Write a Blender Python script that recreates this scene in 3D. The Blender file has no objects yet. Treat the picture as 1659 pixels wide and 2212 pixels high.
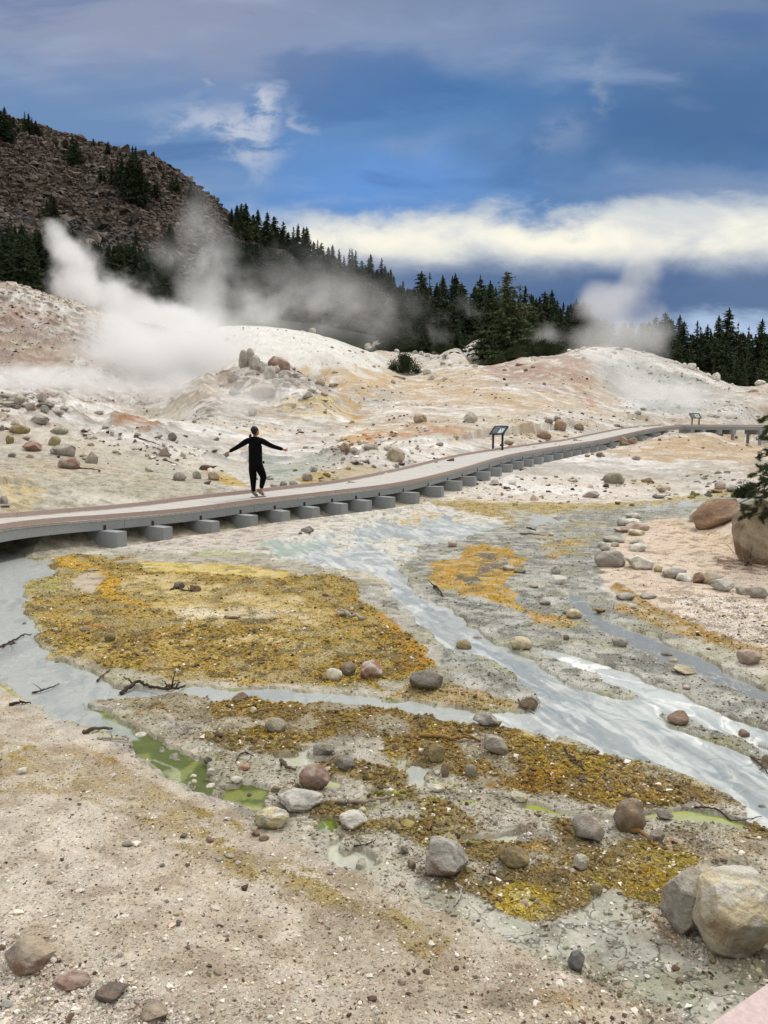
import bpy, bmesh, math, random
import numpy as np
from mathutils import Vector, Matrix
R = math.radians
rng = np.random.default_rng(7)
random.seed(7)
sc = bpy.context.scene
COL = sc.collection

# ---------------------------------------------------------------- camera
ZC = 2.4
FPX = 1671.0                      # focal length in units of a 1659 x 2212 picture
PITCH = math.atan((1106 - 910) / FPX)
cp_, sp_ = math.cos(PITCH), math.sin(PITCH)
cd = bpy.data.cameras.new('camera'); cam = bpy.data.objects.new('camera', cd); COL.objects.link(cam)
cam.location = (0, 0, ZC); cam.rotation_euler = (math.pi / 2 - PITCH, 0, 0)
cd.sensor_fit = 'HORIZONTAL'; cd.sensor_width = 36; cd.lens = 36 * FPX / 1659
cd.clip_start = .05; cd.clip_end = 5000
sc.camera = cam

CROPS = {'D': (0, 0, 1.0), 'A': (0, 1100, 0), 'B': (1512, 1500, 0), 'C': (0, 2000, 0), 'E': (1512, 2400, 0),
         'F': (0, 2900, 0), 'G': (1512, 3000, 0), 'T': (0, 400, 0), 'U': (1512, 900, 0),
         'H': (850, 1330, 750 / 1659.), 'I': (2300, 1150, 724 / 1659.), 'J': (1400, 1050, 1000 / 1659.)}
K = 1659 / 3024.
def cm(c, x, y):
    """survey sheet coordinates -> common sheet coordinates"""
    if c == 'D': return float(x), float(y)
    ox, oy, s = CROPS[c]
    s = s or 1512 / 1659.
    return (ox + s * x) * K, (oy + s * y) * K
def cs(c):
    if c == 'D': return 1.0
    return (CROPS[c][2] or 1512 / 1659.) * K
def pts(s):
    out = []; c = 'D'; t = s.split(); i = 0
    while i < len(t):
        if t[i].isalpha(): c = t[i]; i += 1; continue
        out.append(cm(c, float(t[i]), float(t[i + 1]))); i += 2
    return np.array(out)
def ray(x, y):
    a = (x - 829.5) / FPX; b = (1106 - y) / FPX
    dy = cp_ + b * sp_
    return a / dy, (-sp_ + b * cp_) / dy          # X/Y, (Z-ZC)/Y
def proj(X, Y, Z):
    z = Z - ZC
    dep = Y * cp_ - z * sp_
    up = Y * sp_ + z * cp_
    return 829.5 + FPX * X / dep, 1106 - FPX * up / dep
def at(x, y, Y):
    a, e = ray(x, y); return np.array((a * Y, Y, ZC + e * Y))

# ---------------------------------------------------------------- noise
_tab = rng.random((256, 256))
def vn(x, y, s=0):
    x = np.asarray(x, float); y = np.asarray(y, float)
    xi = np.floor(x).astype(np.int64); yi = np.floor(y).astype(np.int64)
    fx = x - xi; fy = y - yi
    fx = fx * fx * (3 - 2 * fx); fy = fy * fy * (3 - 2 * fy)
    xi = xi + s * 57; yi = yi + s * 131
    x0 = xi & 255; x1 = (xi + 1) & 255; y0 = yi & 255; y1 = (yi + 1) & 255
    a = _tab[x0, y0]; b = _tab[x1, y0]; c = _tab[x0, y1]; d = _tab[x1, y1]
    return (a + (b - a) * fx) * (1 - fy) + (c + (d - c) * fx) * fy
def fbm(x, y, o=4, s=0, g=.5):
    t = 0; w = 1; n = 0
    for k in range(o):
        t = t + w * vn(x * 2 ** k * 1.03 + k * 17.3, y * 2 ** k * .98 + k * 9.1, s + k); n += w; w *= g
    return t / n * 2 - 1
def sstep(a, b, x):
    t = np.clip((x - a) / (b - a), 0, 1); return t * t * (3 - 2 * t)
def lin(c):
    c = np.asarray(c, float) / 255.
    return np.where(c <= .04045, c / 12.92, ((c + .055) / 1.055) ** 2.4)
def hx(s):
    return lin([int(s[i:i + 2], 16) for i in (0, 2, 4)])

# ---------------------------------------------------------------- terrain control points
CT = []
def Z(s, z):
    for x, y in pts(s):
        a, e = ray(x, y); Y = (z - ZC) / e; CT.append((a, math.log(Y), z / Y))
def P(*l):
    for x, y, Y in l:
        a, e = ray(x, y); CT.append((a, math.log(Y), (ZC + e * Y) / Y))
def CR(l, drop=2.5, back=1.22):
    """a crest and the ground that falls away behind it"""
    for x, y, Y in l:
        a, e = ray(x, y); z = ZC + e * Y
        CT.append((a, math.log(Y), z / Y)); CT.append((a, math.log(Y * back), (z - drop) / (Y * back)))
# the stream flat
Z('-400 2212 0 2212 400 2212 829 2212 1250 2212 1659 2212 2100 2212', .16)
Z('-300 1900 0 1900 300 1950', .16)
Z('100 1650 300 1800 480 1900', .07)
Z('700 2000 1000 2050 1300 2100 1659 1950 1900 1900', .05)
Z('-300 1600 -100 1450 0 1480 0 1250 100 1250 200 1400 400 1500 700 1500 1000 1560 1300 1650 1600 1750 1659 1780 1900 1700', .02)
Z('500 1650 700 1720 1000 1750 1300 1750 1550 1770', .02)
Z('0 1190 200 1200 400 1180 600 1180 800 1150 1000 1110 1200 1110 1400 1110 1560 1090', .02)
Z('300 1300 600 1300 800 1350 850 1240 1000 1350 1150 1480 1300 1500 1400 1300 1500 1430 1659 1520 1250 1200 1100 1200 1250 1350 1800 1500', .02)
Z('270 1165 470 1140', .05); Z('690 1108 800 1095 930 1075', .12)
Z('1400 1230 1520 1275 1659 1310 1659 1420', .06); Z('1800 1350', .1)
# bank with the big boulders
P((1450, 1170, 15.5), (1520, 1200, 14.2), (1659, 1225, 13.3), (1800, 1240, 13.2), (1480, 1120, 18), (1540, 1135, 16.8), (1659, 1080, 16.2), (1780, 1060, 16))
Z('1600 1078 1659 1070', .15)
# gentle slope beyond the stream, below the boardwalk
P((1000, 1060, 25.5), (1200, 1060, 26), (1400, 1055, 27), (1560, 1040, 28), (1700, 1030, 29),
  (1000, 1030, 28), (1200, 1010, 32), (1400, 1000, 35), (1600, 1010, 34), (1120, 990, 34), (1300, 965, 42), (1400, 950, 46), (1550, 960, 44), (1700, 985, 40))
CR([(1440, 938, 50), (1530, 937, 51), (1580, 952, 50), (1640, 967, 48), (1720, 975, 47)], .9, 1.12)
P((1590, 945, 62), (1659, 935, 64), (1659, 925, 70))
# beyond the boardwalk
P((0, 1092, 15.2), (-120, 1110, 14.4), (-300, 1110, 14), (120, 1082, 16.8), (250, 1072, 18.6), (420, 1064, 20.3), (560, 1052, 22.5), (700, 1035, 24), (860, 1005, 27), (960, 985, 30.5),
  (1080, 962, 37), (1230, 937, 46), (1330, 925, 52), (1413, 917, 57), (1500, 912, 62), (1600, 913, 64), (1700, 912, 64))
P((0, 1000, 21.5), (0, 930, 27.5), (-200, 1000, 21.5), (200, 1000, 23.5), (200, 935, 30), (400, 1000, 27), (400, 945, 33), (560, 1020, 26), (560, 985, 31), (560, 940, 38), (700, 985, 31))
CR([(-250, 850, 32), (-100, 860, 32), (0, 868, 32.5), (60, 878, 33), (140, 890, 34), (250, 896, 36), (340, 905, 39)], 1.3, 1.25)
P((430, 900, 46), (520, 900, 45), (620, 900, 46), (600, 868, 52), (480, 850, 56), (380, 860, 56), (240, 862, 56), (100, 850, 54), (0, 835, 54), (-200, 820, 54))
P((0, 760, 62), (150, 770, 62), (300, 800, 64), (400, 830, 62))
CR([(-300, 560, 78), (-100, 590, 78), (0, 609, 79), (60, 624, 79), (120, 645, 80), (180, 665, 81), (240, 684, 82), (320, 703, 84), (400, 715, 86)], 3, 1.3)
CR([(480, 707, 86), (560, 705, 86), (650, 715, 87), (720, 733, 89), (790, 757, 92)], 2.5, 1.25)
# rock pile knoll
CR([(450, 812, 58), (500, 782, 60), (560, 785, 60), (620, 800, 59.5), (680, 828, 60)], 1.3, 1.1)
P((470, 850, 54), (560, 840, 54), (640, 860, 52), (700, 880, 50), (640, 930, 42), (700, 940, 40))
P((560, 770, 71), (700, 800, 71), (780, 840, 64), (840, 835, 70), (830, 800, 80))
# gully
P((795, 878, 56), (760, 905, 50), (810, 900, 49), (700, 950, 38), (730, 880, 53), (690, 990, 31), (650, 1000, 29))
# near side slope of the low hill
P((780, 970, 33), (850, 915, 44), (900, 950, 36), (900, 890, 50), (1000, 930, 40), (1000, 880, 54), (1150, 900, 51), (1150, 860, 62), (880, 850, 64), (1000, 830, 72), (1120, 800, 79),
  (1250, 890, 60), (1250, 830, 72), (1250, 915, 52), (1350, 900, 62), (1450, 900, 66))
P((860, 808, 84), (950, 800, 85)); CR([(1045, 792, 86), (1129, 775, 87), (1214, 766, 88), (1264, 754, 90), (1339, 751, 92), (1404, 765, 92), (1469, 786, 92), (1529, 810, 92), (1570, 828, 92), (1600, 835, 93), (1660, 829, 96), (1760, 830, 98), (1900, 830, 98)], 2.5, 1.22)
P((1340, 850, 74), (1420, 880, 69), (1500, 885, 68), (1560, 880, 68), (1450, 840, 77), (1380, 800, 84), (1659, 880, 72), (1620, 850, 84), (1800, 880, 72))
P((860, 775, 103), (930, 778, 103), (1010, 778, 102), (880, 762, 112), (960, 768, 112), (1060, 772, 108), (820, 760, 108))
# mountain and forest floor
P((-300, 560, 150), (0, 600, 150), (200, 640, 150), (400, 690, 150), (600, 715, 150), (750, 735, 150), (850, 750, 140), (1000, 768, 135), (1200, 765, 135), (1400, 790, 135), (1500, 815, 130), (1700, 815, 130), (1900, 815, 130))
P((-300, 500, 200), (0, 545, 200), (200, 590, 200), (400, 640, 205), (600, 680, 210), (750, 705, 220), (850, 735, 220), (1000, 790, 200), (1200, 800, 200), (1500, 835, 200), (1800, 835, 200))
P((-300, 330, 320), (0, 420, 300), (200, 470, 300), (400, 520, 310), (600, 610, 320), (750, 650, 330))
CR([(-400, 100, 430), (-200, 170, 430), (0, 257, 420), (60, 274, 420), (120, 292, 420), (200, 322, 422), (270, 340, 425), (330, 352, 428), (380, 380, 430), (440, 430, 435), (500, 480, 438), (560, 520, 440), (600, 548, 440), (660, 590, 440), (750, 622, 440), (850, 660, 430), (930, 760, 380)], 25, 1.3)
for x in (1050, 1250, 1450, 1700, 2000):
    P((x, 868, 420), (x, 872, 650))
for x in (-300, 0, 300, 600): a, e = ray(x, 600); CT.append((a, math.log(720), .02))
for x in (-500, 2200):
    a, e = ray(x, 1106)
    CT.append((a, math.log(1.6), .1 / 1.6)); CT.append((a, math.log(4), .1 / 4)); CT.append((a, math.log(9), .1 / 9))
CT = np.array(CT)
SA, SL, CC = 2.6, 1.0, .06
def _phi(u, v): return np.sqrt(u * u + v * v + CC * CC)
_u = CT[:, 0] * SA; _v = CT[:, 1] * SL; _n = len(CT)
_M = _phi(_u[:, None] - _u, _v[:, None] - _v) - 1e-3 * np.eye(_n)
_Q = np.c_[np.ones(_n), _u, _v]
_S = np.block([[_M, _Q], [_Q.T, np.zeros((3, 3))]])
_w = np.linalg.solve(_S, np.r_[CT[:, 2], 0, 0, 0])
GA = np.linspace(-1.0, 1.0, 300); GL = np.linspace(math.log(1.2), math.log(760), 620)
def _ev(a, l):
    u = a * SA; v = l * SL
    return _phi(u[:, None] - _u, v[:, None] - _v) @ _w[:_n] + _w[_n] + _w[_n + 1] * u + _w[_n + 2] * v
_ga, _gl = np.meshgrid(GA, GL)
EG = _ev(_ga.ravel(), _gl.ravel()).reshape(_ga.shape)
def bil(G, xs, ys, x, y):
    fx = np.clip((x - xs[0]) / (xs[1] - xs[0]), 0, len(xs) - 1.001); fy = np.clip((y - ys[0]) / (ys[1] - ys[0]), 0, len(ys) - 1.001)
    i = fx.astype(int); j = fy.astype(int); fx = fx - i; fy = fy - j
    return (G[j, i] * (1 - fx) + G[j, i + 1] * fx) * (1 - fy) + (G[j + 1, i] * (1 - fx) + G[j + 1, i + 1] * fx) * fy
def zbase(X, Y):
    X = np.asarray(X, float); Y = np.maximum(np.asarray(Y, float), 1.25)
    return bil(EG, GA, GL, X / Y, np.log(Y)) * Y
# ---------------------------------------------------------------- ground grid
def rows(y0, y1, n, h, s):
    Y = np.exp(np.linspace(math.log(y0), math.log(y1), 6000))
    F = h * (1 / y0 - 1 / Y) + s * np.log(Y / y0)
    return np.interp(np.linspace(0, F[-1], n), F, Y)
GY = rows(1.7, 135, 1500, 2.4, .42)
_c = np.linspace(-.56, .56, 1080)
GX = np.r_[np.linspace(-1, -.565, 30), _c, np.linspace(.565, 1, 30)]
AX, YY = np.meshgrid(GX, GY); XX = AX * YY
ZB = zbase(XX, YY)
PX, PY = proj(XX, YY, ZB)
NR, NC = XX.shape
w1 = fbm(XX * 1.3, YY * 1.3, 5, 3); w2 = fbm(XX * 1.3 + 40, YY * 1.3, 5, 9)      # metre sized wander
f1 = fbm(XX * .22, YY * .22, 5, 21); f2 = fbm(XX * .22 + 9, YY * .22 + 30, 5, 27)  # for the hills
fine = fbm(XX * 9, YY * 9, 4, 33)
fineH = fbm(XX * 1.1, YY * .7, 5, 40)
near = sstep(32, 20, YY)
EK = fbm(XX * 14, YY * 14, 3, 46) * near; EJ2 = near * fbm(XX * 4 + 31, YY * 4, 4, 47) + (1 - near) * fineH
EJ = near * fbm(XX * 4, YY * 4, 4, 44) + (1 - near) * fineH
WX = near * w1 + (1 - near) * f1; WY = near * w2 + (1 - near) * f2
def mask(poly, soft, amp, ds=1.0):
    """0..1 on the ground for a hand surveyed outline, with a wandering edge"""
    p = pts(poly) if isinstance(poly, str) else np.asarray(poly)
    m = soft * 2 + amp * 1.5 + 4
    x0, y0 = p.min(0) - m; x1, y1 = p.max(0) + m
    out = np.zeros(PX.shape)
    ok = (PX > x0) & (PX < x1) & (PY > y0) & (PY < y1)
    if x0 > 1659 + 500: return out
    k2 = 1 + 1.3 * (1 - near[ok]); x = PX[ok] + (WX[ok] * k2 + EJ[ok] * 1.5) * amp + EK[ok] * 5; y = PY[ok] + (WY[ok] * k2 + EJ2[ok] * 1.3) * amp * .5 + EK[ok] * 3
    d = np.full(x.shape, 1e9); ins = np.zeros(x.shape, bool)
    n = len(p)
    for i in range(n):
        ax, ay = p[i]; bx, by = p[(i + 1) % n]
        ex, ey = bx - ax, by - ay
        t = np.clip(((x - ax) * ex + (y - ay) * ey) / (ex * ex + ey * ey + 1e-9), 0, 1)
        d = np.minimum(d, np.hypot(x - ax - t * ex, (y - ay - t * ey) * 1.6))
        if ay != by:
            c = ((ay > y) != (by > y)) & (x < (bx - ax) * (y - ay) / (by - ay) + ax); ins ^= c
    sd = np.where(ins, d, -d) + fine[ok] * min(soft, 3) * .8
    out[ok] = sstep(-soft, soft, sd)
    return out
def line(s, w, soft, amp):
    """a stripe of width w along a polyline"""
    p = pts(s); m = w + soft * 2 + amp * 1.5
    x0, y0 = p.min(0) - m; x1, y1 = p.max(0) + m
    out = np.zeros(PX.shape); ok = (PX > x0) & (PX < x1) & (PY > y0) & (PY < y1)
    x = PX[ok] + WX[ok] * amp; y = PY[ok] + WY[ok] * amp * .5; d = np.full(x.shape, 1e9)
    for i in range(len(p) - 1):
        ax, ay = p[i]; ex, ey = p[i + 1] - p[i]
        t = np.clip(((x - ax) * ex + (y - ay) * ey) / (ex * ex + ey * ey + 1e-9), 0, 1)
        d = np.minimum(d, np.hypot(x - ax - t * ex, (y - ay - t * ey) * 1.3))
    out[ok] = sstep(w / 2 + soft, w / 2 - soft, d + fine[ok] * soft)
    return out

# ---------------------------------------------------------------- water outline
W_LEFT = 'C -300 215 0 222 95 205 215 230 240 290 130 310 105 330 105 400 120 450 150 520 175 600 250 648 330 680 400 705 480 742 620 750 760 768 850 768 1000 780 1150 776 1300 788 1659 812 E 0 385 150 395 280 410 400 442 500 437 640 425 700 400 900 440 760 560 700 525 540 515 300 480 150 455 0 435 C 1659 862 1400 845 1250 830 1000 838 900 820 830 815 790 800 680 812 520 818 425 828 380 842 450 880 560 925 560 965 510 985 400 950 250 905 130 850 60 790 0 752 -300 740'
W_MAIN = 'D 760 1185 830 1180 860 1225 870 1237 905 1280 960 1310 1020 1348 1100 1395 1160 1425 1240 1472 1330 1490 1400 1505 1440 1535 1500 1558 1560 1580 1659 1618 1800 1680 1900 1760 1800 1850 1659 1795 1605 1770 1612 1745 1590 1722 1530 1690 1470 1662 1400 1640 1340 1630 1260 1602 1200 1582 1080 1545 1130 1535 1165 1520 1150 1495 1110 1450 1030 1412 960 1390 905 1345 860 1300 835 1262 800 1240 720 1225 640 1210 600 1195 560 1195'
W_BRAID = 'D 1185 1392 1250 1405 1320 1432 1400 1470 1470 1500 1560 1540 1659 1580 1800 1640 1800 1700 1659 1615 1560 1590 1480 1560 1400 1530 1340 1500 1270 1455 1200 1420 1150 1404'
W_DARK = 'D 1235 1278 1262 1282 1290 1318 1350 1350 1420 1378 1500 1412 1580 1450 1680 1490 1800 1540 1800 1570 1640 1505 1560 1475 1480 1442 1400 1410 1330 1382 1280 1345 1240 1300'
W_UP = 'D 560 1180 585 1165 640 1160 760 1140 840 1105 900 1092 1000 1090 940 1105 1010 1110 1080 1118 1130 1130 1060 1150 960 1165 900 1190 870 1225 830 1235 760 1228 690 1216 620 1205 570 1195'
W_UPR = 'D 1120 1120 1180 1105 1280 1100 1400 1095 1540 1080 1640 1070 1640 1078 1540 1090 1420 1103 1290 1112 1250 1125 1200 1135 1120 1140'
G_TONGUE = 'C 350 842 450 880 560 930 640 960 700 975 760 1030 F 860 90 900 110 960 150 1000 170 1070 190 1130 215 1180 265 1190 330 1130 322 1050 292 950 262 870 227 790 182 720 157 650 112 600 72 560 32 C 540 985 440 900 400 870'
G_POOL = 'F 1340 345 1440 340 1460 400 1400 405 1350 400 E 0 0' .replace(' E 0 0', '')
G_STRIP = 'E 560 850 620 828 700 845 760 868 900 880 1010 895 1150 870 1300 858 1450 880 1560 915 1600 945 1400 930 1250 905 1150 905 1000 915 860 900 740 885 640 865'
POOLS = ['E -60 640 100 600 200 690 200 790 60 830 -100 830 -200 740', 'F 1180 60 1320 60 1400 130 1300 120 1200 110', 'F 1440 170 1660 130 1700 240 1560 300 1440 240',
         'G 150 300 300 290 480 310 640 320 540 360 330 350 160 340', 'F 1450 420 1540 440 1640 560 1560 570 1480 500']
water = np.zeros(PX.shape)
for p in (W_LEFT, W_MAIN, W_BRAID): water = np.maximum(water, mask(p, 3, 14))
water = np.maximum(water, mask(W_DARK, 5, 14)); rivn = fbm(XX * 1.3 + .5 * w2, YY * .55 + XX * .3, 4, 66); water = np.maximum(water, mask(W_UP, 6, 26) * sstep(.16, .04, rivn)); water = np.maximum(water, mask(W_UPR, 4, 16) * sstep(.12, .0, rivn))
tong = mask(G_TONGUE, 3, 24) * sstep(-.62, -.46, fine + .4 * w2) ; pool = mask(G_POOL, 3, 14); strip = mask(G_STRIP, 3, 8)
pools = np.zeros(PX.shape)
for p in POOLS: pools = np.maximum(pools, mask(p, 6, 30) * sstep(-.25, .1, WX + fine * .4 + .05))
water = np.maximum.reduce([water, tong, pool, strip, pools])
isl = mask('D 1420 1540 1470 1545 1530 1570 1600 1600 1659 1630 1750 1660 1650 1650 1560 1610 1480 1580 1430 1562', 4, 14)
isl = np.maximum(isl, mask('D 1150 1425 1220 1440 1300 1470 1380 1500 1340 1505 1260 1485 1180 1450', 4, 12))
isl = np.maximum(isl, mask('C 460 738 600 745 760 772 740 782 600 770 500 768', 3, 6))
water *= 1 - isl

# ---------------------------------------------------------------- colour of the ground
base = np.empty(PX.shape + (3,)); base[:] = hx('cfc3b0')
wet = np.zeros(PX.shape); grav = np.zeros(PX.shape); bump = np.zeros(PX.shape)
nA = fbm(XX * .55, YY * .55, 5, 51); nB = fbm(XX * 2.6, YY * 2.6, 5, 57); nC = fbm(XX * .13, YY * .1, 5, 61)
n_by = {'a': nA, 'b': nB, 'c': nC, 'f': fine, 'h': fineH}
def put(m, col, op=1.0):
    global base
    c = hx(col) if isinstance(col, str) else col
    m = (m * op)[..., None]
    base = base * (1 - m) + c * m
def L(poly, col, soft=8, amp=20, op=1.0, nz=None, g=None, wt=None, bp=None, lw=None):
    """one patch: nz = (noise, from, to) breaks it up"""
    m = mask(poly, soft, amp) if lw is None else line(poly, lw, soft, amp)
    if nz: m = m * sstep(nz[1], nz[2], n_by[nz[0]])
    put(m, col, op)
    if g is not None: grav[:] = grav * (1 - m) + g * m
    if wt is not None: wet[:] = wet * (1 - m) + wt * m
    if bp is not None: bump[:] = bump * (1 - m) + bp * m
hill = sstep(24, 34, YY)
nD = fbm(XX * 6.5, YY * 6.5, 4, 63); n_by['d'] = nD
put(near * 1.0, 'a8a293'); wet += near * .55; grav += near * .22
# overall variation
put(sstep(.0, .5, nA), 'bba98c', .6); put(sstep(-.1, -.6, nA), 'dcd4ca', .55); put(sstep(.0, .4, nC) * hill, 'e8e4de', .85)
put(sstep(.15, .35, fineH) * hill, 'b5a392', .45)
# far hills
L('-300 500 0 600 240 680 430 720 440 880 -300 880', 'ab9c8b', 10, 10, 1, bp=1)
L('-300 500 0 600 240 680 430 720 440 880 -300 880', 'cfc8bc', 10, 10, .85, ('h', .05, .3))
L('-300 500 0 600 240 680 430 720 440 880 -300 880', '937a63', 10, 10, .7, ('h', -.12, -.4))
L('0 640 140 690 200 760 100 800 0 790', 'a47c66', 14, 20, .55, ('f', -.4, .2))
L('0 680 40 690 30 730 0 740', '8a5a40', 6, 10, .6)
L('430 700 650 705 800 760 860 800 800 860 700 830 650 800 560 780 430 800', 'e6e2d8', 12, 12)
L('430 700 650 705 800 760 860 800 800 860 700 830 650 800 560 780 430 800', 'cfc6b4', 12, 12, .5, ('c', 0, .4))
L('620 790 760 800 850 805 870 820 800 860 760 880 700 830', 'cdb07e', 12, 16, .75, ('h', -.4, .2))
L('700 800 780 820 800 850 760 860', 'c8a468', 10, 16, .6)
L('420 860 460 810 540 780 640 790 700 830 730 870 720 900 640 890 520 905 430 900', 'b9a58c', 10, 14, .9, bp=1)
L('590 870 700 850 760 890 700 905 600 900', 'd2bd7c', 10, 14, .6, ('a', -.4, .2))
L('605 838 680 835 690 852 610 860', 'ece8e2', 5, 8, .9, ('f', -.5, 0))
L('730 882 780 905 760 920 728 892', 'c59a3c', 4, 6, .9)
L('700 885 740 890 800 925 770 935 720 910', 'eae4d8', 5, 8, .7)
L('740 850 800 860 800 890 780 895 740 870', 'bb9340', 5, 10, .75, ('f', -.5, .1))
L('830 810 950 795 1060 795 1100 830 1000 850 880 860 830 850', 'cbb08a', 12, 22, .85)
L('800 860 870 850 960 850 1000 870 880 900 800 930 790 900', 'e0d6c6', 10, 18, .8)
L('1030 800 1130 776 1240 762 1300 790 1280 850 1180 840 1060 815', 'b89a82', 12, 22, .85)
L('1060 810 1150 815 1180 835 1100 835 1050 822', 'e3dfd8', 6, 22, .9, ('h', -.3, .1))
L('1080 830 1200 840 1230 870 1120 860', 'dcd8d0', 6, 22, .8, ('h', -.2, .2))
L('900 830 1100 840 1240 850 1260 880 1100 890 950 870', 'c8aa78', 8, 26, .65, ('a', -.1, .3))
L('1240 860 1290 865 1300 880 1260 882', 'b08860', 5, 8, .8)
L('1230 758 1340 752 1420 768 1560 828 1530 840 1400 800 1300 790', 'e4e0d8', 8, 12, .9)
L('1280 785 1400 795 1520 825 1600 860 1640 900 1450 898 1360 882 1310 850', 'a9aaa2', 12, 16, .95, bp=1)
L('1420 845 1520 850 1580 880 1500 896 1420 885', '96958c', 8, 20, .7, ('h', -.1, .2))
L('1520 835 1600 850 1659 850 1659 905 1560 900', 'c9c3b8', 10, 18, .9)
L('1340 868 1400 880 1470 895 1440 905 1360 890', 'e8e6e2', 4, 10, .9)
L('1450 835 1500 838 1520 850 1470 845', 'ece8e2', 2, 6, .9); L('1510 855 1530 862 1545 872 1520 865', 'ece8e2', 2, 6, .9)
L('700 945 770 925 850 918 1000 925 1010 945 900 950 820 965 740 962', 'd7c4a4', 8, 18, .9)
L('735 948 770 928 830 928 850 940 790 962 740 960', 'c8a462', 5, 12, .95, ('f', -.8, -.1))
L('800 935 900 930 1000 932 1000 946 880 952 800 955', 'c09468', 5, 14, .9, ('f', -.6, 0))
L('780 965 900 955 1000 955 960 968 860 985 760 985', 'ebe4d8', 5, 16, .8)
L('1000 870 1200 880 1300 905 1150 915 980 915', 'd0b896', 8, 24, .6, ('h', -.2, .2))
L('1000 925 1150 915 1200 930 1050 950', 'd6c09c', 6, 16, .5)
# bank beyond the boardwalk
L('-300 830 0 870 250 890 420 905 600 940 700 1000 640 1050 500 1040 300 960 100 930 -300 930', 'e4dfd8', 8, 26, .75, ('h', -.35, .15))
L('-300 900 0 880 200 900 400 940 560 1000 480 1040 300 990 0 960', 'a89a8c', 8, 26, .55, ('h', .02, .3), bp=.8)
L('230 912 290 908 350 925 320 938 250 925', 'aa8258', 4, 8, .95, ('f', -.7, 0))
L('290 912 330 925 300 930 260 920', 'a0622e', 4, 8, .5)
L('0 1030 60 1035 100 1055 40 1075 0 1060', 'c8ae70', 8, 14, .7, ('f', -.6, .3))
L('440 1022 500 1028 540 1050 480 1048', 'b99636', 4, 8, .9)
L('500 930 560 925 600 930 560 942', 'dcc08c', 3, 6, .8)
L('420 900 520 895 560 920 480 940 400 925', 'a9ada4', 8, 12, .6)
L('540 985 640 975 740 985 720 1000 660 1030 600 1050 560 1040 550 1010', '99a095', 6, 22, .8, ('f', -.5, .3), wt=.5)
L('550 990 680 990 700 1010 600 1030', '6f7a6c', 4, 16, .7, ('h', .0, .2))
L('620 1045 760 1000 850 990 860 1010 760 1030 650 1055', 'b59d6a', 6, 14, .8, ('f', -.8, .2))
L('640 1040 700 1020 720 1030 650 1052', 'b28f3c', 4, 8, .7)
L('690 965 800 975 860 990 800 1000 700 990', '9c948a', 6, 16, .7, ('f', -.5, .2), bp=1)
L('870 975 1000 950 1080 955 980 985 900 1000', 'aaa59c', 5, 18, .6, ('h', -.3, .2))
# below the boardwalk
L('930 1080 1150 1000 1300 960 1450 930 1620 950 1750 975 1750 1060 1400 1080 1100 1090', 'd8ccc0', 8, 20, .8)
L('1290 960 1450 935 1560 935 1659 965 1659 1000 1500 990 1380 985', 'c9ae88', 8, 22, .9)
L('1450 960 1659 985 1659 1050 1560 1020', 'cdb28a', 8, 22, .6, ('h', -.3, .1))
L('1600 1000 1650 1015 1640 1030 1590 1012', 'b99468', 5, 10, .8)
L('1330 1010 1500 1000 1600 1035 1500 1075 1380 1060', 'a9a59c', 6, 24, .6, ('h', -.1, .15))
L('1050 1010 1280 990 1340 1030 1300 1075 1100 1070', 'e9e4de', 6, 24, .75, ('h', -.3, .1))
L('1180 1035 1300 1045 1290 1058 1200 1050', 'd8b48c', 5, 14, .6, ('f', -.4, .3))
L('1370 1038 1430 1040 1420 1052 1360 1050', 'd0c088', 4, 10, .8)
L('880 1085 1000 1080 1150 1085 1280 1090 1400 1085 1560 1060 1640 1055 1640 1065 1500 1085 1300 1108 1150 1105 1000 1095 900 1096', 'a8924a', 4, 14, .9, ('f', -.8, 0), g=.5, wt=.3)
L('970 1085 1060 1085 1100 1110 1130 1135 1080 1130 1000 1110', 'a68a40', 4, 14, .85, ('f', -.8, -.1), g=.6)
L('560 1180 620 1145 800 1100 870 1085 940 1090 1100 1130 1060 1160 960 1180 880 1230 820 1240 700 1225 600 1205', 'cfccc4', 6, 24, .9, wt=.5)
L('860 1110 930 1105 1000 1120 960 1150 900 1160 870 1140', 'bb9a44', 4, 20, .9, ('f', -.1, .3))
L('780 1140 1000 1120 900 1200 800 1210', '8f9496', 4, 24, .5, ('h', .0, .2))
L('200 1165 350 1150 550 1140 700 1110 740 1120 640 1140 560 1165 540 1192 300 1190 220 1185', 'c9bfb8', 5, 16, .8)
L('300 1160 500 1140 600 1130 560 1150 400 1165', 'a98e7c', 4, 20, .6, ('f', -.2, .3))
L('420 1192 540 1190 570 1196 430 1204', 'a8b088', 2, 5, .9)
# grey mud on both sides of the braids
MUD = '830 1240 900 1190 1000 1160 1130 1120 1300 1105 1560 1075 1640 1075 1560 1100 1440 1120 1330 1180 1290 1220 1300 1290 1400 1360 1500 1420 1659 1480 1800 1560 1900 1800 1659 1800 1590 1710 1340 1625 1180 1575 1100 1560 940 1490 960 1400 900 1350 850 1300'
L(MUD, '98978d', 8, 22, .95, wt=.9, g=.3)
L(MUD, '6f7068', 8, 22, .75, ('b', .05, .4)); L(MUD, 'bcb9af', 8, 22, .6, ('b', -.12, -.4)); L(MUD, '8d8848', 8, 22, .6, ('a', .08, .35)); L(MUD, '595a52', 8, 22, .6, ('d', .1, .3))
L('1180 1110 1400 1095 1480 1100 1340 1150 1290 1230 1200 1260 1180 1180', '74766e', 10, 26, .8, ('f', -.6, .2), wt=.8, g=.3)
L('1150 1150 1300 1120 1330 1160 1250 1200 1170 1200', 'a08a3c', 6, 26, .7, ('b', .0, .3))
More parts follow.
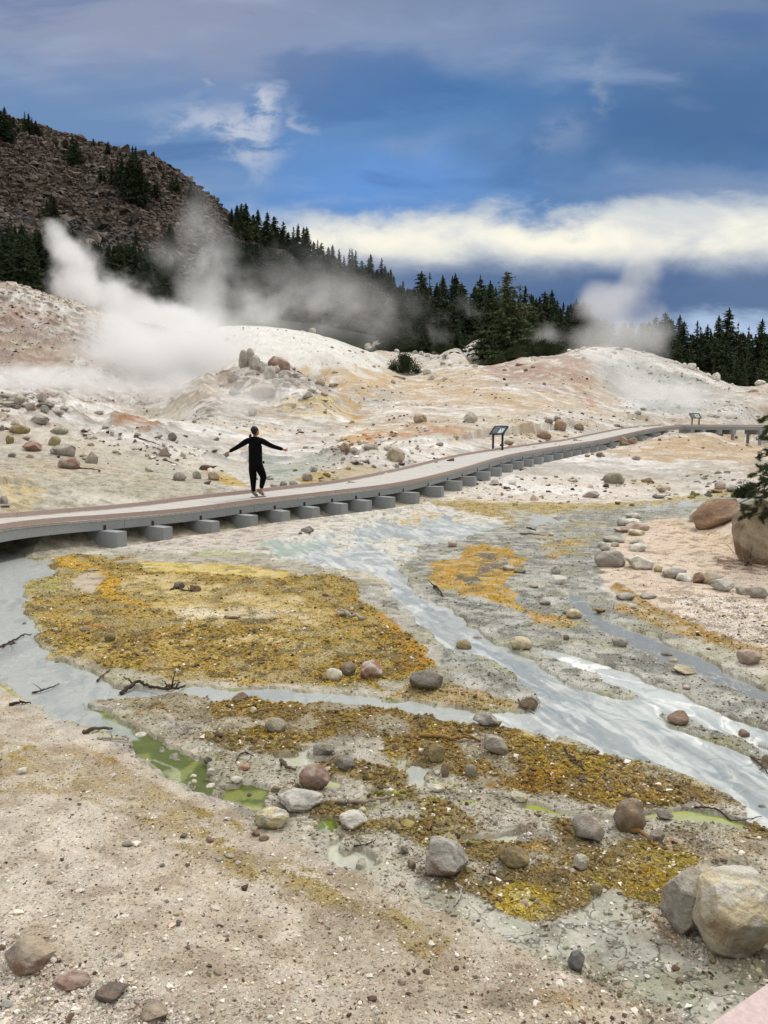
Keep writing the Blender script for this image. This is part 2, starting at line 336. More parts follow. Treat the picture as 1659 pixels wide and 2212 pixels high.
L('1250 1250 1400 1330 1560 1420 1659 1470 1659 1540 1500 1460 1350 1400 1270 1330', '77786f', 8, 26, .7, ('f', -.4, .3), wt=.8)
# the triangular mustard bar
L('D 1010 1175 1100 1180 1130 1215 1110 1240 1090 1270 1120 1290 1135 1325 1060 1300 960 1270 915 1240 940 1215 985 1205', 'b08c38', 3, 14, 1, g=.5, wt=.2)
L('D 1010 1175 1100 1180 1130 1215 1110 1240 1090 1270 1120 1290 1135 1325 1060 1300 960 1270 915 1240 940 1215 985 1205', 'b39648', 3, 14, .7, ('b', .05, .3))
L('D 1000 1200 1050 1195 1110 1215 1080 1240 1030 1232', '5f605e', 4, 22, .85, ('b', -.25, .0))
L('D 980 1243 1040 1240 1050 1262 1010 1262', '585a58', 3, 14, .85, ('f', -.6, -.1))
L('D 1130 1320 1200 1330 1260 1350 1240 1360 1150 1345', 'b08a34', 3, 10, .9, ('f', -.7, 0), g=.6)
L('D 1150 1170 1240 1165 1290 1190 1250 1215 1180 1205', 'ab8c3e', 3, 18, .8, ('b', -.2, .1), g=.6)
L('D 850 1245 900 1290 960 1340 1000 1370 960 1340', 'c4c0b8', 3, 5, .8)
L('D 760 1190 860 1240 880 1280 830 1290 790 1260 720 1235', 'bdb5a4', 5, 10, .9)
# large mustard bar
BAR1 = 'C 205 195 330 200 600 240 1000 250 1250 283 1500 298 1555 350 1570 400 1659 470 E 30 40 100 90 180 170 235 260 190 290 100 310 D 820 1475 C 1659 785 1300 762 1000 758 760 742 600 718 400 680 250 620 170 560 120 450 105 350 110 300 240 290 205 240'
L(BAR1, 'a48c48', 9, 22, 1, g=1.0, wt=.1)
L(BAR1, '8c7030', 9, 22, .7, ('f', .0, .4)); L(BAR1, 'c6ae70', 9, 22, .7, ('a', .0, .4)); L(BAR1, 'a89c78', 9, 22, .6, ('b', -.05, -.3)); L(BAR1, '7d6a34', 9, 22, .5, ('d', .12, .3)); L(BAR1, 'b8ab88', 9, 22, .5, ('a', -.18, -.4))
L('C 520 290 700 285 1000 340 1250 390 1400 450 1330 520 1000 480 800 450 650 420 540 400', 'c9b684', 20, 34, .7, ('b', -.3, .3), g=.5)
L('C 700 440 900 430 1250 450 1300 470 1000 470 760 460', 'dccfb4', 8, 20, .8)
L('C 980 560 1250 570 1400 600 1300 620 1000 590', 'd5c69c', 8, 24, .6, ('f', -.6, .3))
L('C 215 195 320 200 340 240 450 265 520 320 500 380 640 420 560 430 430 380 420 330 450 300 360 280 260 262', 'c09a38', 4, 10, .95, ('f', -1, -.2))
L('C 520 565 650 560 800 520 760 540 640 590 560 600', 'b39244', 6, 14, .7); L('C 360 500 460 510 470 530 380 530', 'b08240', 5, 10, .8)
L('C 330 290 450 290 430 350 380 375 320 340', 'bcae9c', 5, 10, .85, g=.1)
L('C 105 300 260 290 270 350 200 380 110 370', 'a8a25c', 5, 14, .8, ('f', -.5, .2))
L('C 600 240 1000 250 1250 285 1230 305 1000 290 620 275', 'd0ba70', 5, 10, .85, g=.15)
L('E -60 -20 30 40 100 90 180 170 230 250 120 290 60 250 60 150', 'aa822e', 5, 10, .8, ('f', -.9, 0))
L('C 1500 300 1600 320 1659 350 E 0 -10 100 60 200 160 240 240 320 270 500 340 620 400 500 430 330 400 250 330 240 260 180 170 100 90 30 30', 'a19e94', 4, 10, .95, g=.2, wt=.8)
L('E 100 60 300 180 450 280 400 320 250 250', '8f9088', 6, 18, .6, ('f', -.2, .4))
L('E 100 330 300 330 560 400 560 430 400 440 280 405 0 380', 'a68a58', 5, 12, .85, g=.7)
L('C 430 735 560 742 760 770 1000 780 1300 790 E 0 388 400 440', '7f9038', 1, 4, .75, lw=5)
L('E 400 205 500 250 580 300 640 350', '97a55a', 2, 5, .6, lw=6)
L('C 110 380 150 520 180 600 330 685 450 740', '9aa060', 2, 6, .55, lw=7)
# brown bar below the stream
BAR2 = 'C 430 835 620 822 900 828 1250 838 1659 868 E 150 462 540 520 760 570 900 610 1100 650 1250 690 1400 770 1570 838 1545 860 1350 850 1150 855 1000 870 800 840 640 810 450 770 300 720 150 700 0 690 C 1659 1010 1500 1000 1300 1040 1100 1010 900 960 700 940 560 900'
L(BAR2, '8f7846', 8, 22, 1, g=1.0, wt=.2, bp=.6)
L(BAR2, '67522a', 8, 22, .75, ('f', .05, .5)); L(BAR2, 'a28a44', 8, 22, .7, ('b', .0, .35)); L(BAR2, 'a39b88', 8, 22, .8, ('b', -.08, -.3), g=.5)
L('E 1100 650 1300 700 1540 840 1400 850 1100 800 900 760', 'a08c62', 8, 20, .7, ('f', -.8, .3))
L('E 450 720 700 700 800 790 600 790 450 760', '92702e', 5, 20, .8, ('f', -.6, .2))
L('C 430 835 620 850 900 960 780 985 640 930 500 880', 'a9a49a', 5, 14, .7, ('f', -.5, .3), wt=.5, g=.3)
# mixed flat below it
L('C 700 960 1000 960 1300 1040 E 0 700 300 720 600 810 1000 870 1560 860 1659 980 G 1659 330 1400 420 1200 560 1250 760 1659 960 1659 1132 1200 1132 900 900 600 720 330 560 150 520 0 400 F 1500 560 1400 480 1300 400 1150 300 1000 200 850 60', 'aaa496', 6, 20, .95, g=.45, wt=.6)
MIX = 'C 700 960 1000 960 1300 1040 E 0 700 300 720 600 810 1000 870 1560 860 G 1659 280 1659 420 1400 440 1250 560 1150 640 1000 600 870 640 700 700 480 640 330 560 150 500 0 420 F 1500 420 1300 330 1100 200 900 60'
L(MIX, '84703f', 6, 20, .9, ('b', -.02, .2), g=.95, wt=.3, bp=.8)
L(MIX, 'a08c3c', 6, 20, .8, ('a', .08, .3)); L(MIX, '5a4526', 6, 20, .6, ('f', .25, .5))
L('G 450 560 560 530 700 560 780 600 720 690 560 700 480 640', 'a8933a', 4, 14, .95, ('f', -.9, -.1), g=.8)
L('G 540 580 640 570 660 640 600 650', 'c9bf84', 4, 14, .7)
L('G 1080 490 1180 480 1250 540 1230 600 1100 590 1060 540', '9a8034', 4, 12, .9, ('f', -.8, 0), g=.9)
L('G 930 620 1010 620 1010 700 950 710', 'a88a2c', 4, 10, .8, g=.7)
L('G 600 380 640 360 760 380 700 400', 'a88230', 4, 12, .8, g=.8)
L('G 1150 330 1400 300 1659 340 1659 420 1450 440 1250 400', 'a89a84', 6, 16, .8, ('f', -.8, .2), wt=.2)
L('G 1250 270 1450 300 1659 310 1659 340 1400 320', 'a08850', 5, 16, .7, ('b', -.3, .1), g=.6)
L('F 860 100 1000 130 1150 210 1190 300 1250 250 1300 240 1200 160 1000 100', 'c7c4b8', 4, 16, .7, ('b', -.1, .3), wt=.7)
for ln_, w_, cc_ in (('E -100 815 60 800 300 828 560 850', 12, '8c9448'), ('F 1180 330 1300 320 1420 300 1640 310', 10, '8f9648'), ('E 0 640 120 690 200 740 380 780', 9, '9aa05c'), ('F 560 30 700 140 860 220 1060 290', 8, '9aa050'), ('G 60 330 160 350 420 360', 8, '9aa068'), ('G 780 440 900 470 960 560 1000 640', 10, '9c9238')):
    L(ln_, cc_, 4, 14, .8, ('f', -.3, .1), lw=w_)
# pale clay with cracks
L('G 120 520 330 560 480 640 700 720 860 640 950 560 1010 560 1060 660 1180 760 1300 850 1500 930 1659 980 1659 1132 1300 1132 1150 1040 1050 960 900 900 700 830 560 780 420 700 300 640 180 610', 'aaa99c', 5, 14, .95, g=.06, wt=.55)
L('G 780 680 900 650 1000 700 1150 780 1260 900 1100 960 950 880 820 800', '9f9f94', 6, 18, .5, ('a', -.2, .2))
L('G 1060 620 1240 700 1260 780 1350 860 1200 760', 'a08c72', 6, 12, .8)
L('G 900 1000 1200 1050 1300 1132 900 1132', 'a99a88', 8, 20, .6, ('f', -.4, .2), g=.2)
# sand bank in front
BANK = 'D -400 1480 C 0 760 130 855 300 920 500 1000 600 1090 F 600 80 700 160 850 240 1000 300 1100 400 1300 470 1500 560 G 0 540 120 600 300 660 480 760 700 850 850 920 1000 1010 1100 1132 D 1300 2500 D -400 2500'
bank_m = mask(BANK, 6, 14)
L(BANK, 'c6b9a7', 6, 14, 1, g=.3, wt=0.0)
L(BANK, 'd2c8ba', 6, 14, .7, ('a', .0, .4)); L(BANK, 'b0a28c', 6, 14, .5, ('a', -.05, -.4)); L(BANK, 'bcae9c', 6, 14, .5, ('b', .1, .4))
L('D -300 1600 F 0 10 200 50 400 60 500 100 700 200 850 300 900 450 1100 540 1300 640 1100 640 900 560 700 420 400 300 200 240 0 230 D -300 1700', 'a8966c', 12, 24, .7, ('f', -.9, .5), g=.6)
L('F 0 0 120 30 200 90 100 110 0 80', 'a48c48', 6, 14, .8, ('f', -.4, .3)); L('F 380 60 500 90 530 130 440 110', 'a88c4c', 5, 12, .7, ('f', -.4, .3))
L('F 840 310 960 320 1050 400 960 480 880 440', '9c8848', 5, 16, .8, ('f', -.3, .3), g=.8)
L('F 900 460 1100 500 1400 560 1500 680 1659 760 G 0 600 150 680 280 760 200 860 60 800 F 1659 800 1400 720 1200 640 1000 560', 'ab9864', 8, 22, .8, ('f', -.8, .3), g=.6)
L('F 1000 480 1200 540 1400 580 1460 650 1300 600', 'dcd4c4', 6, 18, .7, ('f', .0, .3), g=.9)
L('F 520 30 700 150 850 230 1000 290 1100 330', 'a8a298', 4, 8, .8, lw=26, wt=.5)
L('C 0 765 130 855 250 905 400 955 500 995', 'a9b060', 1, 4, .8, lw=6); L('C 60 830 250 930 420 990 560 1060', 'b8b4ac', 3, 10, .6, lw=20, wt=.4)
L('G 600 980 760 1000 900 1120 700 1132 620 1060', 'b39a68', 8, 18, .7, ('f', -.5, .4)); L('G 420 980 560 1020 520 1080 400 1050', '8e8a78', 6, 14, .5)
L('D -200 2000 0 2010 60 2060 180 2110 300 2140 420 2212 420 2500 -200 2500', 'd2c8bc', 8, 14, .8, g=1.0)
# sandy bank on the far side of the braids
L('D 1330 1160 1420 1120 1500 1130 1560 1110 1659 1080 1800 1060 1800 1480 1659 1420 1540 1390 1440 1330 1330 1285 1290 1230 1320 1180', 'd3c0ae', 6, 12, 1, g=.3, wt=0)
L('D 1330 1160 1420 1120 1500 1130 1659 1180 1600 1220 1480 1210 1380 1240', 'cbb496', 10, 18, .7, ('a', -.4, .3))
L('D 1450 1290 1560 1290 1659 1310 1800 1330 1800 1470 1659 1420 1560 1370 1480 1340', 'ddd2c8', 8, 16, .8, g=1.0)
L('D 1330 1270 1430 1330 1520 1360 1600 1400 1659 1430 1659 1415 1560 1390 1440 1350 1340 1310', 'a08240', 4, 14, .9, ('f', -.8, 0), lw=26, g=.7)
L('D 1540 1215 1659 1215 1800 1220 1800 1270 1659 1262 1560 1240', '6a4636', 6, 10, .85, ('f', -.5, .2), g=.8)
# edges of the streams
edge = np.clip(water * (1 - water) * 4, 0, 1); put(edge, 'c3c0b4', .35)
# hillside streaks
st = fbm(XX * .5 + YY * .25, YY * .05 - XX * .1, 5, 81)
put(sstep(.12, .4, st) * hill, 'efe9e0', .3); put(sstep(-.15, -.45, st) * hill, 'a8957f', .25)
put(sstep(.25, .45, nC) * hill, 'c9ab7c', .35)
s3 = fbm(XX * .30 + .6 * f1, YY * 1.1 + XX * .25 + 1.2 * f2, 5, 83); s4 = fbm(XX * 1.3, YY * 3.2 + XX * .6, 4, 85); s5 = fbm(XX * .55, YY * 1.6 - XX * .5, 5, 87)
calm = np.maximum(mask('430 690 650 695 800 750 850 790 780 830 640 790 560 775 430 800', 20, 16), .55 * mask('1280 785 1400 795 1520 825 1600 860 1640 900 1450 898 1360 882 1310 850', 12, 16)); hill = hill * (1 - .8 * calm)
put(sstep(.06, .26, s3) * hill, 'ece7df', .42); put(sstep(-.04, -.28, s3) * hill, 'b39d86', .32); put(sstep(.14, .34, s5) * hill, 'c3a67c', .22); put(sstep(-.16, -.36, s5) * hill, 'a9a398', .35)
put(sstep(.12, .30, s4) * hill * (.5 + bump), '75685a', .55); put(sstep(.1, .35, fbm(XX * .09 + 5, YY * .16, 4, 67)) * hill, 'a5a094', .55); put(sstep(.1, .35, fbm(XX * .11 + 25, YY * .2, 4, 68)) * hill, 'b99f74', .45); put(sstep(-.2, -.38, s4) * hill, 'f2efe9', .4)
for ps_, cc_, op_ in (('735 948 770 928 830 928 850 940 790 962 740 960', 'c8963c', .8), ('800 935 900 930 1000 932 1010 948 880 954 800 955', 'bd7c48', .65), ('730 882 780 905 760 920 728 892', 'c2922e', .8), ('740 850 800 860 800 890 780 895 740 870', 'b98a34', .6), ('620 790 760 800 850 805 870 820 800 860 760 880 700 830', 'cca566', .5),
        ('590 870 700 850 760 890 700 905 600 900', 'd0b45e', .45), ('230 912 290 908 350 925 320 938 250 925', 'a9743e', .8), ('1240 855 1290 865 1300 885 1260 882', 'b57a42', .6), ('1040 792 1150 772 1240 760 1300 790 1270 840 1150 830 1060 815', 'a98670', .55), ('860 830 1000 835 1150 850 1250 870 1100 895 930 880', 'c6a266', .4),
        ('1300 800 1400 800 1520 830 1620 880 1460 896 1360 880 1310 850', '9a9e98', .6), ('1450 945 1560 940 1659 970 1659 1010 1500 995 1380 980', 'c0985e', .5), ('0 640 140 690 200 760 100 800 0 790', '9a7460', .5), ('460 1000 620 985 740 990 700 1025 600 1050 540 1040', '8d958a', .45)):
    L(ps_, cc_, 8, 22, op_, ('h', -.35, .15))
mud_ = near * (1 - bank_m)
put(sstep(.14, .32, nD) * mud_, '6c6353', .5); put(sstep(-.16, -.34, nD) * mud_ * (1 - .8 * np.clip(grav, 0, 1)), 'cfcabf', .45); put(sstep(.16, .34, nD) * near * bank_m, '917b64', .35); put(sstep(-.16, -.34, nD) * near * bank_m, 'e0d8cc', .4)
put(sstep(.1, .3, fbm(XX * 1.9 + 7, YY * 3.1, 4, 69)) * wet * mud_, '85834a', .4)
base *= (1 + .16 * fine + .10 * nB)[..., None]
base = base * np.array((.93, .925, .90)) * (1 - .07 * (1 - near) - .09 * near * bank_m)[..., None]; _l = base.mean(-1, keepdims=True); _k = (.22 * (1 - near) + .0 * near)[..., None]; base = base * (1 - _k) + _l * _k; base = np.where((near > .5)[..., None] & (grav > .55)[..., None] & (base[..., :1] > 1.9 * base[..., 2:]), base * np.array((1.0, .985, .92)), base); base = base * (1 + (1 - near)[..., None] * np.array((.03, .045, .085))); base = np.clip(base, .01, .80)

# ---------------------------------------------------------------- relief
rid = 1 - np.abs(fbm(XX * .35, YY * .35, 5, 91)) * 2
det = near * (.012 * w1 + .006 * fine + grav * .022 * (fbm(XX * 6, YY * 6, 4, 95)) + grav * .008) \
    + (1 - near) * (.22 * f1 + (1 - .75 * calm) * (.20 * fineH * (.5 + bump) + .16 * rid * (.4 + bump) + .09 * s4 + .10 * s3)) \
    + near * bump * .03 * nB
edgefade = sstep(0, .6, 1 - water)
ZB += det * edgefade - .022 * water
ZB = np.where((water > .5), np.minimum(ZB, -.02), ZB)
ZB = np.where((YY < 27) & (water < .25) & (near > .3), np.maximum(ZB, .006 + .01 * (1 - water)), ZB)

# ---------------------------------------------------------------- line of the boardwalk, and the ground kept clear under it
def crom(p, n):
    p = np.array(p, float); p = np.vstack([2 * p[0] - p[1], p, 2 * p[-1] - p[-2]]); out = []
    for i in range(1, len(p) - 2):
        for t in np.linspace(0, 1, n, endpoint=False):
            a, b, c, d = p[i - 1:i + 3]
            out.append(.5 * (2 * b + (c - a) * t + (2 * a - 5 * b + 4 * c - d) * t * t + (3 * b - 3 * c + d - a) * t ** 3))
    out.append(p[-2]); return np.array(out)
NEAR = [(-160, 1168, 11.3), (0, 1132, 12.9), (119, 1118.5, 14.2), (229, 1111, 15.4), (400, 1097, 17.1), (547, 1078.5, 18.7), (700, 1061.5, 20.2), (863, 1041, 22.6), (987, 1013, 26.8), (1113, 979, 33.5), (1263, 954.6, 42), (1299, 948.6, 44.5), (1413, 924, 52), (1479, 917, 57)]
FARE = [(-160, 1125, 12.5), (0, 1104, 14.5), (119, 1095, 15.9), (229, 1086, 17.2), (400, 1072, 19.2), (547, 1060, 21.0), (700, 1038, 23.0), (863, 1013, 26.2), (987, 986.5, 32.0), (1113, 959.5, 40.5), (1230, 941.5, 48.5), (1275, 940.0, 50.5), (1413, 919.5, 57.5), (1470, 915.5, 60.0)]
# far end turns along the hill
NEAR2 = [(1479, 917, 57), (1560, 918, 56.3), (1659, 919.5, 55.5), (1800, 921, 54.5)]
pn = [at(*p) for p in NEAR]; pf = [at(*p) for p in FARE]
RH = .09
for p in pn: p[2] -= 0
for i, p in enumerate(pf):           # both edges at one height across the deck: keep the picture row, take the height of the near edge
    zt = pn[i][2]; a, e = ray(FARE[i][0], FARE[i][1]); 
    if i < 12: Y = (zt - ZC) / e; Y = min(max(Y, pn[i][1] + .9), pn[i][1] * 1.28); pf[i] = np.array((a * Y, Y, zt))
NS = 40
N1 = crom(pn, NS); F0 = crom(pf, NS)
# resample: pair points so the cross boards are square to the walk
def alen(p): return np.r_[0, np.cumsum(np.linalg.norm(np.diff(p, axis=0), axis=1))]
s1 = alen(N1); Ltot = s1[-1]
def on(P_, s, q): return np.stack([np.interp(q, s, P_[:, k]) for k in range(3)], -1)
def frame(q):
    p = on(N1, s1, np.atleast_1d(q)); e = .25
    t = on(N1, s1, np.atleast_1d(np.clip(q + e, 0, Ltot))) - on(N1, s1, np.atleast_1d(np.clip(q - e, 0, Ltot)))
    t[:, 2] *= 1; h = t.copy(); h[:, 2] = 0; h /= np.linalg.norm(h, axis=1)[:, None]
    nrm = np.stack([-h[:, 1], h[:, 0], 0 * h[:, 0]], -1)      # towards the far side
    return p, h, nrm
def width(q):
    """distance to the far edge measured square to the near one"""
    p, h, nrm = frame(q); out = []
    for P0, d in zip(p[:, :2], nrm[:, :2]):
        best = None
        A = F0[:-1, :2] - P0; Bv = F0[1:, :2] - F0[:-1, :2]
        den = d[0] * Bv[:, 1] - d[1] * Bv[:, 0]; den = np.where(np.abs(den) < 1e-9, 1e-9, den)
        t = (A[:, 0] * Bv[:, 1] - A[:, 1] * Bv[:, 0]) / den; u = (A[:, 0] * d[1] - A[:, 1] * d[0]) / den
        k = np.nonzero((u >= 0) & (u <= 1) & (t > .4) & (t < 6))[0]
        out.append(t[k].min() if len(k) else np.nan)
    return np.array(out)
_q = np.linspace(0, Ltot, 160); _wd = width(_q); ok = ~np.isnan(_wd); _wd = np.interp(_q, _q[ok], np.clip(_wd[ok], 1.25, 2.15))
_k = np.hanning(41); _k /= _k.sum(); _wd = np.convolve(np.pad(_wd, 20, mode='edge'), _k, 'valid')
Wq = lambda q: np.interp(q, _q, _wd)

_ps, _hs, _ns = frame(np.linspace(0, Ltot, 420)); _ws = Wq(np.linspace(0, Ltot, 420))
_sel = (YY > 10) & (YY < 62) & (np.abs(AX) < .62)
_X = XX[_sel]; _Y = YY[_sel]; _Z = ZB[_sel]; _best = np.full(_X.shape, 1e9); _k = np.zeros(_X.shape, int)
for i in range(0, 420, 2):
    cxy = _ps[i, :2] + _ns[i, :2] * _ws[i] / 2; dd = (_X - cxy[0]) ** 2 + (_Y - cxy[1]) ** 2; m_ = dd < _best; _best = np.where(m_, dd, _best); _k = np.where(m_, i, _k)
_s = (_X - _ps[_k, 0]) * _ns[_k, 0] + (_Y - _ps[_k, 1]) * _ns[_k, 1]; _al = np.abs((_X - _ps[_k, 0]) * _hs[_k, 0] + (_Y - _ps[_k, 1]) * _hs[_k, 1])
_w_ = _ws[_k]; _zr = _ps[_k, 2]
_tn = np.maximum(_zr - .335 - .31, -.12); _tf = _zr - .17
_t = sstep(-.05, .5, _s / _w_); _tg = _tn * (1 - _t) + _tf * _t
_out = np.maximum(np.maximum(-_s - .62, _s - _w_ - .05), 0); _rise = np.where(_s < 0, .35, .30)
_lim = _tg + _out * _rise
_ok = (_best < 9) & (_al < 1.5)
_Z = np.where(_ok & (water[_sel] < .4), np.minimum(_Z, _lim), _Z); ZB[_sel] = _Z
_logY = np.log(GY)
def ground(X, Y):
    X = np.atleast_1d(np.asarray(X, float)); Y = np.atleast_1d(np.asarray(Y, float))
    j = np.clip(np.interp(Y, GY, np.arange(NR)), 0, NR - 1.001); i = np.clip(np.interp(X / Y, GX, np.arange(NC)), 0, NC - 1.001)
    i0 = i.astype(int); j0 = j.astype(int); fx = i - i0; fy = j - j0
    z = (ZB[j0, i0] * (1 - fx) + ZB[j0, i0 + 1] * fx) * (1 - fy) + (ZB[j0 + 1, i0] * (1 - fx) + ZB[j0 + 1, i0 + 1] * fx) * fy
    return np.where(Y > 128, zbase(X, Y), z)
_YS = np.r_[GY[GY < 128], np.exp(np.linspace(math.log(128), math.log(700), 900))]
def hit(x, y):
    """where the sight line through a surveyed point meets the ground"""
    a, e = ray(x, y)
    g = ground(a * _YS, _YS); r = ZC + e * _YS
    k = np.nonzero(g >= r)[0]
    k = k[0] if len(k) else int(np.argmin(r - g))
    Y = _YS[k]; return np.array((a * Y, Y, float(g[k])))

# ---------------------------------------------------------------- mesh helpers
def tag(o, label=None, cat=None, group=None, kind=None):
    for k, v in (('label', label), ('category', cat), ('group', group), ('kind', kind)):
        if v: o[k] = v
    return o
def mesh_np(name, V, F, mat=None, parent=None, smooth=True, col=None, attrs=None):
    """F: (n,3) or (n,4) array of indices"""
    me = bpy.data.meshes.new(name)
    V = np.asarray(V, np.float32); F = np.asarray(F, np.int32); k = F.shape[1]
    me.vertices.add(len(V)); me.vertices.foreach_set('co', V.ravel())
    me.loops.add(F.size); me.loops.foreach_set('vertex_index', F.ravel())
    me.polygons.add(len(F)); me.polygons.foreach_set('loop_start', np.arange(0, F.size, k, dtype=np.int32))
    me.polygons.foreach_set('loop_total', np.full(len(F), k, np.int32))
    me.update(calc_edges=True)
    me.polygons.foreach_set('use_smooth', np.full(len(F), smooth))
    if col is not None:
        a = me.color_attributes.new('Col', 'FLOAT_COLOR', 'POINT')
        c = np.ones((len(V), 4), np.float32); c[:, :col.shape[1]] = col; a.data.foreach_set('color', c.ravel())
    for n, v in (attrs or {}).items():
        a = me.attributes.new(n, 'FLOAT', 'POINT'); a.data.foreach_set('value', np.asarray(v, np.float32).ravel())
    if mat: me.materials.append(mat)
    o = bpy.data.objects.new(name, me); COL.objects.link(o)
    if parent: o.parent = parent
    return o
def empty(name, loc=(0, 0, 0), rz=0, **kw):
    o = bpy.data.objects.new(name, None); COL.objects.link(o); o.location = loc; o.rotation_euler = (0, 0, rz); o.empty_display_size = .2
    return tag(o, **kw)
def grid_faces(nr, nc):
    i = np.arange(nr * nc).reshape(nr, nc)
    return np.stack([i[:-1, :-1], i[:-1, 1:], i[1:, 1:], i[1:, :-1]], -1).reshape(-1, 4)
# ---------------------------------------------------------------- materials
class NT:
    def __init__(s, m): s.t = m.node_tree; s.n = s.t.nodes; s.l = s.t.links
    def add(s, ty, **kw):
        n = s.n.new(ty)
        for k, v in kw.items():
            if k.startswith('_'): setattr(n, k[1:], v)
            else: s.set(n, k.replace('__', ' '), v)
        return n
    def set(s, n, k, v):
        i = n.inputs[int(k[1:])] if k[0] == 'i' and k[1:].isdigit() else n.inputs[k]
        if isinstance(v, bpy.types.NodeSocket): s.l.new(v, i)
        elif isinstance(v, bpy.types.Node): s.l.new(v.outputs[0], i)
        else: i.default_value = v
    def math(s, op, a, b=0.0, c=None, clamp=False):
        n = s.n.new('ShaderNodeMath'); n.operation = op; n.use_clamp = clamp
        s.set(n, 'i0', a); s.set(n, 'i1', b)
        if c is not None: s.set(n, 'i2', c)
        return n.outputs[0]
    def mix(s, f, a, b, mode='MIX'):
        n = s.n.new('ShaderNodeMix'); n.data_type = 'RGBA'; n.blend_type = mode
        s.set(n, 'i0', f); s.set(n, 'i6', a); s.set(n, 'i7', b)
        return n.outputs[2]
    def ramp(s, f, lo, hi, a=0.0, b=1.0, smooth=True):
        n = s.n.new('ShaderNodeMapRange'); n.interpolation_type = 'SMOOTHSTEP' if smooth else 'LINEAR'
        s.set(n, 'i0', f); s.set(n, 'i1', lo); s.set(n, 'i2', hi); s.set(n, 'i3', a); s.set(n, 'i4', b)
        return n.outputs[0]
    def noise(s, vec, scale, detail=4, rough=.55, dist=0.0):
        n = s.n.new('ShaderNodeTexNoise'); n.inputs['Scale'].default_value = scale; n.inputs['Detail'].default_value = detail
        n.inputs['Roughness'].default_value = rough; n.inputs['Distortion'].default_value = dist
        if vec is not None: s.l.new(vec, n.inputs['Vector'])
        return n.outputs[0]
def c4(c): return (*(hx(c) if isinstance(c, str) else c), 1.0)
def newmat(name):
    m = bpy.data.materials.new(name); m.use_nodes = True; t = NT(m); t.n.clear()
    out = t.n.new('ShaderNodeOutputMaterial'); b = t.n.new('ShaderNodeBsdfPrincipled'); t.l.new(b.outputs[0], out.inputs[0])
    return m, t, b
def simple(name, col, rough=.8, scale=8., var=.18, bumps=.2, spec=.3, stretch=None, metal=0, bdist=.01):
    m, t, b = newmat(name)
    tc = t.n.new('ShaderNodeTexCoord'); v = tc.outputs['Object']
    if stretch:
        mp = t.n.new('ShaderNodeMapping'); mp.inputs['Scale'].default_value = stretch; t.l.new(v, mp.inputs[0]); v = mp.outputs[0]
    n = t.noise(v, scale, 6, .65)
    f = t.ramp(n, .25, .75, 1 - var, 1 + var, False)
    t.set(b, 'Base Color', t.mix(1.0, c4(col), f, 'MULTIPLY'))
    t.set(b, 'Roughness', rough); t.set(b, 'Specular IOR Level', spec); t.set(b, 'Metallic', metal)
    bp = t.add('ShaderNodeBump', Strength=bumps, Distance=bdist, Height=n); t.set(b, 'Normal', bp.outputs[0])
    return m
def attr(t, n):
    a = t.n.new('ShaderNodeAttribute'); a.attribute_name = n; return a
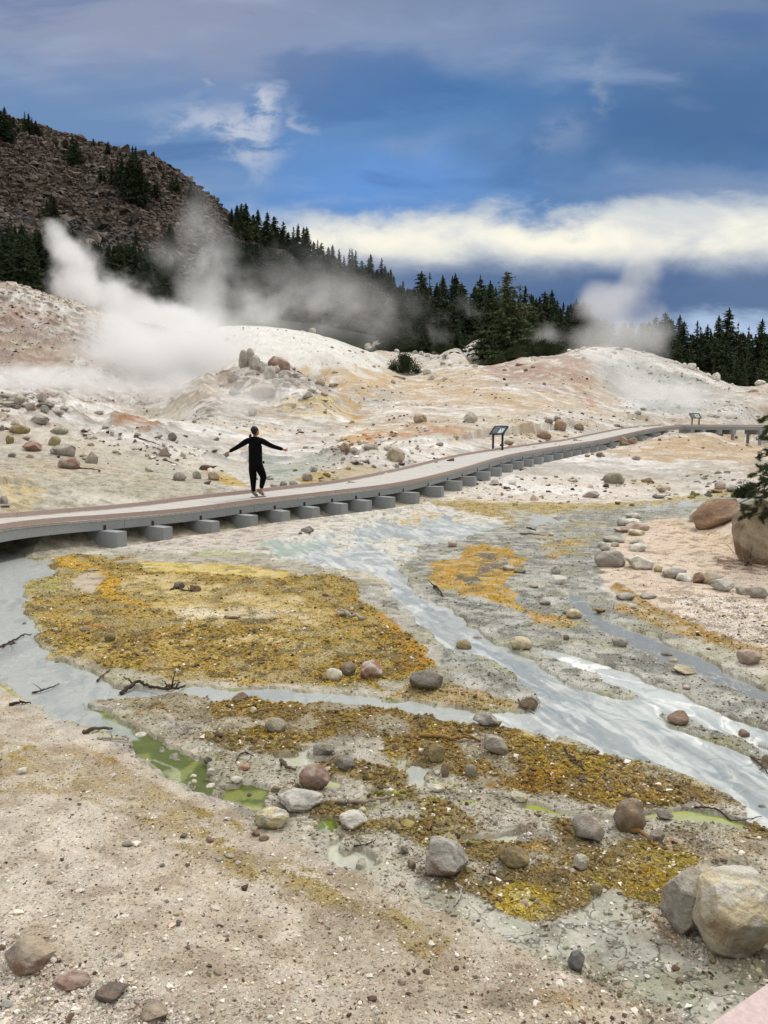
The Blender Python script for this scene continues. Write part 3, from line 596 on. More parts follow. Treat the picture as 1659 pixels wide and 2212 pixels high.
def ground_mat():
    m, t, b = newmat('mineral_ground')
    tc = t.n.new('ShaderNodeTexCoord'); v = tc.outputs['Object']
    col = attr(t, 'Col').outputs['Color']; wet = attr(t, 'wet').outputs['Fac']; gr = attr(t, 'grav').outputs['Fac']
    n1 = t.noise(v, 55, 5, .7); n2 = t.noise(v, 9, 6, .65); n3 = t.noise(v, 1.6, 6, .7)
    f = t.math('MULTIPLY', t.ramp(n1, .3, .7, .8, 1.17, False), t.ramp(n2, .3, .7, .86, 1.13, False))
    f = t.math('MULTIPLY', f, t.ramp(n3, .3, .7, .92, 1.07, False))
    c = t.mix(1.0, col, f, 'MULTIPLY')
    vo = t.n.new('ShaderNodeTexVoronoi'); vo.inputs['Scale'].default_value = 60; t.l.new(v, vo.inputs['Vector'])
    r = t.n.new('ShaderNodeSeparateColor'); t.l.new(vo.outputs['Color'], r.inputs[0])
    wh = t.math('MULTIPLY', t.ramp(r.outputs[0], .93, .95), t.ramp(vo.outputs['Distance'], .42, .3))
    dk = t.math('MULTIPLY', t.ramp(r.outputs[1], .93, .95), t.ramp(vo.outputs['Distance'], .4, .3))
    c = t.mix(t.math('MULTIPLY', wh, .55), c, c4('e8e2d6')); c = t.mix(t.math('MULTIPLY', dk, .6), c, c4('5e4c3e'))
    # drying cracks in bare clay
    vc = t.n.new('ShaderNodeTexVoronoi'); vc.feature = 'DISTANCE_TO_EDGE'; vc.inputs['Scale'].default_value = 3.2
    wv = t.n.new('ShaderNodeVectorMath'); wv.operation = 'MULTIPLY_ADD'
    nn = t.n.new('ShaderNodeTexNoise'); nn.inputs['Scale'].default_value = 4; nn.inputs['Detail'].default_value = 4; t.l.new(v, nn.inputs['Vector'])
    t.l.new(nn.outputs['Color'], wv.inputs[0]); wv.inputs[1].default_value = (.5, .5, .5); t.l.new(v, wv.inputs[2]); t.l.new(wv.outputs[0], vc.inputs['Vector'])
    ck = t.math('MULTIPLY', t.ramp(vc.outputs['Distance'], .022, .006), attr(t, 'clay').outputs['Fac'])
    ck = t.math('MULTIPLY', ck, t.ramp(t.noise(v, 1.3, 2), .42, .55))
    c = t.mix(t.math('MULTIPLY', ck, .75), c, c4('57534a'))
    t.set(b, 'Base Color', c)
    t.set(b, 'Roughness', t.ramp(wet, 0, 1, .95, .42, False)); t.set(b, 'Specular IOR Level', t.ramp(wet, 0, 1, .15, .45, False))
    h = t.math('ADD', t.math('MULTIPLY', n1, .35), t.math('ADD', n2, t.math('MULTIPLY', n3, 1.6)))
    h = t.math('SUBTRACT', h, t.math('MULTIPLY', ck, 1.0))
    s = t.ramp(wet, 0, 1, .85, .3, False)
    bp = t.add('ShaderNodeBump', Distance=.035, Height=h, Strength=s); t.set(b, 'Normal', bp.outputs[0])
    return m
def rock_mat():
    m, t, b = newmat('rock_surface')
    tc = t.n.new('ShaderNodeTexCoord'); v = tc.outputs['Object']
    oi = t.n.new('ShaderNodeObjectInfo')
    add = t.n.new('ShaderNodeVectorMath'); add.operation = 'MULTIPLY_ADD'; t.l.new(oi.outputs['Random'], add.inputs[0]); add.inputs[1].default_value = (37, 11, 5); t.l.new(v, add.inputs[2]); v = add.outputs[0]
    col = attr(t, 'Col').outputs['Color']
    n1 = t.noise(v, 4.5, 8, .7, .4); n2 = t.noise(v, 28, 6, .75)
    f = t.math('MULTIPLY', t.ramp(n1, .3, .7, .66, 1.26, False), t.ramp(n2, .25, .75, .78, 1.2, False))
    c = t.mix(1.0, col, f, 'MULTIPLY')
    n3 = t.noise(v, 2.2, 5, .65, .8)
    c = t.mix(t.ramp(n3, .55, .66, 0, .35), c, c4('d6cbb8')); c = t.mix(t.ramp(n3, .42, .34, 0, .4), c, c4('8a6a4c'))
    t.set(b, 'Base Color', c); t.set(b, 'Roughness', .85); t.set(b, 'Specular IOR Level', .25)
    h = t.math('ADD', n1, t.math('MULTIPLY', n2, .35))
    bp = t.add('ShaderNodeBump', Strength=.9, Distance=.07, Height=h); t.set(b, 'Normal', bp.outputs[0])
    return m
def vcol_mat(name, rough=.9, spec=.2, bump=0):
    m, t, b = newmat(name)
    c = attr(t, 'Col').outputs['Color']
    t.set(b, 'Base Color', c); t.set(b, 'Roughness', rough); t.set(b, 'Specular IOR Level', spec)
    if bump:
        tc = t.n.new('ShaderNodeTexCoord'); n = t.noise(tc.outputs['Object'], bump, 5, .7)
        bp = t.add('ShaderNodeBump', Strength=.6, Distance=.3, Height=n); t.set(b, 'Normal', bp.outputs[0])
        t.set(b, 'Base Color', t.mix(1.0, c, t.ramp(n, .3, .7, .7, 1.3, False), 'MULTIPLY'))
    return m
def water_mat():
    m, t, b = newmat('milky_water')
    tc = t.n.new('ShaderNodeTexCoord'); v = tc.outputs['Object']
    col = attr(t, 'Col').outputs['Color']
    n = t.noise(v, 14, 4, .6, .6); n2 = t.noise(v, 3.5, 3, .5, .5)
    c = t.mix(1.0, col, t.ramp(n, .3, .7, .93, 1.07, False), 'MULTIPLY')
    t.set(b, 'Base Color', c); t.set(b, 'Roughness', .34); t.set(b, 'Specular IOR Level', .35); t.set(b, 'IOR', 1.33)
    n4 = t.noise(v, 38, 4, .65, .5); h = t.math('ADD', t.math('MULTIPLY', n, .7), t.math('ADD', t.math('MULTIPLY', n2, .35), t.math('MULTIPLY', n4, .3)))
    bp = t.add('ShaderNodeBump', Strength=.26, Distance=.04, Height=h); t.set(b, 'Normal', bp.outputs[0])
    return m
M_G = ground_mat(); M_R = rock_mat(); M_W = water_mat(); M_P = vcol_mat('loose_stones')
M_TALUS = vcol_mat('talus_stone', bump=1.2)
M_deck = simple('weathered_deck', 'bcb8b1', .8, 30, .10, .2, stretch=(1, 1, 1))
M_rail = simple('brown_composite', 'b5a198', .7, 24, .12, .15)
M_beam = simple('grey_composite', '95999a', .75, 12, .10, .2)
M_brk = simple('rusty_steel', '4a2c22', .7, 40, .3, .3)
M_under = simple('dark_joist', '4a4a48', .9, 10, .2, .2)
M_black = simple('black_powder_coat', '17171a', .5, 30, .1, .05, .4)
M_bark = simple('grey_brown_bark', '5c4c3f', .95, 6, .35, .8, stretch=(3, 3, .6))
M_dead = simple('bleached_wood', '8d8072', .9, 8, .3, .6)
M_wetwood = simple('dark_wet_wood', '3c2e26', .7, 14, .35, .7)
M_tanwood = simple('ochre_stained_wood', '86693a', .85, 12, .3, .6)
M_gwood = simple('grey_driftwood', 'a49a90', .9, 14, .3, .6)

# ---------------------------------------------------------------- ground, water, mountain
clay = np.maximum(mask('G 120 520 330 560 480 640 700 720 860 640 950 560 1010 560 1060 660 1180 760 1300 850 1500 930 1659 980 1659 1132 1300 1132 1150 1040 1050 960 900 900 700 830 560 780 420 700 300 640 180 610', 8, 10), mask('G 850 350 1000 360 1010 480 900 470', 6, 8))
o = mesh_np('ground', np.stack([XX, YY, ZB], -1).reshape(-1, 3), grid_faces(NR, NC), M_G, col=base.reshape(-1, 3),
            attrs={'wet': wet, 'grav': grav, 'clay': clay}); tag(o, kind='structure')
# the rest of the ground behind and beside the viewpoint
def flat_sheet():
    b = bmesh.new(); y0 = GY[0]
    vs = [(-700, -700, -.02), (700, -700, -.02), (700, 700, -.02), (y0, y0, .1), (-y0, y0, .1), (-700, 700, -.02)]
    v = [b.verts.new(p) for p in vs]
    b.faces.new((v[0], v[1], v[2], v[3], v[4], v[5]))
    me = bpy.data.meshes.new('outer_ground'); b.to_mesh(me); b.free(); me.materials.append(M_out)
    o = bpy.data.objects.new('outer_ground', me); COL.objects.link(o); tag(o, kind='structure')
M_out = simple('outer_sand', 'c4b6a6', .95, .4, .2, .3)
flat_sheet()

ww = fbm(XX * .9 + .8 * w1, YY * .9 + .8 * w2, 4, 71); mar = np.abs(fbm(XX * 1.7 + 1.1 * ww + YY * .5, YY * .75 + .9 * w2 - XX * .3, 5, 75))
mar2 = np.abs(fbm(XX * 3.1 + 1.3 * w2, YY * 1.3 + 1.2 * w1 + XX * .5, 4, 78))
mar3 = np.abs(fbm(XX * 5 + 1.6 * w1, YY * 2.0 + 1.5 * w2 + XX * .9, 4, 73)); WC = np.empty(PX.shape + (3,)); WC[:] = hx('a5a8a4')
def wput(m, c, op=1.0):
    global WC
    m = (m * op)[..., None]; WC = WC * (1 - m) + hx(c) * m
R_ = mask('D 560 1130 900 1080 1100 1100 1000 1200 880 1260 1000 1360 1200 1460 1400 1480 1750 1640 1900 1900 1500 1750 1100 1600 700 1300 540 1200', 30, 20)
wput(R_, 'a6aaa8', .9); fv = XX * .95 + YY * .30; fu = YY * .95 - XX * .30
fl = fbm(fu * .55, fv * 4.2 + .9 * w2, 4, 72); fl2 = fbm(fu * 1.1, fv * 9 + 1.2 * w1, 3, 76)
wput(R_ * sstep(.2, .36, fl), 'cfd1cc', .4); wput(R_ * sstep(-.1, -.3, fl), '868e91', .6); wput(R_ * sstep(.2, .4, fl2), 'd8d8d2', .5); wput(R_ * sstep(.04, .0, np.abs(fl)), '6f777b', .45); wput(R_ * sstep(.07, .0, mar), '7b8387', .6); wput(R_ * sstep(.04, .0, mar2), 'd2d2cc', .5)
FO = np.maximum(mask('D 1180 1390 1300 1425 1480 1500 1659 1580 1800 1680 1659 1620 1400 1530 1250 1450', 10, 16), mask('D 1290 1480 1400 1500 1520 1560 1620 1600 1659 1640 1659 1700 1600 1660 1480 1600 1380 1560 1300 1520', 16, 22))
wput(FO, 'b6bcbb', .6); wput(FO * sstep(.11, .03, mar2), 'e4e3de', .9); wput(FO * sstep(.05, .0, mar), '7d868c', .6)
UPm = mask('D 560 1180 700 1130 900 1085 1100 1100 1000 1190 860 1240 700 1225', 14, 16)
wput(UPm * sstep(.12, .03, mar), 'd8d8d0', .8); wput(UPm * sstep(.06, .0, mar2), '79837f', .6)
wput(mask('D 540 1170 700 1165 640 1200 560 1195', 8, 10), '9dab98', .7)
wput(mask(W_DARK, 8, 14), '74787a', .9)
wput(mask(W_LEFT, 2, 9) * sstep(.05, .0, mar2), '7f8584', .4)
wput(tong, '4f5a1e', .95); wput(tong * sstep(.05, .35, w2), '6d7632', .7); wput(tong * sstep(.05, .3, fbm(XX * 4, YY * 4, 4, 79)), '4e5820', .6); wput(tong * sstep(-.08, -.3, fbm(XX * 5, YY * 5, 4, 80)), '979c58', .5); wput(tong * mask('C 440 890 560 930 600 985 520 990 440 900', 6, 8), '9aa09c', .9)
wput(pool, '68752a', 1); wput(strip, '9c9f6e', .95); wput(strip * mask('E 560 830 800 840 800 880 620 860', 8, 10), '8b9426', .9)
wput(line('E 1130 872 1300 858 1450 880 1570 920', 8, 3, 3) * strip, '8f9a2e', .9)
wput(tong * sstep(.08, .0, mar2), 'b0b090', .6)
wput(pools, 'b1b0a2', .9); wput(pools * sstep(.1, .4, w1), 'a8b06c', .6); wput(mask('F 1300 220 1460 160 1600 150 1600 300 1420 320', 8, 14) * pools, 'a6ab62', .6)
wput(R_ * sstep(.06, .22, fbm(fu * 2.2, fv * 14 + 1.5 * w1 + w2, 4, 82)), '818a8d', .45); wput(R_ * sstep(-.1, -.26, fbm(fu * 1.8, fv * 11 + 1.2 * w2, 4, 84)), 'd0d3cf', .5)
wput(sstep(.035, .0, mar3) * (1 - tong) * (1 - strip), 'c9cac4', .45); wput(sstep(.12, .3, fbm(XX * 4, YY * 2.2, 4, 74)) * (1 - tong), '80878a', .35)
ed = line('C 0 752 60 790 130 850 250 905 400 950 510 990', 7, 2, 6); wput(ed, '97a04c', .8)
wput(np.clip(water * (1 - water) * 4, 0, 1), 'a9a78c', .4)
jm = int(np.searchsorted(GY, 27)); step = 1
wm = water[:jm]; wd = wm.copy()
for _ in range(3):
    wd[1:] = np.maximum(wd[1:], wd[:-1]); wd[:-1] = np.maximum(wd[:-1], wd[1:]); wd[:, 1:] = np.maximum(wd[:, 1:], wd[:, :-1]); wd[:, :-1] = np.maximum(wd[:, :-1], wd[:, 1:])
q = (wd[:-1, :-1] > .05)
Fq = grid_faces(jm, NC)[q.ravel()]
used, inv = np.unique(Fq.ravel(), return_inverse=True)
Vw = np.stack([XX[:jm], YY[:jm], np.full((jm, NC), -.006)], -1).reshape(-1, 3)[used]
o = mesh_np('stream_water', Vw, inv.reshape(-1, 4), M_W, col=WC[:jm].reshape(-1, 3)[used]); tag(o, kind='structure')

MY = np.exp(np.linspace(math.log(130), math.log(740), 330)); MX = np.linspace(-.75, .75, 620)
ma, my = np.meshgrid(MX, MY); mxx = ma * my
m1 = fbm(mxx * .03, my * .03, 6, 11); m2 = fbm(mxx * .12, my * .12, 5, 13); m3 = 1 - 2 * np.abs(fbm(mxx * .05, my * .05, 5, 17))
ms = sstep(160, 320, my)
mz = zbase(mxx, my) + ms * (4.5 * m1 + 2.2 * m2 + 2.5 * m3) + (1 - ms) * (.5 * m2) - np.where(my < 133, .6, 0)
mpx, mpy = proj(mxx, my, mz)
mcol = np.empty(mz.shape + (3,)); mcol[:] = hx('4c433a')
tree_floor = sstep(-20, 20, mpy - np.interp(mpx, [-400, 0, 200, 300, 400, 450, 520, 560, 620, 700], [540, 540, 590, 620, 620, 590, 575, 545, 540, 500])) + sstep(230, 190, my)
tree_floor = np.clip(tree_floor, 0, 1)[..., None]
mcol = mcol * (1 - tree_floor) + hx('262a1e') * tree_floor
mcol *= (1 + .35 * m2 + .2 * m1)[..., None]
o = mesh_np('mountain', np.stack([mxx, my, mz], -1).reshape(-1, 3), grid_faces(*mz.shape), M_TALUS, col=mcol.reshape(-1, 3)); tag(o, kind='structure')
def mz_at(X, Y):
    j = np.clip(np.interp(Y, MY, np.arange(len(MY))), 0, len(MY) - 1.001); i = np.clip((X / Y - MX[0]) / (MX[1] - MX[0]), 0, len(MX) - 1.001)
    i0 = np.asarray(i, int); j0 = np.asarray(j, int); fx = i - i0; fy = j - j0
    return (mz[j0, i0] * (1 - fx) + mz[j0, i0 + 1] * fx) * (1 - fy) + (mz[j0 + 1, i0] * (1 - fx) + mz[j0 + 1, i0 + 1] * fx) * fy
def hitm(x, y, far=False):
    a, e = ray(x, y); Y = np.exp(np.linspace(math.log(131), math.log(735), 1500)); g = mz_at(a * Y, Y); r = ZC + e * Y
    k = np.nonzero(g >= r)[0]
    if not len(k): k = [int(np.argmin(r - g))]
    Y = Y[k[0]]; return np.array((a * Y, Y, float(mz_at(a * Y, Y))))

# ---------------------------------------------------------------- loose stones: nobody could count them
OCT_V = np.array([(1, 0, 0), (-1, 0, 0), (0, 1, 0), (0, -1, 0), (0, 0, 1), (0, 0, -1)], float)
OCT_F = np.array([(0, 2, 4), (2, 1, 4), (1, 3, 4), (3, 0, 4), (2, 0, 5), (1, 2, 5), (3, 1, 5), (0, 3, 5)])
_t = (1 + 5 ** .5) / 2
ICO_V = np.array([(-1, _t, 0), (1, _t, 0), (-1, -_t, 0), (1, -_t, 0), (0, -1, _t), (0, 1, _t), (0, -1, -_t), (0, 1, -_t), (_t, 0, -1), (_t, 0, 1), (-_t, 0, -1), (-_t, 0, 1)]) / 1.9
ICO_F = np.array([(0, 11, 5), (0, 5, 1), (0, 1, 7), (0, 7, 10), (0, 10, 11), (1, 5, 9), (5, 11, 4), (11, 10, 2), (10, 7, 6), (7, 1, 8), (3, 9, 4), (3, 4, 2), (3, 2, 6), (3, 6, 8), (3, 8, 9), (4, 9, 5), (2, 4, 11), (6, 2, 10), (8, 6, 7), (9, 8, 1)])
def scatter(name, P_, size, cols, label, cat, ico=False, flat=.6, jit=.28, mat=None, sink=.25, smooth=False):
    n = len(P_); BV, BF = (ICO_V, ICO_F) if ico else (OCT_V, OCT_F)
    V = BV[None] + rng.normal(0, jit, (n,) + BV.shape)
    sc3 = np.stack([rng.uniform(.75, 1.3, n), rng.uniform(.75, 1.3, n), rng.uniform(flat * .7, flat * 1.3, n)], -1) * size[:, None]
    V = V * sc3[:, None]
    a = rng.uniform(0, 6.28, n); tl = rng.normal(0, .35, n)
    y = V[..., 1] * np.cos(tl)[:, None] - V[..., 2] * np.sin(tl)[:, None]; z = V[..., 1] * np.sin(tl)[:, None] + V[..., 2] * np.cos(tl)[:, None]
    x = V[..., 0] * np.cos(a)[:, None] - y * np.sin(a)[:, None]; y = V[..., 0] * np.sin(a)[:, None] + y * np.cos(a)[:, None]
    V = np.stack([x, y, z + (sc3[:, 2] * (1 - 2 * sink))[:, None]], -1) + P_[:, None]
    F = BF[None] + (np.arange(n) * len(BV))[:, None, None]
    C = np.repeat(cols, len(BV), 0)
    o = mesh_np(name, V.reshape(-1, 3), F.reshape(-1, 3), mat or M_P, smooth=smooth, col=C); return tag(o, label, cat, kind='stuff')
def pick(n, weight):
    """random ground points, weight per grid node times the area it covers in the view"""
    w = np.where((PX > -80) & (PX < 1740) & (PY < 2300) & (YY < 100), weight, 0) * (1 - np.clip(water * 3, 0, 1))
    cdf = np.cumsum(w.ravel()); k = np.searchsorted(cdf, rng.random(n) * cdf[-1])
    j, i = np.divmod(k, NC); i = np.clip(i, 1, NC - 2); j = np.clip(j, 1, NR - 2)
    a = GX[i] + rng.uniform(-.5, .5, n) * (GX[i + 1] - GX[i]); Y = GY[j] + rng.uniform(-.5, .5, n) * (GY[j + 1] - GY[j])
    X = a * Y; return np.stack([X, Y, ground(X, Y)], -1), base[j, i], j, i
pale = hx('e6dfd2'); dark = hx('5d4c40')
def palette(c, n, pw=.12, pd=.06, var=.22):
    c = c * rng.normal(1.0, var, n)[:, None] * (1 + rng.normal(0, .04, (n, 3)))
    r = rng.random(n); c = np.where((r < pw)[:, None], pale * rng.uniform(.75, 1.05, n)[:, None], c); c = np.where((r > 1 - pd)[:, None], dark * rng.uniform(.7, 1.4, n)[:, None], c)
    return np.clip(c, .01, .9)
n = 130000; p_, c_, j_, i_ = pick(n, grav ** 1.2 * near)
px_m = FPX / p_[:, 1] * (768 / 1659)
s_ = np.clip(rng.lognormal(-5.15, .45, n), .003, .018) * np.where(bank_m[j_, i_] > .5, .62, 1); s_ = np.maximum(s_, .42 / px_m)
scatter('orange_gravel', p_, s_, palette(c_ * .95, n, .04, .05, .2), 'loose ochre and grey gravel covering the bars between the streams', 'gravel')
n = 6500; p_, c_, j_, i_ = pick(n, np.clip(grav - .5, 0, 1) * 2 * near * sstep(-.3, .3, nB) * (YY > 4.2) * (1 - bank_m)); s_ = np.clip(rng.lognormal(-4.5, .4, n), .007, .026)
scatter('crusted_clods', p_, s_, palette(c_ * np.array((.93, .91, .80)), n, .03, .10, .22), 'ochre crusted clods heaped over the gravel bars', 'clods', ico=True, flat=.7)
n = 9000; p_, c_, j_, i_ = pick(n, (.12 + near * .3) * (1 - grav * .6) * (1 + 4 * mask('D 1540 1260 1659 1290 1800 1300 1800 1480 1520 1380 1440 1310', 10, 10) + 5 * mask('D -100 2010 60 2050 300 2130 420 2212 -100 2300', 10, 14)))
s_ = np.clip(rng.lognormal(-5.15, .5, n), .003, .024); s_ = np.where(p_[:, 1] < 8, s_ * .8, s_); s_ = np.where(p_[:, 1] > 24, s_ * p_[:, 1] / 14, s_)
scatter('pale_pebbles', p_, s_, palette(c_ * 1.08, n, .35, .16, .2), 'small pale and dark pebbles strewn over the sand', 'pebbles', ico=True, flat=.65)
n = 5200; p_, c_, j_, i_ = pick(n, (1 - near) * (.25 + bump) * (YY < 95) * sstep(-.2, .3, f1)); s_ = np.clip(rng.lognormal(-2.9, .5, n), .03, .24)
scatter('hillside_rubble', p_, s_, palette(c_ * .8, n, .12, .2, .2), 'small grey and tan rubble on the mineral slopes', 'rubble', ico=True, flat=.6)
# talus blocks on the mountain
n = 60000
a = rng.uniform(-.56, .1, n); Y = np.exp(rng.uniform(math.log(200), math.log(455), n)); n = len(Y); zz = mz_at(a * Y, Y); qx, qy = proj(a * Y, Y, zz)
line_y = np.interp(qx, [-200, 0, 200, 300, 400, 450, 520, 620, 700], [540, 540, 590, 640, 660, 600, 600, 575, 560])
ok = (qx < 690) & (qy < line_y)
X = (a * Y)[ok]; Y = Y[ok]; zz = zz[ok]; n = len(X)
s_ = np.clip(rng.lognormal(-.58, .45, n), .35, 2.6)
tone = fbm(X * .02, Y * .03, 3, 5); cc = np.where((tone + rng.normal(0, .15, n) > 0)[:, None], hx('574d44'), hx('4d4945')) * rng.normal(1, .24, n)[:, None]
cc = np.where((rng.random(n) < .1)[:, None], hx('756c62'), cc)
scatter('talus_blocks', np.stack([X, Y, zz], -1), s_, np.clip(cc, .02, .8), 'brown and grey angular talus blocks covering the mountainside', 'talus', ico=True, flat=.75, jit=.3, mat=M_TALUS, sink=.2)
# ---------------------------------------------------------------- boardwalk
class MB:
    def __init__(s): s.v = []; s.f = []
    def box(s, p, q):
        """8 corners: p = 4 lower, q = 4 upper"""
        n = len(s.v); s.v += [tuple(x) for x in p] + [tuple(x) for x in q]
        s.f += [(n + 3, n + 2, n + 1, n), (n + 4, n + 5, n + 6, n + 7)] + [(n + i, n + (i + 1) % 4, n + 4 + (i + 1) % 4, n + 4 + i) for i in range(4)]
    def obox(s, c, ax, ay, az):
        c, ax, ay, az = map(np.array, (c, ax, ay, az))
        lo = [c - ax - ay - az, c + ax - ay - az, c + ax + ay - az, c - ax + ay - az]; s.box(lo, [p + 2 * az for p in lo])
    def build(s, name, mat, parent=None, bevel=0, smooth=False):
        me = bpy.data.meshes.new(name); me.from_pydata([tuple(map(float, v)) for v in s.v], [], s.f); me.update()
        b = bmesh.new(); b.from_mesh(me); bmesh.ops.recalc_face_normals(b, faces=b.faces)
        if bevel: bmesh.ops.bevel(b, geom=b.edges[:], offset=bevel, segments=2, affect='EDGES', clamp_overlap=True)
        b.to_mesh(me); b.free()
        if smooth: me.polygons.foreach_set('use_smooth', [True] * len(me.polygons))
        me.materials.append(mat); o = bpy.data.objects.new(name, me); COL.objects.link(o)
        if parent: o.parent = parent; o.matrix_parent_inverse = parent.matrix_world.inverted() if False else Matrix.Translation(-parent.location)
        return o
walk = empty('boardwalk', tuple(on(N1, s1, np.array([10.]))[0] * np.array((1, 1, 0))), label='long grey boardwalk with brown toe rails and grey cross beams curving over the flat', cat='boardwalk')
up = np.array((0, 0, 1.))
DT = RH + .012          # deck surface this far below the rail top
def rib(q0, q1, off0, off1, z0, z1, step=.3, gap=0.0):
    """a solid following the walk; off measured from the near edge (fraction <-> metres given as functions)"""
    n = max(2, int((q1 - q0) / step) + 1); q = np.linspace(q0 + gap, q1 - gap, n); p, h, nr = frame(q); w = Wq(q)[:, None]
    A = p + nr * off0(w) ; B = p + nr * off1(w); m = MB()
    for i in range(n):
        m.v += [tuple(A[i] + up * z0), tuple(B[i] + up * z0), tuple(B[i] + up * z1), tuple(A[i] + up * z1)]
    for i in range(n - 1):
        a = 4 * i; b = a + 4
        m.f += [(a + k, a + (k + 1) % 4, b + (k + 1) % 4, b + k) for k in range(4)]
    m.f += [(3, 2, 1, 0), (4 * n - 4, 4 * n - 3, 4 * n - 2, 4 * n - 1)]
    return m
# planks
m = MB(); q = 0.0
while q < Ltot - .15:
    qq = np.array([q + .004, q + .141]); p, h, nr = frame(qq); w = Wq(qq)[:, None]
    a = p + nr * .015; b = p + nr * (w - .015); z1 = -DT + random.uniform(-.002, .002)
    lo = [a[0], b[0], b[1], a[1]]; m.box([x + up * (z1 - .038) for x in lo], [x + up * z1 for x in lo]); q += .145
m.build('deck', M_deck, walk)
SEG = 3.66
k = 0; q = -.0
while q < Ltot - .5:
    q1 = min(q + SEG, Ltot)
    if Ltot - q1 < .8: q1 = Ltot
    rib(q, q1, lambda w: 0 * w, lambda w: 0 * w + .045, -RH, 0, gap=.004).build('toe_rail', M_rail, walk)
    rib(q, q1, lambda w: w - .045, lambda w: w, -RH, 0, gap=.004).build('toe_rail', M_rail, walk)
    q = q1
q = 1.1; 
while q < Ltot - .3:
    q1 = min(q + SEG * 1.0, Ltot)
    if Ltot - q1 < .8: q1 = Ltot
    z1 = -DT - .043
    rib(q, q1, lambda w: 0 * w + .02, lambda w: 0 * w + .07, z1 - .17, z1, gap=.004).build('side_beam', M_beam, walk)
    rib(q, q1, lambda w: w - .07, lambda w: w - .02, z1 - .17, z1, gap=.004).build('side_beam', M_beam, walk)
    q = q1
rib(0, 1.09, lambda w: 0 * w + .02, lambda w: 0 * w + .07, -DT - .213, -DT - .043).build('side_beam', M_beam, walk)
mj = rib(0, Ltot, lambda w: .3 * w, lambda w: .3 * w + .05, -DT - .2, -DT - .045); mj.build('joist', M_under, walk)
rib(0, Ltot, lambda w: .68 * w, lambda w: .68 * w + .05, -DT - .2, -DT - .045).build('joist', M_under, walk)
# cross beams resting on the ground, each with a rusty bracket
qs = []
q_first = None
_pp = on(N1, s1, np.linspace(0, Ltot, 3000)); _px, _py = proj(_pp[:, 0], _pp[:, 1], _pp[:, 2])
for dx in (226, 330, 434, 520, 594, 658, 718, 770, 820, 872, 926, 968, 1000, 1032, 1058, 1083, 1107, 1130, 1152, 1174, 1196, 1216, 1236, 1255, 1274, 1292, 1320, 1350, 1380, 1412, 1440):
    qs.append(float(np.interp(dx, _px, np.linspace(0, Ltot, 3000))))
for q in qs:
    p, h, nr = frame(np.array([q])); w = float(Wq(q)); p = p[0]; h = h[0]; nr = nr[0]
    ztop = p[2] - DT - .213 - .004
    ext = .42; hw = .125
    gz = float(ground(*(p - nr * ext)[:2])[0]); hb = min(max(ztop - gz + .02, .2), .33)
    m = MB(); c = p + nr * (w / 2 - ext / 2); c[2] = ztop - hb / 2
    m.obox(c, h * hw, nr * (w / 2 + ext / 2 + .05), up * hb / 2)
    b = m.build('cross_beam', M_beam, walk, bevel=.006)
    if ztop - hb > gz - .02:
        m = MB(); c2 = c.copy(); c2[2] = ztop - hb - .05; m.obox(c2, h * (hw - .02), nr * (w / 2 + ext / 2 + .02), up * .047); m.build('footing', M_under, walk)
    m = MB(); c = p + nr * .012; c[2] = ztop + .05; m.obox(c, h * .028, nr * .006, up * .05); m.build('bracket', M_brk, walk)
# the far end, on posts
q2 = [at(*p) for p in NEAR2]; zt = q2[0][2]
for p in q2: p[2] = zt - .004 * (p[0] - q2[0][0])
def rib2(off0, off1, z0, z1, i0=0, i1=3):
    m = MB(); A = crom(q2[i0:i1 + 1], 8); n = len(A)
    for i in range(n):
        m.v += [tuple(A[i] + np.array((0, off0, z0))), tuple(A[i] + np.array((0, off1, z0))), tuple(A[i] + np.array((0, off1, z1))), tuple(A[i] + np.array((0, off0, z1)))]
    for i in range(n - 1):
        a = 4 * i; b = a + 4; m.f += [(a + k, a + (k + 1) % 4, b + (k + 1) % 4, b + k) for k in range(4)]
    m.f += [(3, 2, 1, 0), (4 * n - 4, 4 * n - 3, 4 * n - 2, 4 * n - 1)]; return m
rib2(.02, .1, -RH, .0).build('toe_rail', M_rail, walk); rib2(2.0, 2.09, -RH, .0).build('toe_rail', M_rail, walk)
rib2(.03, 2.07, -DT - .04, -DT).build('deck', M_deck, walk)
rib2(.05, .1, -DT - .27, -DT - .045).build('side_beam', M_beam, walk); rib2(1.95, 2.0, -DT - .27, -DT - .045).build('side_beam', M_beam, walk)
for dx, lg in ((1500, 0), (1522, 0), (1553, 1), (1580, 1), (1632, 2), (1700, 2)):
    X = (dx - 829.5) / FPX * 56; Y = float(np.interp(X, [p[0] for p in q2], [p[1] for p in q2])); z = zt - .004 * (X - q2[0][0]) - DT - .277
    m = MB(); m.obox((X, Y + .9, z - .16), (.13, 0, 0), (0, 1.2, 0), (0, 0, .16)); m.build('cross_beam', M_beam, walk, bevel=.01)
    if lg:
        g = min(float(ground(X, Y - .1)[0]), z - .5); m = MB(); m.obox((X, Y - .05, (z - .32 + g - .1) / 2), (.08, 0, 0), (0, .08, 0), (0, 0, (z - .32 - g + .1) / 2)); m.build('post', M_beam, walk)
        m = MB(); m.obox((X, Y + 1.8, (z - .32 + g - .1) / 2), (.08, 0, 0), (0, .08, 0), (0, 0, (z - .32 - g + .1) / 2)); m.build('post', M_beam, walk)

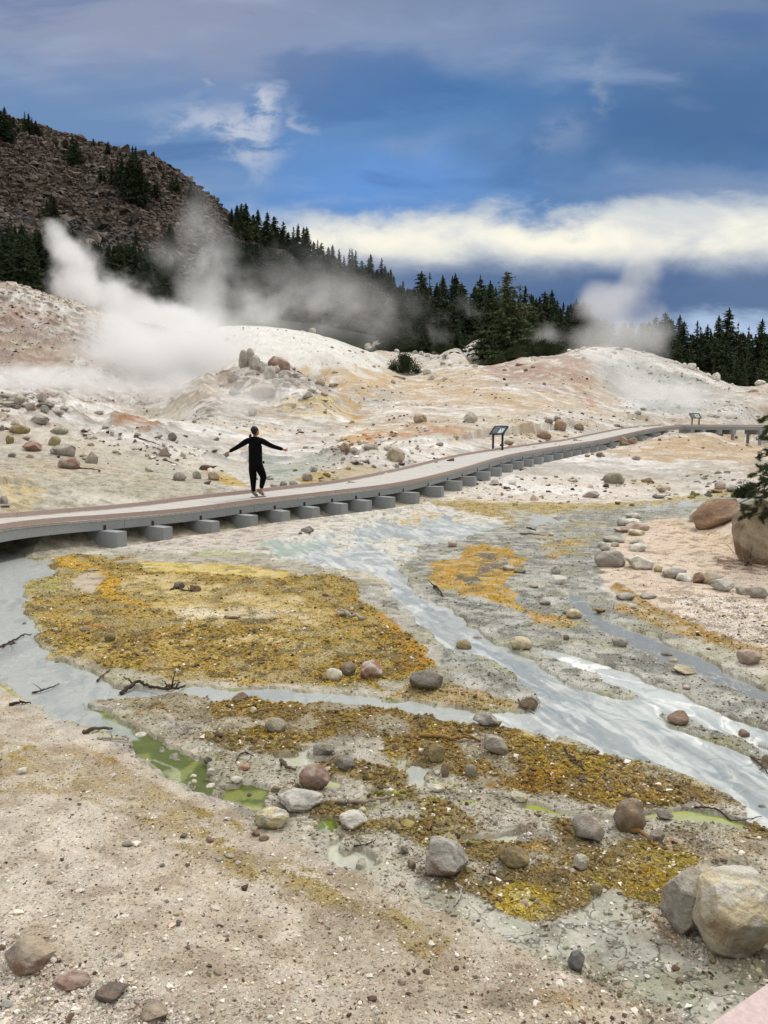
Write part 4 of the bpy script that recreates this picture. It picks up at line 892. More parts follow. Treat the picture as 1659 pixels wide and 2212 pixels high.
# the boardwalk under the viewpoint: one corner of its toe rail shows
M_pink = simple('pink_brown_composite', 'c4b0ac', .75, 45, .2, .4)
vw = empty('viewing_boardwalk', (1.0, .5, 0), label='pinkish toe rail and deck of the walkway close by, cut by the lower corner', cat='boardwalk')
c0 = at(1440, 2240, 1.58); c1 = at(1659, 2098, 1.58)
zr = .62
def onz(x, y, z):
    a, e = ray(x, y); Y = (z - ZC) / e; return np.array((a * Y, Y, z))
e0 = onz(1529, 2212, zr); e1 = onz(1659, 2121, zr); d = (e1 - e0) / np.linalg.norm(e1 - e0); nr = np.array((d[1], -d[0], 0))
A = e0 - d * 3; B = e1 + d * 3
m = MB(); m.box([A - up * .12, B - up * .12, B + nr * .14 - up * .12, A + nr * .14 - up * .12], [A, B, B + nr * .14, A + nr * .14]); m.build('toe_rail', M_pink, vw, bevel=.006)
A2 = A + nr * .15; m = MB(); n = int(np.linalg.norm(B - A) / .145)
for i in range(n):
    s = A - nr * -.02 + d * (i * .145); s[2] = zr - .125; t = s + d * .14
    m.box([s - up * .04, t - up * .04, t + nr * 2 - up * .04, s + nr * 2 - up * .04], [s, t, t + nr * 2, s + nr * 2])
m.build('deck', M_deck, vw)
m = MB(); S_ = A + nr * .05 - up * .17; T_ = B + nr * .05 - up * .17; m.box([S_ - up * .2, T_ - up * .2, T_ + nr * .05 - up * .2, S_ + nr * .05 - up * .2], [S_, T_, T_ + nr * .05, S_ + nr * .05]); m.build('side_beam', M_beam, vw)

# ---------------------------------------------------------------- wayside panels
def panel_mat(name, blobs):
    m, t, b = newmat(name)
    tc = t.n.new('ShaderNodeTexCoord'); sp = t.n.new('ShaderNodeSeparateXYZ'); t.l.new(tc.outputs['Object'], sp.inputs[0])
    u, v = sp.outputs[0], sp.outputs[1]; col = c4('1b1f26')
    for (u0, u1, v0, v1, c, br) in blobs:
        f = t.math('MULTIPLY', t.math('MULTIPLY', t.math('GREATER_THAN', u, u0), t.math('LESS_THAN', u, u1)), t.math('MULTIPLY', t.math('GREATER_THAN', v, v0), t.math('LESS_THAN', v, v1)))
        if br:
            n = t.noise(tc.outputs['Object'], br, 3); f = t.math('MULTIPLY', f, t.ramp(n, .42, .5))
        col = t.mix(f, col, c4(c))
    t.set(b, 'Base Color', col); t.set(b, 'Roughness', .3); t.set(b, 'Specular IOR Level', .5)
    return m
def wayside(x, y, Y, rz, label, blobs, hh=1.02):
    p = at(x, y, Y); g = p[2] - .35
    r = empty('wayside_panel', (p[0], p[1], g), 0, label=label, cat='sign')
    R_ = Matrix.Rotation(rz, 4, 'Z'); H = hh + .35
    def mk(m, name, mat, bev=.004):
        me = m.build(name, mat, None, bevel=bev); me.data.transform(R_); me.parent = r; return me
    for s in (-1, 1):
        m = MB(); m.obox((s * .29, 0, H * .36), (.038, 0, 0), (0, .038, 0), (0, 0, H * .36)); mk(m, 'post', M_black)
        m = MB(); m.box([(s * .29 - .038, -.04, H * .70), (s * .29 + .038, -.04, H * .70), (s * .29 + .038, .06, H * .70), (s * .29 - .038, .06, H * .70)], [(s * .29 - .038, -.02, H * .76), (s * .29 + .038, -.02, H * .76), (s * .29 + .038, .22, H * .9), (s * .29 - .038, .22, H * .9)]); mk(m, 'bracket', M_black)
    al = R(42); cz = H * .86; cy = .08
    ay = np.array((0, math.cos(al), math.sin(al))); az = np.array((0, -math.sin(al), math.cos(al)))
    c = np.array((0, cy, cz))
    m = MB(); m.obox(c, (.40, 0, 0), ay * .27, az * .012); mk(m, 'tray', M_black)
    for s in (-1, 1):
        m = MB(); m.obox(c + np.array((s * .41, 0, 0)) + az * .008, (.018, 0, 0), ay * .29, az * .028); mk(m, 'frame', M_black)
        m = MB(); m.obox(c + ay * (s * .275) + az * .008, (.388, 0, 0), ay * .016, az * .028); mk(m, 'frame', M_black)
    m = MB(); m.obox((0, 0, 0), (.375, 0, 0), (0, .245, 0), (0, 0, .004)); f = m.build('panel', panel_mat('panel_print', blobs)); f.parent = r
    f.matrix_local = R_ @ Matrix.Translation(Vector(c + az * .019)) @ Matrix.Rotation(al, 4, 'X')
    return r
wayside(1075, 967, 37.5, R(-48), 'black wayside panel on two posts beside the middle of the boardwalk',
        [(-.34, .34, .17, .225, '3a4c63', 0), (-.3, .0, .185, .21, '9fb4cc', 60), (.02, .33, -.2, .13, 'b9d0d2', 14), (-.34, -.03, -.2, .12, '2a2f36', 0), (-.32, -.05, -.18, .1, '55606c', 70)])
wayside(1502, 921, 60.5, R(8), 'black wayside panel with a pale picture on it, at the far bend of the boardwalk',
        [(-.34, .34, .17, .225, '3a4c63', 0), (-.02, .3, -.2, .15, 'a9c0b4', 0), (.08, .24, -.1, .1, '26332c', 12), (-.34, -.06, -.2, .12, '4a5560', 60)], hh=1.0)

# ---------------------------------------------------------------- the person
SK = {'jacket': 1.2, 'trousers': 1.2, 'shoe': 1.15, 'hood': 1.1}
def skin(name, verts, edges, mat, parent, sub=2, root=0):
    me = bpy.data.meshes.new(name); me.from_pydata([v[:3] for v in verts], edges, []); o = bpy.data.objects.new(name, me); COL.objects.link(o)
    md = o.modifiers.new('s', 'SKIN'); md.use_smooth_shade = True
    for i, v in enumerate(verts):
        d = me.skin_vertices[0].data[i]; r = v[3]; r = r if isinstance(r, tuple) else (r, r); kk = SK.get(name, 1.0); d.radius = (r[0] * kk, r[1] * kk); d.use_root = (i == root)
    o.modifiers.new('u', 'SUBSURF').levels = sub; o.modifiers['u'].render_levels = sub
    dg = bpy.context.evaluated_depsgraph_get(); nm = bpy.data.meshes.new_from_object(o.evaluated_get(dg)); nm.name = name
    o.modifiers.clear(); o.data = nm; nm.materials.clear(); nm.materials.append(mat)
    nm.polygons.foreach_set('use_smooth', [True] * len(nm.polygons)); o.parent = parent
    return o
def q_(x, y, d=0.0): return ((x - 735) * .001284, d, (1465 - y) * .001284)
feet = hit(553, 1074)
def deck_at(dx, dy):
    """a point on the deck under a surveyed sight line"""
    a, e = ray(dx, dy); lo = None
    for Yt in np.linspace(16, 24, 900):
        X = a * Yt; dd = np.hypot(N1[:, 0] - X, N1[:, 1] - Yt); k = int(dd.argmin()); zd = N1[k, 2] - DT
        if ZC + e * Yt <= zd: return np.array((X, Yt, zd))
fp = deck_at(553, 1074.5)
per = empty('person', tuple(fp), 0, label='person in black clothes with arms held out wide, seen from behind, standing on the boardwalk', cat='person')
M_skin = simple('skin', 'b07c66', .6, 20, .05, .05); M_cloth = simple('black_knit', '0d0d10', .95, 40, .15, .2, .1); M_pant = simple('black_jersey', '0b0b0d', .95, 30, .15, .2, .1)
M_hair = simple('dark_hair', '17100d', .6, 50, .3, .3, .3, stretch=(3, 3, .5)); M_shoe = simple('taupe_knit_shoe', '7d6c64', .85, 60, .15, .2); M_sole = simple('pale_sole', 'a3958b', .8, 20, .1, .1)
V = [q_(738, 850) + (.10,), q_(738, 700) + (.085,), q_(735, 560) + (.10,), q_(732, 430) + (.085,), q_(730, 365, .0) + (.045,), q_(742, 325, .01) + (.045,), q_(745, 290, .015) + (.07,), q_(746, 240, .02) + (.085,), q_(742, 205, .015) + (.06,),
     q_(650, 400) + (.05,), q_(600, 425) + (.045,), q_(430, 535, -.02) + (.036,), q_(275, 622, -.04) + (.022,), q_(245, 640, -.04) + (.024,),
     q_(820, 400) + (.05,), q_(868, 430) + (.045,), q_(1040, 525, .02) + (.036,), q_(1250, 590, .02) + (.022,), q_(1275, 594, .02) + (.024,),
     q_(692, 900) + (.085,), q_(690, 1110, .01) + (.052,), q_(690, 1340, -.01) + (.032,), q_(705, 1420, -.01) + (.028,),
     q_(795, 900) + (.085,), q_(878, 1080, .05) + (.052,), q_(832, 1290, .02) + (.032,), q_(835, 1380, .02) + (.028,)]
E_ = [(0, 1), (1, 2), (2, 3), (3, 4), (4, 5), (5, 6), (6, 7), (7, 8), (3, 9), (9, 10), (10, 11), (11, 12), (12, 13), (3, 14), (14, 15), (15, 16), (16, 17), (17, 18), (0, 19), (19, 20), (20, 21), (21, 22), (0, 23), (23, 24), (24, 25), (25, 26)]
# five fingers on each hand, the thumb from the side of the palm
for base_i, tips in ((13, [((222, 652), (205, 657)), ((226, 645), (203, 640)), ((228, 636), (207, 622)), ((233, 660), (215, 672)), ((255, 660), (252, 682))]),
                     (18, [((1305, 573), (1330, 565)), ((1308, 588), (1336, 584)), ((1306, 601), (1334, 603)), ((1300, 612), (1320, 622)), ((1280, 615), (1284, 640))])):
    for k, (k1, k2) in enumerate(tips):
        d = V[base_i][1]; a = len(V); V.append(q_(*k1, d) + (.0085,)); V.append(q_(*k2, d + .012) + (.0068,)); E_ += [(base_i, a), (a, a + 1)]
# nose and chin: the head is turned to the walk's far end
V.append(q_(806, 285, -.0) + (.012,)); E_.append((6, len(V) - 1)); V.append(q_(795, 318, .01) + (.022,)); E_.append((6, len(V) - 1))
body = skin('body', V, E_, M_skin, per, 2)
J = [q_(738, 880) + ((.150, .105),), q_(738, 830) + ((.150, .112),), q_(738, 740) + ((.148, .105),), q_(742, 640) + ((.142, .10),), q_(738, 540) + ((.152, .11),), q_(733, 440) + ((.155, .10),), q_(730, 385) + ((.10, .075),), q_(728, 350, -.01) + ((.062, .062),),
     q_(650, 405) + (.075,), q_(600, 425) + (.066,), q_(430, 535, -.02) + (.048,), q_(268, 624, -.04) + (.036,),
     q_(815, 405) + (.075,), q_(868, 432) + (.066,), q_(1040, 525, .02) + (.048,), q_(1252, 588, .02) + (.036,)]
jk = skin('jacket', J, [(0, 1), (1, 2), (2, 3), (3, 4), (4, 5), (5, 6), (6, 7), (5, 8), (8, 9), (9, 10), (10, 11), (5, 12), (12, 13), (13, 14), (14, 15)], M_cloth, per)
hd = skin('hood', [q_(690, 392, -.07) + (.045,), q_(640, 375, -.06) + (.04,), q_(735, 392, -.085) + (.045,), q_(790, 372, -.05) + (.03,)], [(0, 1), (0, 2), (2, 3)], M_cloth, per)
T_ = [q_(742, 870) + ((.165, .12),), q_(738, 760) + ((.140, .11),), q_(684, 930) + (.098,), q_(690, 1110, .01) + (.074,), q_(690, 1240, 0) + (.058,), q_(690, 1372, -.01) + (.040,),
      q_(805, 930) + (.105,), q_(876, 1080, .05) + (.072,), q_(852, 1200, .03) + (.058,), q_(830, 1308, .02) + (.040,)]
tr = skin('trousers', T_, [(0, 1), (0, 2), (2, 3), (3, 4), (4, 5), (0, 6), (6, 7), (7, 8), (8, 9)], M_pant, per)
skin('phone_pouch', [q_(882, 790, .02) + (.022,), q_(884, 850, .02) + (.024,)], [(0, 1)], M_pant, per, 1)
def shoe(hx_, hy, tx, ty, d0, d1):
    p0 = np.array(q_(hx_, hy, d0)); p1 = np.array(q_(tx, ty, d1)); mid = (p0 + p1) / 2
    L_ = [tuple(p0 + (0, 0, .03)) + ((.040, .042),), tuple(mid + (0, 0, .035)) + ((.042, .04),), tuple(p1 * .75 + mid * .25 + (0, 0, .01)) + ((.046, .03),), tuple(p1) + ((.035, .024),), tuple(p0 + (0, 0, .085)) + (.036,)]
    s = skin('shoe', L_, [(0, 1), (1, 2), (2, 3), (0, 4)], M_shoe, per)
    m = MB(); dv = (p1 - p0); dv[2] = 0; dl = np.linalg.norm(dv); dv /= dl; nv = np.array((-dv[1], dv[0], 0)); c = (p0 + p1) / 2; 
    m.obox((c[0], c[1], min(p0[2], p1[2]) - .028), dv * (dl / 2 + .04), nv * .042, up * .012); so = m.build('sole', M_sole, None, bevel=.008); so.parent = s
per.scale = (1.1, 1.1, 1.1)
shoe(672, 1418, 760, 1440, -.02, .03); shoe(775, 1385, 880, 1430, .03, .06)
H_ = [q_(735, 300, -.02) + (.055,), q_(733, 250, -.015) + ((.092, .1),), q_(733, 205, 0) + ((.078, .085),), q_(738, 180, .0) + (.045,), q_(672, 300, -.07) + (.03,), q_(660, 345, -.09) + (.034,), q_(662, 390, -.1) + (.02,)]
hr = skin('hair', H_[4:], [(0, 1), (1, 2)], M_hair, per, 2)
b_ = bmesh.new(); b_.from_mesh(hr.data); r_ = bmesh.ops.create_icosphere(b_, subdivisions=3, radius=1)['verts']
for v in r_:
    c_h = q_(732, 240, -.018); k_ = .8 if v.co.z < 0 else 1.0
    v.co = Vector((v.co.x * .094 * k_ + c_h[0], v.co.y * .112 + c_h[1], v.co.z * .103 + c_h[2]))
b_.to_mesh(hr.data); b_.free(); hr.data.polygons.foreach_set('use_smooth', [True] * len(hr.data.polygons))
# ---------------------------------------------------------------- rocks, one by one
RC = {'g': '9a958d', 'd': '625e59', 't': 'b3a28a', 'b': '7b6450', 'r': '8d6656', 'm': '857746', 'w': 'dcd8ce', 'p': 'b59e92', 'o': '7d7a68', 'c': 'cdbf9c', 's': '62676a', 'k': '9a6850', 'y': 'c9c094', 'n': '9c7d66', 'x': 'b9b6ae'}
def sphere_dirs(sub):
    b = bmesh.new(); bmesh.ops.create_icosphere(b, subdivisions=sub, radius=1); V = np.array([v.co[:] for v in b.verts]); F = np.array([[v.index for v in f.verts] for f in b.faces]); b.free(); return V, F
SPH = {k: sphere_dirs(k) for k in (3, 4, 5, 6)}
def n3(V, s, o=3, seed=0):
    return (fbm(V[:, 0] * s + seed * 3.7, V[:, 1] * s + V[:, 2] * s * .7, o, seed % 40) + fbm(V[:, 1] * s - seed, V[:, 2] * s + V[:, 0] * s * .6 + 11, o, (seed + 7) % 40)) * .5
def rock_mesh(name, w, d, h, shape, colr, seed, lod, under=None):
    V, F = SPH[lod]; V = V.copy(); r = random.Random(seed)
    rad = 1 + .22 * n3(V, 1.3, 2, seed)
    ncut = {'r': 15, 'a': 18, 'f': 13, 'c': 10, 'L': 22}[shape[0]]; lo, hi = {'r': (.70, .93), 'a': (.52, .84), 'f': (.68, .9), 'c': (.7, .92), 'L': (.68, .92)}[shape[0]]
    P_ = V * rad[:, None]
    for _ in range(ncut):
        n = np.array([r.gauss(0, 1), r.gauss(0, 1), r.gauss(0, .8)]); n /= np.linalg.norm(n); k = r.uniform(lo, hi)
        e = P_ @ n - k; P_ = P_ - np.where(e > 0, e * (.93 if shape[0] != 'r' else .8), 0)[:, None] * n
    amp = .16 if shape[0] == 'c' else .085
    P_ = P_ * (1 + amp * n3(V, 4.5, 4, seed + 3) + (.05 if shape[0] == 'c' else .03) * n3(V, 13, 4, seed + 5) + (.03 * n3(V, 34, 3, seed + 6) if lod > 4 else 0))[:, None]
    mx = np.abs(P_).max(0); P_ = P_ / mx
    t = P_[:, 2]; c = np.empty((len(V), 3)); c[:] = hx(RC[colr[0]])
    v = n3(V, 2.3, 4, seed + 9)[:, None]; c *= 1 + .7 * v; c = c * .92 + hx('c4b8a4') * .2
    for k in colr[1:]:
        q = n3(V, 1.9, 4, seed + ord(k))
        if k in 'mk' and under: w_ = sstep(-.0, -.6, t + q * .9)
        elif k == 'w': w_ = sstep(-.02, .28, q + .15 * t + .2 * n3(V, 7, 3, seed + 33)) * .85
        else: w_ = sstep(-.05, .3, q + .1 * n3(V, 7, 3, seed + 31)) * .75
        c = c * (1 - w_[:, None] * .85) + hx(RC[k]) * w_[:, None] * .85
    P_ = P_ * np.array((w / 2, d / 2, h / 2))
    return P_, F, np.clip(c, .01, .85)
ROCKS = []
def rock(c, x, yb, w, h, shape, colr, label, group=None, name='rock', on=None, depth=None, lift=0, rot=None, sink=.19):
    X, Y_ = cm(c, x, yb); s = cs(c); wp, hp = w * s, h * s
    p = at(X, Y_, on) if on else hit(X, Y_)
    dist = p[1]; W = wp / FPX * dist * .96; H = hp / FPX * dist * .96
    dn = (ZC - p[2]) / max(dist, 1); D = (depth or .85) * W
    # the top shows too when seen from above: take its share out of the height
    H = max(H - .25 * D * max(dn, 0), H * .55)
    H *= 1 + sink * 2
    seed = len(ROCKS) * 13 + 5; rr = random.Random(seed); px = wp * .463
    lod = 3 if px < 14 else 4 if px < 40 else 5 if px < 90 else 6
    P_, F, C = rock_mesh(name, W, D, H, shape, colr, seed, lod, under='u' in shape)
    a = rot if rot is not None else rr.uniform(-.35, .35)
    R2 = np.array([[math.cos(a), -math.sin(a), 0], [math.sin(a), math.cos(a), 0], [0, 0, 1]]); tl = rr.uniform(-.12, .12)
    P_ = P_ @ R2.T
    o = mesh_np(name, P_, F, M_R, col=C); o.rotation_euler = (0, tl, 0)
    o.location = (p[0], p[1] + D * .42, p[2] + H * (.5 - sink) + lift)
    tag(o, label, 'boulder' if name == 'boulder' else 'rock', group); ROCKS.append(o); return o
